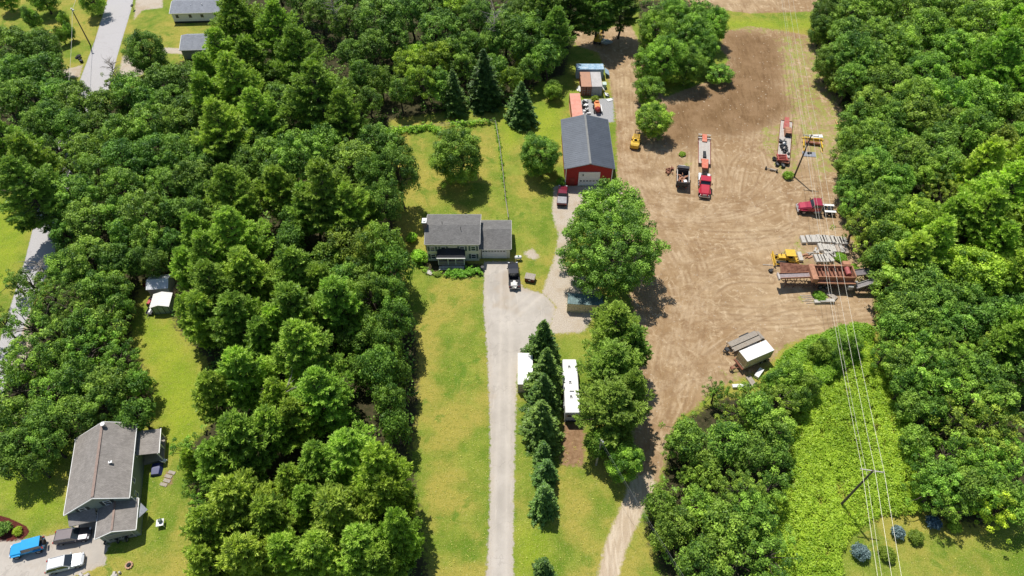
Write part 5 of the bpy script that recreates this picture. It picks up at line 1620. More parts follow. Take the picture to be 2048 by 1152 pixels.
def tyre(u, v, r, label, tilt=.25, z=0.0, group=None):
    p_ = g(u, v)
    t = thing('loose_tyre', label, 'tyre', (p_.x, p_.y, z), 0, group)
    m = MB(); ax = Vector((math.sin(tilt), -math.cos(tilt) * .35, math.cos(tilt))).normalized()
    q1 = ax.orthogonal().normalized(); q2 = ax.cross(q1)
    vs = []; fs = []; n, k = 18, 8
    for i in range(n):
        A = 2 * math.pi * i / n
        for j in range(k):
            B = 2 * math.pi * j / k
            cc_ = (q1 * math.cos(A) + q2 * math.sin(A))
            vs.append(cc_ * (r - .17 + .17 * math.cos(B)) + ax * (.16 * math.sin(B)) + Vector((0, 0, .2 + r * math.sin(tilt))))
    for i in range(n):
        for j in range(k): fs.append((i * k + j, ((i + 1) % n) * k + j, ((i + 1) % n) * k + (j + 1) % k, i * k + (j + 1) % k))
    m.add(vs, fs); tt_ = m.build('tyre', BLACKR, t, smooth=True)
    q = MB(); cz = Vector((0, 0, .2 + r * math.sin(tilt))); q.cyl(cz - ax * .08, cz + ax * .08, r - .3, None, 14); q.build('rim', RIM if 'rim' in label else DARKM, t)
tyre(1565, 334, .62, 'big tyre with pale rim lying at the near end of the old lowboy', .5)
tyre(1553.5, 331, .60, 'big black tyre left of the one with the pale rim', .45)
tyre(1548, 320, .55, 'black tyre beside the left side of the old lowboy', .3)
t = thing('axle_scrap', 'rusty axle with wheels lying left of the old lowboy tyres', 'scrap', at(1542, 341), R(-25))
m = MB(); m.cyl((-1.3, 0, .3), (1.3, 0, .3), .09); m.box(0, 0, .3, .5, .4, .35); m.box(.5, .2, .2, .9, .25, .2, rz=.4); m.build('axle', WOODG, t)
for x in (-1.15, 1.15):
    m = MB(); m.cyl((x - .14, 0, .33), (x + .14, 0, .33), .33, None, 14); m.build('wheel', BLACKR, t)

# dump truck
c, a, ln = frame_on(1362, 385, 1362.5, 335)
dt = thing('dump_truck', 'white-cabbed dump truck with open black body full of debris', 'dump truck', (c.x, c.y, 0), a)
L_ = 6.4; h = 3.2
bigtruck_base(dt, -3.1, 2.6)
m = MB()
s_ = lambda x, z0, z1, hw: [(x, -hw, z0), (x, hw, z0), (x, hw, z1 - .25), (x, hw - .22, z1), (x, -hw + .22, z1), (x, -hw, z1 - .25)]
m.loft([s_(1.7, .8, 1.75, 1.0), s_(2.6, .8, 1.65, .97), s_(3.1, .8, 1.35, .85), s_(3.3, .8, 1.1, .7)])
m.build('hood', WHITED, dt)
m = MB(); m.box(1.15, 0, 1.3, 1.3, 2.1, 1.0); m.build('cab', WHITED, dt, bevel=.05)
m = MB(); m.loft([[(.55, -1.0, 1.8), (1.8, -1.0, 1.8), (1.8, 1.0, 1.8), (.55, 1.0, 1.8)], [(.6, -.92, 2.35), (1.45, -.92, 2.35), (1.45, .92, 2.35), (.6, .92, 2.35)]]); m.build('windows', GLASS, dt)
m = MB(); m.box(1.0, 0, 2.4, 1.1, 1.95, .12); m.build('roof', WHITED, dt, bevel=.03)
BB = pm('body_black', (.045, .045, .05), .6, var=.3)
m = MB()
m.box(-1.4, -1.15, 1.75, 3.7, .10, 1.1); m.box(-1.4, 1.15, 1.75, 3.7, .10, 1.1); m.box(-1.4, 0, 1.2, 3.7, 2.2, .1); m.box(.5, 0, 2.0, .1, 2.4, 1.6); m.box(.85, 0, 2.75, .8, 2.4, .08)
bd = m.build('dump_body', BB, dt)
m = MB(); m.box(-3.3, 0, 1.65, .1, 2.35, 1.0); m.build('tailgate', BB, dt)
m = MB(); m.box(-1.4, -1.19, 2.32, 3.7, .16, .08); m.box(-1.4, 1.19, 2.32, 3.7, .16, .08); m.build('side_rail', PALED, dt)
for sg in (-1, 1):
    wheel(dt, 2.3, sg * .95, .48, .28); wheel(dt, -2.0, sg * .9, .48, .48)
    m = MB(); m.box(3.25, sg * .6, .95, .12, .3, .2); m.build('headlight', LAMPW, dt)
    m = MB(); m.box(-3.38, sg * .8, .95, .06, .2, .14); m.build('taillight', LAMPR, dt)
    m = MB(); m.box(1.7, sg * 1.2, 1.95, .08, .18, .35); m.build('mirror', DARKM, dt)
w0 = dt.location
t = thing('scrap_load', 'heap of rusty scrap and boards inside the dump truck body', 'load', (w0.x, w0.y, 1.27), a)
m = MB(); rr = random.Random(3)
for k in range(22): m.box(rr.uniform(-2.6, -.2), rr.uniform(-.9, .9), rr.uniform(.1, .5), rr.uniform(.3, 1.3), rr.uniform(.08, .3), rr.uniform(.06, .3), rz=rr.uniform(0, 3), rx=rr.uniform(-.5, .5), ry=rr.uniform(-.3, .3))
m.build('scrap', RUSTL, t)
m = MB(); m.box(-2.5, -.5, .45, .7, .6, .5, rz=.3); m.build('white_box', WHITE, t)
t = thing('scrap_heap', 'small heap of rusty machine parts left of the dump truck', 'scrap', at(1340, 343), 0)
m = MB(); rr = random.Random(13)
for k in range(16): m.box(rr.uniform(-.7, .7), rr.uniform(-1.2, 1.2), rr.uniform(.1, .6), rr.uniform(.2, .8), rr.uniform(.15, .4), rr.uniform(.15, .4), rz=rr.uniform(0, 3), rx=rr.uniform(-.5, .5))
m.cyl((-.3, -.9, .2), (.4, .9, .9), .08); m.build('machine_parts', RUST, t)

# forklift
c, a, ln = frame_on(1267, 304, 1272.5, 278)
fk = thing('forklift', 'yellow forklift parked beside the dirt track, forks toward the tree', 'forklift', (c.x, c.y, 0), a)
m = MB(); m.loft([[(-1.7, -.75, .4), (-1.7, .75, .4), (-1.7, .75, 1.2), (-1.7, -.75, 1.2)], [(-1.3, -.95, .3), (-1.3, .95, .3), (-1.3, .95, 1.45), (-1.3, -.95, 1.45)], [(-.2, -.95, .3), (-.2, .95, .3), (-.2, .95, 1.4), (-.2, -.95, 1.4)]])
m.build('counterweight', YEL, fk, bevel=.05)
m = MB(); m.box(.5, 0, .75, 1.5, 1.5, .7); m.box(1.2, .72, 1.05, 1.0, .4, .12); m.box(1.2, -.72, 1.05, 1.0, .4, .12); m.build('body', YEL, fk, bevel=.04)
m = MB(); m.box(.15, 0, 1.25, .55, .6, .15); m.box(-.1, 0, 1.55, .12, .6, .55); m.build('seat', BLACKR, fk)
m = MB()
for x, y in ((-.5, -.7), (-.5, .7), (1.0, -.7), (1.0, .7)): m.cyl((x, y, 1.1), (x * .85, y * .9, 2.35), .05)
for k in range(7): m.box(.2 - .65 + k * .22, 0, 2.4, .07, 1.35, .06)
for y in (-.65, .65): m.box(.2, y, 2.37, 1.5, .08, .08)
m.build('overhead_guard', YEL, fk)
m = MB()
for y in (-.4, .4): m.box(1.75, y, 1.5, .14, .12, 2.8)
for z in (.4, 1.6, 2.8): m.box(1.75, 0, z, .12, .8, .12)
m.build('mast', DARKM, fk)
for y in (-.4, .4):
    m = MB(); m.box(1.9, y, .6, .08, .14, 1.0); m.box(2.6, y, .14, 1.5, .14, .06); m.build('fork', RUST, fk)
for x, r_ in ((1.1, .5), (-1.0, .42)):
    for y in (-.85, .85): wheel(fk, x, y, r_, .32, rim=YEL)

# bulldozer
c, a, ln = frame_on(1590, 524, 1545, 522)
bd = thing('bulldozer', 'yellow bulldozer with rear ripper on the lot left of the concrete blocks', 'bulldozer', (c.x, c.y, 0), a)
def track(t, y, L, r, w, name='track'):
    m = MB()
    for sg in (1,):
        pts = []
        for k in range(9): A = math.pi / 2 + math.pi * k / 8; pts.append((-L / 2 + r * math.cos(A), r + r * math.sin(A)))
        for k in range(9): A = -math.pi / 2 + math.pi * k / 8; pts.append((L / 2 + r * math.cos(A), r + r * math.sin(A)))
        m.prof(pts, y - w / 2, y + w / 2)
        for k in range(14): m.box(-L / 2 + (k + .5) * L / 14, y, 2 * r + .03, .06, w + .02, .05)
    o = m.build(name, DARKM, t)
    q = MB()
    for k in range(5): q.cyl((-L / 2 + k * L / 4, y - w / 2 - .04, r), (-L / 2 + k * L / 4, y + w / 2 + .04, r), r * .55, None, 10)
    q.build('roller', RUST, o)
for y in (-.85, .85): track(bd, y, 2.3, .42, .45)
m = MB(); m.box(.55, 0, 1.15, 1.7, 1.0, .75); m.box(-.9, 0, 1.05, 1.3, 1.15, .6); m.box(-1.0, .8, 1.15, 1.2, .55, .3); m.box(-1.0, -.8, 1.15, 1.2, .55, .3); m.build('body', YEL, bd, bevel=.04)
m = MB(); m.box(-.55, 0, 2.45, 1.8, 1.7, .1); m.build('canopy', YEL, bd, bevel=.03)
m = MB()
for x, y in ((-1.3, -.75), (-1.3, .75), (.2, -.75), (.2, .75)): m.cyl((x, y, 1.2), (x, y, 2.42), .055)
m.build('canopy_post', YEL, bd)
m = MB(); m.box(-.8, 0, 1.45, .6, .7, .2); m.box(-1.05, 0, 1.75, .14, .7, .5); m.build('seat', BLACKR, bd)
m = MB()
for k in range(5):
    A = R(-40 + 20 * k); m.box(2.05 + .18 * (1 - math.cos(A)) * 2, 0, .65 + .22 * (k - 2), .10, 3.0, .26, ry=-A * .5)
m.build('blade', YEL, bd)
m = MB()
for y in (-1.15, 1.15): m.cyl((-.2, y, .5), (2.0, y, .4), .09)
for y in (-.4, .4): m.cyl((1.2, y, 1.2), (2.0, y, .9), .06)
m.build('push_arm', YEL, bd)
m = MB(); m.box(-1.95, 0, .85, .3, 1.5, .3)
for y in (-.6, 0, .6): m.box(-2.25, y, .75, .35, .12, .8, ry=.35); m.box(-2.5, y, .3, .3, .12, .3, ry=.8)
m.cyl((-1.4, -.4, 1.2), (-2.1, -.4, 1.4), .07); m.cyl((-1.4, .4, 1.2), (-2.1, .4, 1.4), .07)
m.build('ripper', YEL, bd)
m = MB(); m.cyl((.9, -.25, 1.5), (.9, -.25, 2.1), .06); m.build('exhaust', DARKM, bd)

# rusty screening plant
c, a, ln = frame_on(1549, 577, 1742, 577)
sp = thing('screening_plant', 'long rusty screening plant with conveyors, struts and slatted hopper', 'machine', (0, 0, 0), R(-1.5))
A_ = g(1549, 580); sp.location = (A_.x, A_.y, 0)
def conv(x0, y0, z0, x1, y1, z1, w, side=RUSTL, belt=None, name='conveyor', th=.35):
    m = MB(); p0 = Vector((x0, y0, z0)); p1 = Vector((x1, y1, z1)); d = (p1 - p0).normalized(); n_ = Vector((-d.y, d.x, 0)).normalized(); up = d.cross(n_) * -1
    if up.z < 0: up = -up
    for sg in (-1, 1):
        q = [p0 + n_ * sg * w / 2, p1 + n_ * sg * w / 2]
        vs = [q[0], q[1], q[1] + up * th, q[0] + up * th]; vs += [v_ + n_ * sg * .07 for v_ in vs]
        m.add(vs, [(0, 1, 2, 3), (7, 6, 5, 4), (0, 4, 5, 1), (1, 5, 6, 2), (2, 6, 7, 3), (3, 7, 4, 0)])
    o = m.build(name, side, sp)
    m = MB(); vs = [p0 - n_ * w / 2 + up * .12, p1 - n_ * w / 2 + up * .12, p1 + n_ * w / 2 + up * .12, p0 + n_ * w / 2 + up * .12]; vs += [v_ - up * .08 for v_ in vs]
    m.add(vs, [(0, 1, 2, 3), (7, 6, 5, 4), (0, 4, 5, 1), (1, 5, 6, 2), (2, 6, 7, 3), (3, 7, 4, 0)])
    for k in (0, 1): pp = p0 if k == 0 else p1; m.cyl(pp - n_ * w / 2, pp + n_ * w / 2, .2)
    m.build('belt', belt or pm('belt_grey', (.30, .25, .25), .7, var=.2), o)
conv(.1, .9, 2.7, 5.8, 1.5, 2.5, 1.1)
m = MB(); q = [(.6, 1.55, 2.9), (5.8, 2.1, 2.75), (5.8, 3.1, 3.5), (.5, 3.3, 3.9)]
m.add(q + [(x_, y_ + .05, z_ - .08) for x_, y_, z_ in q], [(0, 1, 2, 3), (7, 6, 5, 4), (0, 4, 5, 1), (1, 5, 6, 2), (2, 6, 7, 3), (3, 7, 4, 0)]); m.build('wing_plate', RUST, sp)
m = MB(); m.box(6.3, 1.6, 3.0, 1.0, 3.6, 1.0); m.build('end_box', RUSTL, sp, bevel=.04)
m = MB()
m.box(10.2, 3.2, 2.9, 7.2, .14, 1.0); m.box(10.2, .7, 2.7, 7.2, .14, 1.0); m.box(13.7, 2.0, 2.8, .2, 2.7, 1.1)
m.box(10.2, -.05, 2.2, 7.2, .12, .3); m.box(10.2, .35, 2.15, 7.2, .7, .06)
hp = m.build('hopper', RUSTL, sp)
m = MB()
for k in range(9): m.box(7.4 + k * .72, 2.0, 2.9, .13, 2.4, .22)
m.box(10.2, 2.0, 2.35, 6.9, 2.4, .06); m.build('grid_bars', RUST, hp)
m = MB(); m.cyl((12.6, 1.2, 3.2), (12.6, 2.8, 3.2), .45, None, 14); m.build('drum', pm('drum_red', (.40, .10, .09), .7), sp)
conv(13.8, 2.0, 2.6, 18.3, 2.3, 3.3, 1.3, pm('conv_brown', (.25, .20, .17), .8), pm('belt_dark', (.16, .14, .145), .7))
conv(14.2, -.2, 1.6, 19.6, .75, 3.6, .9, pm('conv_grey', (.45, .43, .40), .7), pm('belt_grey2', (.22, .2, .2), .7))
for x in (1.8, 3.4, 5.2, 7.2, 9.0, 11.0, 13.2):
    m = MB()
    for y in (.6, 2.6): m.cyl((x, y, 0), (x, y, 2.6), .07)
    m.cyl((x, .6, .3), (x + 1.4, .6, 2.2), .045); m.cyl((x, 2.6, .3), (x + 1.4, 2.6, 2.2), .045); m.cyl((x, .6, 1.2), (x, 2.6, 1.9), .045)
    m.build('support_frame', pm('strut_brown', (.20, .12, .085), .8, var=.3), sp)
for p0_, p1_ in (((16.8, 2.2, 0), (17.3, 2.2, 3.0)), ((16.2, .2, 0), (17.6, .3, 2.7)), ((15.0, -.3, 0), (16.4, .1, 2.3))):
    m = MB(); m.cyl(p0_, p1_, .06); m.build('prop', MATS['strut_brown'], sp)
m = MB()
for y_ in (.6, 2.6): m.box(7.1, y_, .75, 10.4, .14, .2)
for x_ in (2.2, 7.0, 12.0): m.box(x_, 1.6, .75, .12, 1.9, .16)
m.build('chassis', MATS['strut_brown'], sp)
m = MB(); m.box(9.6, 1.6, 1.1, 1.6, 1.3, 1.0); m.build('engine', pm('engine_grey', (.35, .35, .33), .6, var=.3), sp)
m = MB(); m.box(13.0, -.2, 1.5, .9, .8, .8); m.build('control_box', MATS['engine_grey'], sp)
m = MB(); m.cyl((13.9, .2, 1.3), (13.9, .2, 2.6), .22); m.build('air_tank', MATS['engine_grey'], sp)
m = MB(); m.box(.1, .9, 2.75, .3, 1.5, .5); m.build('head_roller', PALED, sp)
m = MB()
for x in (7.9, 8.8, 10.2, 11.4, 12.4, 13.0): m.cyl((x, 3.3, 2.6), (x, 3.9, 3.2), .05); m.box(x + .3, 3.7, 2.6, .6, .5, .35, rz=.2)
m.box(12.9, 4.0, 3.0, 1.3, .9, .7); m.build('walkway', RUSTL, sp)
for x in (8.2, 9.4):
    for y in (.5, 2.7): wheel(sp, x, y, .5, .3)
t = thing('hand_cart', 'small dark cart with wheels at the left tip of the screening plant', 'cart', at(1541, 543), R(30))
m = MB(); m.box(0, 0, .4, .9, .5, .08); m.cyl((.4, 0, .4), (1.1, 0, .9), .04); m.build('tray', DARKM, t)
for y in (-.3, .3):
    m = MB(); m.cyl((-.1, y - .05, .25), (-.1, y + .05, .25), .25); m.build('wheel', BLACKR, t)

# concrete blocks
BLK = {}
def block(u, v, rz, L=1.9, W=.78, H=.62, label='', z=0.0, group='concrete blocks in rows on the lot', mat=None):
    p_ = g(u, v, H * .9)
    key = (round(L, 2), round(W, 2))
    t = MB()
    t.box(0, 0, H / 2, L, W, H); t.box(0, 0, H + .03, .5, .12, .06)
    o = t.build('concrete_block', mat or CONC, None, bevel=.03)
    o.location = (p_.x, p_.y, z); o.rotation_euler = (0, 0, rz)
    tag(o, label, 'concrete block', group)
    return o
top = [(1606.5, 478), (1617.5, 477), (1624, 477), (1631.5, 477), (1638, 476), (1644.5, 477), (1649.5, 477), (1656, 477.5), (1667, 478), (1673, 480), (1679, 480), (1684, 480.5), (1690, 481)]
nm = ['first', 'second', 'third', 'fourth', 'fifth', 'sixth', 'seventh', 'eighth', 'ninth', 'tenth', 'eleventh', 'twelfth', 'thirteenth']
for k, (u, v) in enumerate(top):
    block(u, v, R(90 + (k * 37 % 5) - 1), label='concrete block, %s from the left in the farthest row' % (nm[k] if k < 12 else 'last'))
for k, (u, v) in enumerate([(1642, 493.5), (1649.5, 495), (1658, 495.5), (1667, 496), (1676, 496), (1683, 497), (1692, 499)]):
    block(u, v, R(91 + k % 3), label='concrete block, %s from the left in the middle row' % nm[k], mat=None if k not in (4, 6) else pm('concrete_brown', (.40, .33, .27), .9, var=.15))
for k, (u, v) in enumerate([(1634.5, 516), (1640.5, 516), (1646.5, 516), (1652, 516)]):
    block(u, v, R(93), label='concrete block, %s from the left in the nearest row' % nm[k])
block(1660, 515, R(112), label='skewed concrete block at the right end of the nearest row')
block(1652, 503, R(92), 1.1, label='short square concrete block between the middle and nearest rows, left one')
block(1662, 505, R(130), 1.5, label='short skewed concrete block between the middle and nearest rows')
block(1669, 509, R(120), 1.1, label='short tilted concrete block nearest the weeds, right of the skewed pair')
block(1600.5, 512, R(88), 2.2, label='single concrete block standing apart right of the bulldozer')
block(1655, 600.5, R(0), 2.6, .7, .6, label='long pale concrete block in the weeds in front of the screening plant', group=None)
block(1641, 602, R(2), 2.2, .7, .45, label='darker concrete slab left of the long pale block', group=None)
block(1664, 591, R(-48), 1.9, .9, .3, label='tilted concrete slab behind the long pale block', group=None, mat=WOODG)
block(1518.5, 745, R(50), 2.0, .75, .6, label='pale concrete block by the weeds near the container trailer', group=None, mat=WHITED)
block(1503, 762, R(110), 2.0, .9, .3, label='brownish slab leaning in the weeds behind the small sparse bush', group=None, mat=WOODG)
block(1483, 771, R(2), 2.9, .6, .5, label='long white block lying in the weeds at the lot edge', group=None, mat=WHITED)
for k, (u, v, r_) in enumerate(((1614, 513, 5), (1624, 508, 30), (1632, 503, 70))):
    t = thing('board_pile', ('flat rusty boards beside the single concrete block', 'broken grey boards and pipes between block rows', 'small pile of pale rubble left of the nearest block row')[k], 'scrap', at(u, v), R(r_))
    m = MB(); rr = random.Random(40 + k)
    for q in range(7): m.box(rr.uniform(-.5, .5), rr.uniform(-.4, .4), .08 + q * .03, rr.uniform(.6, 1.5), rr.uniform(.12, .3), .07, rz=rr.uniform(-.5, .5))
    m.build('boards', (RUSTL, WOODG, CONC)[k], t)
t = thing('plank_stack', 'loose planks on the dirt left of the weeds below the screening plant', 'planks', at(1618, 597), R(4))
m = MB()
for q in range(5): m.box(random.Random(q).uniform(-.4, .4), -1.0 + q * .42, .05, 2.4, .18, .07, rz=random.Random(q).uniform(-.1, .1))
m.build('planks', WOOD, t)
t = thing('long_plank', 'single long plank on the ground behind the screening plant hand cart', 'plank', at(1545, 531), R(-6))
m = MB(); m.box(0, 0, .06, 3.6, .2, .08); m.build('plank', WOODG, t)

# yellow frame under the pole
c, a, ln = frame_on(1606, 288, 1640, 292)
yf = thing('plow_frame', 'yellow steel plow frame with two legs under the first crossarm pole', 'machine', (c.x, c.y, 0), a)
m = MB(); m.box(0, .9, 1.0, 3.9, .28, .5); m.box(0, .6, .6, 3.6, .2, .25); m.build('beam', YEL, yf, bevel=.03)
for sg in (-1, 1):
    m = MB(); m.box(sg * 1.9, -.3, .7, .22, 2.6, .3, rz=sg * .06); m.box(sg * 1.85, -2.0, .3, .16, 1.4, .16, rz=sg * .1); m.box(sg * 2.1, .9, .9, .5, .2, .2, rz=sg * .6); m.build('leg', YEL, yf)
m = MB(); m.box(0, .2, .5, 3.4, .7, .4); m.build('underframe', RUST, yf)
t = thing('sign_board', 'white rectangular panel standing behind the yellow plow frame', 'panel', at(1629, 279), R(2))
m = MB(); m.box(0, 0, .9, 3.0, .9, .10, rx=.15); m.box(-1.3, 0, .45, .1, .6, .9); m.box(1.3, 0, .45, .1, .6, .9); m.build('panel', WHITED, t)
t = thing('grey_slab', 'flat grey slab on the grass in front of the yellow plow frame', 'slab', at(1618, 309), R(-6))
m = MB(); m.box(0, 0, .06, 2.8, 1.6, .1); m.build('slab', pm('slab_grey', (.26, .27, .31), .8, var=.1), t)
m = MB(); m.box(-.1, .2, .3, .6, .3, .35, rz=.4); m.box(.3, .3, .25, .5, .2, .25); m.build('hitch_parts', DARKM, t)

# things behind the barn
t = thing('cement_mixer', 'orange tractor-like mixer with dark red drum on the gravel pad', 'machine', at(1194, 222), R(-88))
m = MB(); m.box(-.6, 0, 1.0, 2.2, 1.2, .8); m.box(-1.4, 0, 1.5, .5, .8, .5); m.build('body', pm('bright_orange', (.82, .30, .10), .5, var=.12, scale=2), t, bevel=.06)
m = MB(); m.cyl((.5, 0, .9), (1.3, 0, 1.2), .65, .5, 14); m.cyl((1.3, 0, 1.2), (1.5, 0, 1.3), .5, .25, 14); m.build('drum', pm('dark_red_drum', (.30, .03, .02), .6), t, smooth=False)
for x, y in ((-1.2, -.75), (-1.2, .75), (.6, -.75), (.6, .75)): wheel(t, x, y, .4, .25)
m = MB(); m.box(.0, .95, .8, 2.6, .2, .1); m.build('side_board', WHITED, t)
t = thing('scrap_parts', 'white and black scrap parts beside the salmon container', 'scrap', at(1170, 218), 0)
m = MB(); rr = random.Random(23)
for k in range(12):
    m = MB(); m.box(rr.uniform(-.8, .8), rr.uniform(-3.0, 3.0), .3, rr.uniform(.3, .9), rr.uniform(.2, .7), rr.uniform(.15, .5), rz=rr.uniform(0, 3), rx=rr.uniform(-.4, .4))
    m.build('white_part', WHITED, t)
for k in range(10):
    m = MB(); m.box(rr.uniform(-.8, .8), rr.uniform(-3.0, 3.0), .4, rr.uniform(.2, .9), rr.uniform(.15, .4), rr.uniform(.15, .5), rz=rr.uniform(0, 3)); m.build('dark_part', DARKM, t)
for x, y in ((-.5, .5), (.3, -.8)):
    m = MB(); m.cyl((x, y, .2), (x, y, .4), .48, None, 14); m.build('wheel', BLACKR, t)

t = thing('leaning_panels', 'white panels and pipes leaning by the right side of the grey container', 'scrap', at(1210, 190), R(10))
m = MB(); m.box(0, 1.5, .7, .7, 1.4, .08, ry=.9); m.box(.3, -.4, .4, 1.0, 1.2, .07, ry=.4); m.box(.5, -2.2, .12, 1.3, .9, .06, rz=.3); m.build('white_panels', WHITED, t)
m = MB()
for k in range(5): m.cyl((-.1 + k * .12, 1.2 - k * .4, .1), (.7, -1.6 + k * .3, .8 - k * .1), .05)
m.build('pipes', DARKM, t)
t = thing('green_bin', 'small pale green bin against the right wall of the grey container', 'bin', at(1208, 175), 0)
m = MB(); m.box(0, 0, .55, .8, 1.1, 1.1, taper=1.1); m.build('body', pm('pale_green', (.35, .50, .42), .6), t, bevel=.03)
m = MB(); m.box(0, 0, 1.14, .95, 1.25, .08); m.build('lid', pm('pale_green2', (.50, .62, .55), .6), t)
t = thing('white_sheet_scrap', 'white sheet scrap left of the rust-brown container', 'scrap', at(1159, 181), R(15))
m = MB(); m.box(0, 0, .5, .7, 1.9, .08, ry=-.8); m.box(-.3, .3, .1, .6, 1.0, .06); m.build('sheet', WHITED, t)
# excavator in the shade at the top
t = thing('small_excavator', 'yellow excavator parked in shade under the tall trees at the top', 'excavator', at(1196, 84), R(70))
for y in (-.8, .8): track(t, y, 2.0, .35, .4)
m = MB(); m.box(-.2, 0, 1.2, 2.3, 1.8, .9); m.box(.3, .4, 1.9, 1.1, .8, 1.0); m.build('house', YEL, t, bevel=.05)
m = MB(); m.cyl((1.0, -.2, 1.4), (2.4, -.2, 2.6), .16); m.cyl((2.4, -.2, 2.6), (3.5, -.2, 1.2), .12); m.build('boom', YEL, t)
m = MB(); m.box(3.5, -.2, .9, .6, .7, .6); m.build('bucket', DARKM, t)
t = thing('covered_boat', 'pale covered boat on the ground right of the small excavator', 'boat', at(1209, 87), R(-20))
m = MB(); m.loft([[(-1.8, -.7, .3), (-1.8, .7, .3), (-1.8, .75, .8), (-1.8, -.75, .8)], [(.6, -.7, .2), (.6, .7, .2), (.6, .85, .85), (.6, -.85, .85)], [(2.1, -.05, .6), (2.1, .05, .6), (2.1, .08, .95), (2.1, -.08, .95)]]); m.build('hull', pm('boat_grey', (.42, .47, .47), .5), t)
m = MB(); m.loft([[(-1.7, -.65, .82), (-1.7, .65, .82), (-1.7, 0, 1.0)], [(1.9, -.1, .92), (1.9, .1, .92), (1.9, 0, 1.0)]]); m.build('cover', pm('boat_cover', (.30, .38, .34), .8), t)

# yard things near the farmhouse
t = thing('propane_tank', 'small white tank on legs beside the farmhouse garage corner', 'tank', at(1036.5, 520), R(4))
m = MB(); m.cyl((-.5, 0, .75), (.5, 0, .75), .36, None, 14)
for sg in (-1, 1): m.cyl((sg * .5, 0, .75), (sg * .66, 0, .75), .36, .18, 14)
m.build('tank', WHITE, t, smooth=False)
m = MB()
for x in (-.4, .4): m.box(x, 0, .2, .1, .6, .4)
m.build('leg', GREYT, t)
m = MB(); m.cyl((0, 0, 1.1), (0, 0, 1.24), .14); m.build('valve_cap', pm('cap_green', (.1, .3, .15), .5), t)
t = thing('wooden_bin', 'dark red wooden bin with weathered grey lid by the driveway edge', 'bin', at(1060, 560), R(-14))
m = MB(); m.box(0, 0, .5, 1.75, 1.2, 1.0)
for k in range(6): m.box(-.75 + k * .3, -.61, .5, .03, .03, .98)
m.build('body', pm('bin_red', (.15, .035, .025), .7, var=.25), t, bevel=.02)
m = MB(); m.box(0, 0, 1.05, 1.85, 1.35, .09, rx=.06)
for k in range(5): m.box(-.75 + k * .37, 0, 1.11, .03, 1.3, .03, rx=.06)
m.build('lid', WOODG, t)
m = MB(); m.box(.0, -.66, .62, .42, .03, .2); m.build('plate', WHITE, t)
t = thing('barrel', 'dark blue barrel by the left edge of the farmhouse garage apron', 'barrel', at(965, 540), 0)
m = MB(); m.cyl((0, 0, 0), (0, 0, .85), .3, None, 14); m.build('drum', pm('barrel_blue', (.03, .05, .10), .5), t)
m = MB(); m.cyl((0, 0, .85), (0, 0, .9), .31, None, 14); m.build('lid', DARKM, t)
t = thing('stone_slab', 'flat grey stone slab at the left end of the farmhouse flower bed', 'stone', at(859, 546), R(-30))
m = MB(); m.box(0, 0, .12, 1.3, .9, .22); m.build('slab', CONC, t, bevel=.06)

# sheds' surroundings
t = thing('woodpile', 'pile of split orange firewood right of the tarp shed', 'firewood', at(353, 582), R(80))
m = MB(); rr = random.Random(31)
for k in range(60):
    x, y = rr.uniform(-1.3, 1.3), rr.uniform(-.6, .6); z = rr.uniform(.05, .75 - abs(x) * .3 - abs(y) * .3); aa = rr.uniform(0, 3)
    m.cyl((x - .2 * math.cos(aa), y - .2 * math.sin(aa), z), (x + .2 * math.cos(aa), y + .2 * math.sin(aa), z + rr.uniform(-.08, .08)), .08, None, 5)
m.build('logs', pm('fresh_wood', (.62, .42, .24), .85, var=.3, scale=3), t)
t = thing('garden_tractor', 'small red garden tractor beside the pale garden shed', 'tractor', at(304, 606), R(-100))
RD = pm('tractor_red', (.42, .025, .035), .45, var=.1)
m = MB(); m.box(.35, 0, .7, 1.0, .55, .4); m.box(-.4, 0, .55, .7, .9, .15); m.build('body', RD, t, bevel=.04)
m = MB(); m.box(-.45, 0, .82, .4, .45, .12); m.box(-.65, 0, 1.05, .1, .45, .4); m.build('seat', BLACKR, t)
for x, y, r_ in ((-.5, -.5, .4), (-.5, .5, .4), (.65, -.4, .26), (.65, .4, .26)): wheel(t, x, y, r_, .2)
m = MB(); m.cyl((.0, 0, .9), (-.15, 0, 1.15), .03); m.cyl((-.15, 0, 1.15), (-.17, 0, 1.18), .18); m.build('steering_wheel', DARKM, t)
t = thing('utility_trailer', 'small black utility trailer left of the garden shed front', 'trailer', at(304, 624), R(85))
m = MB(); m.box(0, 0, .45, 1.7, 1.1, .08); m.box(0, .53, .6, 1.7, .04, .3); m.box(0, -.53, .6, 1.7, .04, .3); m.box(.83, 0, .6, .04, 1.1, .3); m.build('box', DARKM, t)
m = MB(); m.cyl((-.85, 0, .45), (-1.7, 0, .4), .035); m.build('drawbar', DARKM, t)
for y in (-.65, .65): wheel(t, 0, y, .26, .15)
m = MB(); m.box(-.1, .1, .55, .9, .3, .12); m.build('white_board', WHITE, t)
t = thing('tiller', 'dark red garden tiller in the grass left of the tarp shed', 'machine', at(293, 573), R(20))
m = MB(); m.box(0, 0, .5, .8, .5, .5); m.box(.4, .1, .3, .5, .6, .3); m.build('engine', pm('dark_red_engine', (.20, .025, .02), .6, var=.3), t)
m = MB(); m.cyl((-.3, -.2, .6), (-1.1, -.3, 1.0), .03); m.cyl((-.3, .2, .6), (-1.1, .3, 1.0), .03); m.build('handle', DARKM, t)
for y in (-.35, .35): wheel(t, 0, y, .25, .15)

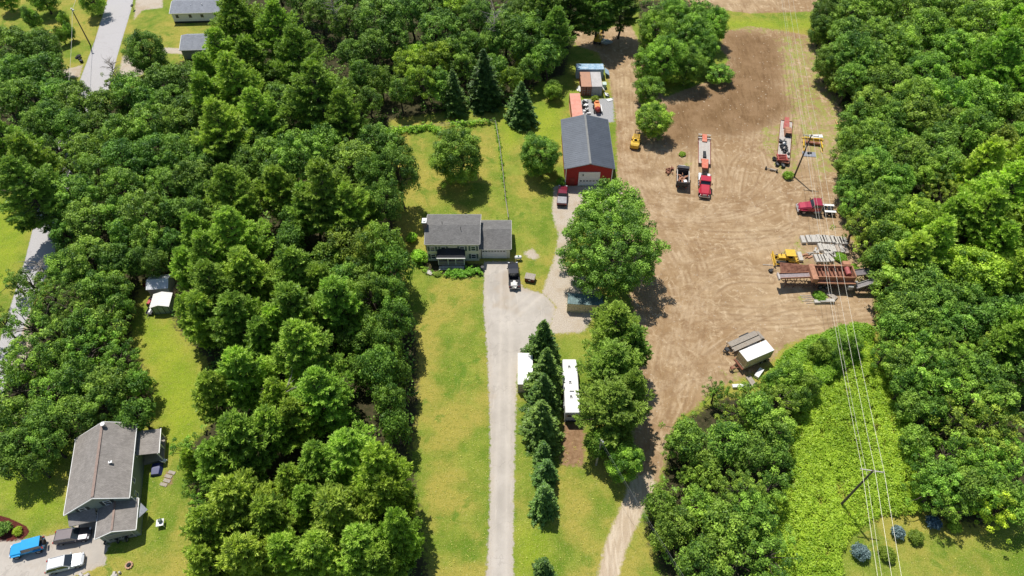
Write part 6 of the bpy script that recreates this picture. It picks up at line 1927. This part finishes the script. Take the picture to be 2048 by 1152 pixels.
# green-grey house surroundings
t = thing('outdoor_shelter', 'white square garden table with dark grill on the lawn right of the house', 'table', at(324, 1049), R(12))
m = MB(); m.box(0, 0, .75, 1.0, 1.0, .07)
for x in (-.42, .42):
    for y in (-.42, .42): m.box(x, y, .36, .07, .07, .72)
m.build('table', WHITE, t)
m = MB(); m.cyl((.1, .15, .79), (.1, .15, 1.15), .24, .30, 12); m.cyl((.1, .15, 1.15), (.1, .15, 1.3), .30, .12, 12); m.build('grill', pm('grill_green', (.12, .16, .13), .5), t)
t.name = 'garden_table'
t = thing('fire_pit', 'small brown and black fire pit in the grass near the bottom edge', 'fire pit', at(259, 1131), 0)
m = MB()
for k in range(9):
    A = k * 2 * math.pi / 9; m.box(.42 * math.cos(A), .42 * math.sin(A), .12, .26, .2, .24, rz=A + 1.57)
m.build('stone_ring', pm('tan_stone', (.50, .30, .18), .8), t)
m = MB(); m.cyl((0, 0, .02), (0, 0, .2), .34, None, 12); m.cyl((.1, -.1, .2), (.1, -.1, .5), .16, .1, 8); m.build('ash', BLACKR, t)
t = thing('rock_pile', 'pale rocks at the bottom edge below the fire pit', 'rocks', at(231, 1150), 0)
m = MB(); rr = random.Random(2)
for k in range(6): m.box(rr.uniform(-.6, .6), rr.uniform(-.3, .3), .2, rr.uniform(.3, .6), rr.uniform(.3, .5), rr.uniform(.25, .45), rz=rr.uniform(0, 3), taper=.7)
m.build('rocks', CONC, t)
t = thing('rock_pile', 'flat pale rocks at the bottom edge below the silver-white wagon', 'rocks', at(165, 1152), 0)
m = MB()
for k in range(6): m.box(rr.uniform(-.9, .9), rr.uniform(-.2, .2), .12, rr.uniform(.3, .6), rr.uniform(.3, .5), rr.uniform(.2, .3), rz=rr.uniform(0, 3), taper=.7)
m.build('rocks', CONC, t)
t = thing('stepping_stones', 'row of flat wooden steps on bare soil near the side porch', 'steps', at(336, 957), R(75))
m = MB()
for k in range(4): m.box(-1.0 + k * .65, random.Random(k).uniform(-.1, .1), .06, .5, 1.1, .08)
m.build('step', WOODG, t)
def motorbike(u, v, rz, label, mat):
    t = thing('motorcycle', label, 'motorcycle', at(u, v), rz, 'motorcycles outside the house garage')
    m = MB(); m.loft([[(-.5, -.12, .65), (-.5, .12, .65), (-.5, .08, .82), (-.5, -.08, .82)], [(.1, -.18, .6), (.1, .18, .6), (.1, .14, .98), (.1, -.14, .98)], [(.5, -.1, .6), (.5, .1, .6), (.5, .08, .95), (.5, -.08, .95)]]); m.box(0, 0, .42, .55, .32, .35); m.build('body', mat, t)
    m = MB(); m.box(-.4, 0, .86, .7, .26, .1); m.build('seat', BLACKR, t)
    m = MB(); m.cyl((.5, -.36, 1.05), (.5, .36, 1.05), .025); m.cyl((.5, 0, 1.05), (.85, 0, .35), .045); m.build('handlebar', RIM, t)
    for x in (-.7, .85):
        m = MB(); m.cyl((x, -.06, .33), (x, .06, .33), .33, None, 16); ww = m.build('wheel', BLACKR, t)
        q = MB(); q.cyl((x, -.075, .33), (x, .075, .33), .2, None, 12); q.build('rim', RIM, ww)
    m = MB(); m.cyl((.72, 0, .88), (.84, 0, .88), .09, None, 10); m.build('headlight', LAMPW, t)
motorbike(222, 1078, R(60), 'dark motorcycle with pale fairing at the left corner of the garage front', pm('bike_grey', (.30, .33, .31), .4))
motorbike(240, 1074, R(100), 'black motorcycle parked in shade in the middle of the garage front', paint('bike_black', (.03, .03, .04)))
motorbike(259, 1071, R(95), 'maroon motorcycle at the right corner of the garage front', paint('bike_maroon', (.22, .03, .08)))
t = thing('blue_tarp', 'dark blue tarp-covered load at the edge of the side porch', 'tarp', at(314, 940), R(100))
m = MB(); m.loft([[(-1.0, -.8, 0), (-1.0, .8, 0), (-.9, .5, .6), (-.9, -.5, .5)], [(0, -.9, 0), (0, .85, 0), (0, .5, .7), (0, -.6, .6)], [(1.0, -.8, 0), (1.0, .8, 0), (.9, .6, .5), (.9, -.4, .6)]]); m.build('tarp', pm('tarp_blue', (.012, .022, .13), .5, var=.2), t)
t = thing('lawn_chair', 'white moulded lawn chair on the grass beside the blue tarp', 'chair', at(331, 924), R(70))
m = MB(); m.box(0, 0, .42, .6, .55, .06); m.build('seat', WHITE, t)
m = MB(); m.box(-.33, 0, .78, .07, .55, .7, ry=-.2); m.build('backrest', WHITE, t)
for x in (-.25, .25):
    for y in (-.24, .24):
        m = MB(); m.box(x, y, .2, .05, .05, .4); m.build('leg', WHITE, t)

# top left bits
t = thing('mailbox', 'dark mailbox on a post at the road edge near the top', 'mailbox', at(268, 20), 0)
m = MB(); m.box(0, 0, .6, .12, .12, 1.2); m.build('post', WOODG, t)
m = MB(); m.box(0, 0, 1.3, .5, .9, .35); m.build('box', DARKM, t, bevel=.05)
t = thing('tyre_planter', 'dark heap of old tyres in the grass left of the road', 'tyres', at(155, 116), 0)
m = MB()
for k in range(3): m.cyl((k * .25, k * .1, .2 * k), (k * .25, k * .1, .2 + .2 * k), .55, None, 14)
m.box(.9, -.7, .2, .6, .5, .4); m.build('tyres', BLACKR, t)
t = thing('storage_bin', 'small dark bin in the grass just below the tyre heap', 'bin', at(164, 125), 0)
m = MB(); m.box(0, 0, .3, .6, .5, .6, taper=1.1); m.build('body', BLACKR, t)
m = MB(); m.box(0, 0, .63, .7, .6, .06); m.build('lid', DARKM, t)

# small rusty thing on the right of the lot
t = thing('rusty_scrap', 'small rusty scrap at the wood edge right of the crossarm pole shadow', 'scrap', at(1686, 382), 0)
m = MB(); rr = random.Random(77)
for k in range(7): m.box(rr.uniform(-.9, .9), rr.uniform(-.3, .3), .15, rr.uniform(.3, 1.0), .2, .2, rz=rr.uniform(-.6, .6))
m.build('scrap', RUST, t)
t = thing('scrap_board', 'pale orange boards at the wood edge above the plow frame', 'boards', at(1679, 250), R(60))
m = MB(); m.box(0, 0, .2, 3.2, .25, .1, ry=.05); m.box(.4, .8, .15, 2.0, .2, .1, rz=.5); m.box(-.8, -.4, .1, 1.6, .3, .1, rz=-.3); m.build('boards', pm('orange_board', (.70, .38, .20), .8), t)

# ------------------------------------------------------------------ poles and wires
def cross_pole(X, Y, H, label, group='crossarm power poles'):
    t = thing('utility_pole', label, 'utility pole', (X, Y, 0), math.atan2(-71.2, -12.1) + R(90), group)
    m = MB(); m.cyl((0, 0, -.2), (0, 0, H), .19, .12, 12); m.build('pole', POLEW, t)
    m = MB(); m.box(0, .16, H - .35, 3.0, .12, .14); m.build('crossarm', pm('crossarm_grey', (.50, .47, .42), .85), t)
    for x in (-1.4, .25, 1.4):
        m = MB(); m.cyl((x, .16, H - .28), (x, .16, H - .02), .055, .035, 8); m.build('insulator', pm('porcelain', (.62, .60, .58), .3), t)
    m = MB(); m.cyl((-.9, .2, H - .4), (0, .14, H - 1.1), .025); m.cyl((.9, .2, H - .4), (0, .14, H - 1.1), .025); m.build('brace', GREYT, t)
    return t
PA = (74.5, 198.0); PB = (59.4, 109.5); PC = (47.3, 38.4); PD = (34.0, -40.0)
HB, HC2 = 10.9, 11.8
cross_pole(*PB, HB, 'wooden crossarm pole standing by the yellow plow frame')
cross_pole(*PC, HC2, 'wooden crossarm pole standing in the bright weed field')
cross_pole(*PA, 11.5, 'wooden crossarm pole beyond the far end of the dirt lot')
cross_pole(*PD, 11.5, 'wooden crossarm pole before the near end of the weed field')
WIRE = pm('wire_alloy_glare', (.62, .59, .50), .45, .3, var=.05)  # pale colour also stands for sun glare along the wires
ang = math.atan2(-71.2, -12.1) + R(90); ex = Vector((math.cos(ang), math.sin(ang), 0)); ey = Vector((-math.sin(ang), math.cos(ang), 0))
def span(a, b, sag, r=.030, n=14):
    pts = []
    for k in range(n + 1):
        s = k / n; p_ = Vector(a).lerp(Vector(b), s); p_.z -= sag * 4 * s * (1 - s); pts.append(p_)
    return pts
for nme, off, dz in (('left', -1.4, 0), ('middle', .25, 0), ('right', 1.4, 0), ('lower neutral', .0, -1.9)):
    m = MB()
    hs = [11.5, HB, HC2, 11.5]; ps = [PA, PB, PC, PD]
    for k in range(3):
        a = Vector((*ps[k], hs[k] + dz)) + ex * off + ey * .16; b = Vector((*ps[k + 1], hs[k + 1] + dz)) + ex * off + ey * .16
        m.tube(span(a, b, .9 if dz == 0 else 1.1), .019 if dz == 0 else .014, 5)
    o = m.build('power_line', WIRE, None)
    tag(o, {'left': 'leftmost pale power line strung on the crossarms', 'middle': 'power line on the pole-top side between the outer two crossarm wires', 'right': 'rightmost pale power line strung on the crossarms', 'lower neutral': 'thinner power line hung below the crossarms on the poles'}[nme], 'power line', 'power lines along the lot')
t = thing('street_pole', 'tall dark wooden pole leaning over the road edge, top left', 'utility pole', (-108.8, 160.4, 0))
m = MB(); m.cyl((0, 0, -.2), (0, 0, 9.8), .17, .11, 10); m.build('pole', POLEW, t)
m = MB(); m.cyl((0, 0, 9.8), (0, 0, 9.95), .17); m.box(.25, 0, 9.5, .5, .3, .3); m.build('cap', WHITE, t)
t2 = thing('street_pole', 'wooden pole hidden among the leafy trees left of the road end', 'utility pole', (-94.0, 120.0, 0))
m = MB(); m.cyl((0, 0, -.2), (0, 0, 9.0), .17, .11, 10); m.build('pole', POLEW, t2)
m = MB(); m.tube(span((-108.8, 160.4, 9.4), (-94.0, 120.0, 8.8), .7), .035, 5); o = m.build('power_line', WIRE, None); tag(o, 'pale wire from the street pole down toward the left trees', 'power line')
m = MB(); m.tube(span((-108.8, 160.4, 9.4), (-124.0, 214.0, 9.4), .8), .03, 5); o = m.build('power_line', WIRE, None); tag(o, 'wire leaving the street pole toward the top edge', 'power line')
p_ = g(1203, 880, 8.0)
t = thing('service_pole', 'short grey service pole at the foot of the pine row', 'utility pole', (p_.x, p_.y, 0))
m = MB(); m.cyl((0, 0, -.2), (0, 0, 8.0), .17, .12, 10); m.build('pole', pm('pole_grey', (.36, .34, .30), .9), t)
m = MB(); m.cyl((.2, -.2, 7.3), (.2, -.2, 7.9), .16, None, 10); m.build('transformer', GREYT, t)
q_ = g(1300, 1130, 5.5)
for k, (lb_, dz) in enumerate((('upper service wire from the short grey pole toward the sandy path', 0), ('lower service wire from the short grey pole toward the sandy path', -.7))):
    m = MB(); m.tube(span((p_.x, p_.y, 7.8 + dz), (29.0, 12.0, 8.0 + dz), 1.4), .012, 5); o = m.build('service_wire', pm('wire_dark', (.25, .25, .25), .5), None); tag(o, lb_, 'power line')
t = thing('service_pole', 'wooden service pole just below the bottom edge by the sandy path', 'utility pole', (29.0, 12.0, 0))
m = MB(); m.cyl((0, 0, -.2), (0, 0, 8.2), .17, .12, 10); m.build('pole', POLEW, t)

# ------------------------------------------------------------------ fences
def fence(name, label, pts, h=1.1, sp=2.4, rails=3, mat=WOODG, rmat=None, rr_=.02):
    t = thing(name, label, 'fence', (pts[0][0], pts[0][1], 0))
    o0 = Vector((pts[0][0], pts[0][1], 0))
    rl = MB()
    for a, b in zip(pts[:-1], pts[1:]):
        a = Vector((a[0], a[1], 0)); b = Vector((b[0], b[1], 0)); n_ = max(1, int((b - a).length / sp))
        for k in range(n_):
            p1 = a.lerp(b, k / n_) - o0
            m = MB(); m.cyl(p1, p1 + Vector((0, 0, h)), .06, None, 6); m.build('post', mat, t)
        for r_ in range(rails):
            z = h * (.35 + .6 * r_ / max(1, rails - 1)); rl.cyl(a - o0 + Vector((0, 0, z)), b - o0 + Vector((0, 0, z)), rr_, None, 4)
    m = MB(); m.cyl(b - o0, b - o0 + Vector((0, 0, h)), .06, None, 6); m.build('post', mat, t)
    rl.build('rail', rmat or mat, t)
f1 = [g(991, 247).xy, g(1000, 300).xy, g(1006, 350).xy, g(1011, 400).xy, g(1017, 441).xy]
fence('paddock_fence', 'thin post and wire fence running from the barn lawn to the farmhouse', f1, 1.1, 3.0, 3, WOODG, rr_=.035)
f2 = [g(780, 262).xy, g(850, 257).xy, g(930, 250).xy, g(991, 247).xy]
fence('paddock_fence', 'wire fence along the back of the pasture below the dark spruces', f2, 1.1, 3.2, 3, WOODG, rr_=.03)
rng = np.random.default_rng(21)
def strip(a, b, n, w):
    a = np.array(a); b = np.array(b); t_ = rng.uniform(0, 1, n)[:, None]
    return a + (b - a) * t_ + rng.normal(0, w, (n, 2))
Pt = np.concatenate([strip(g(770, 268).xy, g(860, 258).xy, 150, .5), strip(g(860, 258).xy, g(880, 266).xy, 30, .4), strip(g(900, 252).xy, g(990, 247).xy, 60, .3)])
stuff_leaves('hedge_weeds', LM_B, Pt, rng.uniform(.2, 1.1, len(Pt)), .28, 20, .5, rng, 'low weedy hedge growing along the back pasture fence', 'hedge').color = (1.7, 1.6, 1, 1)
Pt = np.concatenate([strip(g(991, 247).xy, g(1000, 300).xy, 70, .15), strip(g(1000, 300).xy, g(1011, 400).xy, 60, .15)])
stuff_leaves('fence_weeds', LM_K, Pt, rng.uniform(.1, .4, len(Pt)), .22, 12, .3, rng, 'tufts of tall grass along the thin pasture fence', 'grass').color = (.6, .8, .8, 1)

# ------------------------------------------------------------------ shrubs
def shrub(name, label, u, v, r, h, mat, tint=(1, 1, 1), leaf=.16, seed=1, group=None, z0=0.0):
    rng = np.random.default_rng(seed)
    p_ = g(u, v, h * .5)
    t = thing(name, label, 'shrub', (p_.x, p_.y, 0), 0, group)
    n_ = int(26 + r * 22)
    D = unit(rng.normal(size=(n_, 3)) + np.array([0, 0, .3])); D[:, 2] = np.abs(D[:, 2]) * 1.0 - .25
    C = D * np.array([r * .82, r * .82, h * .52]) * rng.uniform(.7, 1.02, (n_, 1)) + np.array([0, 0, h * .42])
    C[:, 2] = np.maximum(C[:, 2], .12)
    V, F, tn = leaves(rng, C, np.full(n_, .22 + r * .14), 46, leaf, np.clip(rng.normal(.5, .2, n_), 0, 1))
    o = arr_mesh('foliage', V, F, mat, t, {'tint': tn}); o.color = (*tint, 1)
    m = MB()
    for k in range(5): m.cyl((0, 0, -.05), tuple(C[k % n_] * .8), .035, .015, 5)
    m.build('stem', BARK, t)
    return t
shrub('blue_spruce_shrub', 'round blue-grey spruce shrub, larger one, inside the lawn edge', 1722, 1103, 1.35, 2.2, LM_BLUE, (1, 1, 1), .18, 1)
shrub('blue_spruce_shrub', 'smaller blue-grey spruce shrub nearer the weed field', 1797, 1064, .95, 2.0, LM_BLUE, (1, 1, 1), .18, 2)
shrub('blue_spruce_shrub', 'dark blue shrub tucked under the tree edge at the lawn corner', 1868, 1044, 1.1, 1.4, LM_BLUE, (.5, .6, .8), .18, 3)
shrub('round_bush', 'olive green bush right of the larger blue spruce shrub', 1775, 1107, 1.2, 1.8, LM_K, (.55, .6, .8), .18, 4)
shrub('round_bush', 'olive green bush right of the smaller blue spruce shrub', 1833, 1073, 1.1, 1.7, LM_K, (.5, .55, .8), .18, 5)
shrub('round_bush', 'small yellow-green bush in front of the wood edge', 1910, 1053, .9, 1.3, LM_K, (.9, .9, 1), .18, 6)
shrub('round_bush', 'clipped bright yellow-green bush in the red mulch bed', 35, 1062, .6, 1.0, LM_K, (1.1, 1.05, 1), .12, 7)
shrub('bed_shrub', 'loose green shrub at the left edge of the red mulch bed', 6, 1056, 1.0, 1.9, LM_P, (1, 1, 1), .18, 8)
shrub('bed_shrub', 'large bright bush against the left corner of the farmhouse', 838, 512, 1.75, 2.6, LM_B, (1.9, 1.8, 1.1), .24, 9)
shrub('bed_shrub', 'small bright bush by the pasture shadow left of the farmhouse chimney', 824, 474, 1.15, 1.8, LM_B, (2.1, 2.0, 1.2), .22, 10)
rng = np.random.default_rng(91)
Pt = np.concatenate([strip(g(888, 549).xy, g(958, 546).xy, 90, .42), strip(g(905, 548).xy, g(950, 546).xy, 60, .5)])
stuff_leaves('perennials', LM_K, Pt, rng.uniform(.15, .75, len(Pt)), .24, 20, .33, rng, 'bright green perennials filling the flower bed before the farmhouse porch', 'flowers').color = (.62, .85, 1, 1)
Pt = np.concatenate([strip(g(835, 528).xy, g(850, 541).xy, 16, .3), strip(g(850, 541).xy, g(885, 550).xy, 26, .3)])
stuff_leaves('border_plants', LM_B, Pt, rng.uniform(.1, .5, len(Pt)), .2, 14, .3, rng, 'low sparse plants along the curved left border of the flower bed', 'flowers').color = (1.6, 1.5, 1, 1)
shrub('flower_clump', 'small pale plant at the left end of the farmhouse flower bed', 874, 548, .5, .6, LM_K, (.8, .8, 1.6), .16, 20)
shrub('weed_tuft', 'low yellow-green bush at the foot of the lot crossarm pole', 1577, 350, 1.2, 1.3, LM_K, (.7, .8, 1), .2, 31)
shrub('weed_tuft', 'small green weed clump on the dirt above the dump truck', 1365, 308, .7, .6, LM_K, (.8, .85, 1), .2, 32)
shrub('weed_tuft', 'green weed clump below the screening plant beside the concrete slab', 1640, 592, 1.3, 1.0, LM_K, (.6, .8, 1), .2, 33)
shrub('weed_tuft', 'bright weeds right of the short tilted concrete blocks', 1682, 515, 1.3, 1.0, LM_K, (.7, .85, 1), .2, 34)
shrub('weed_tuft', 'bright weeds above the right conveyor of the screening plant', 1704, 537, 1.5, 1.0, LM_K, (.8, .9, 1), .2, 35)
shrub('weed_tuft', 'yellow-green weeds right of the red semi tractor', 1684, 420, 1.0, .7, LM_K, (.9, .9, 1), .2, 36)
shrub('weed_tuft', 'weed bush growing between the orange mixer and the containers', 1190, 197, .9, 1.5, LM_K, (.7, .7, 1), .2, 37)
shrub('bed_shrub', 'leafy shrub beside the left wall of the red barn', 1124, 362, 1.1, 1.5, LM_B, (1.4, 1.4, 1), .22, 38)
# grass tufts and litter on the lawns: real small tufts
def tufts(name, label, polys, n, size, mat, col, seed, h=.12, per=5):
    rng = np.random.default_rng(seed)
    Pt = in_poly(polys, rng, n, .5)
    ok = (multi(Pt, DRIVE + HOUSEDRIVE + ROAD + PATHLOW + GRAVEL) < -.2)
    Pt = Pt[ok]
    o = stuff_leaves(name, mat, Pt, np.full(len(Pt), h), size, per, .22, rng, label, 'grass', .25)
    o.color = (*col, 1)
LAWN = [P(800,270, 990,255, 1120,215, 1105,380, 1100,520, 1030,500, 830,430, 800,330), P(800,430,850,520,965,560,975,700,985,1000,970,1152,870,1152,840,1000,850,800,850,680,810,560), P(1030,820,1120,830,1240,980,1190,1152,1030,1152)]
tufts('lawn_tufts', 'scattered taller grass tufts across the farmhouse lawns', LAWN, 5200, .13, LM_K, (1.55, 1.2, 3.0), 51, .03, 4)
tufts('lot_tufts', 'scattered weeds and grass tufts on the right side of the dirt lot', WEED, 4200, .16, LM_K, (1.2, 1.1, 2.5), 52, .04, 4)
tufts('lawn_tufts', 'scattered taller grass tufts on the lawns at the bottom left and right', [P(0,940,130,890,210,1040,140,1060,60,1045), P(220,1060,300,960,370,900,400,1152,220,1152), P(1700,1090,1830,1050,2040,1060,2048,1152,1700,1152)], 2600, .12, LM_K, (1.4, 1.2, 2.2), 53, .03, 4)
# stones on the dirt lot
rng = np.random.default_rng(61)
Pt = in_poly(LOT, rng, 3000, .3)
n_ = len(Pt); s_ = rng.uniform(.05, .17, n_) ** 1.0
base = np.array([(1, 0, 0), (0, 1, 0), (-1, 0, 0), (0, -1, 0), (0, 0, .8)], float)
V = (base[None] * s_[:, None, None] * rng.uniform(.7, 1.4, (n_, 5, 1)) + np.concatenate([Pt, np.full((n_, 1), .0)], 1)[:, None]).reshape(-1, 3)
F = (np.array([(0, 1, 4), (1, 2, 4), (2, 3, 4), (3, 0, 4)])[None] + (np.arange(n_) * 5)[:, None, None]).reshape(-1, 3)
o = arr_mesh('stones', V, F, pm('stone_pale', (.48, .38, .27), .9, var=.25, scale=.8), None)
tag(o, 'small pale stones and clods strewn over the dirt lot', 'stones', None, 'stuff')
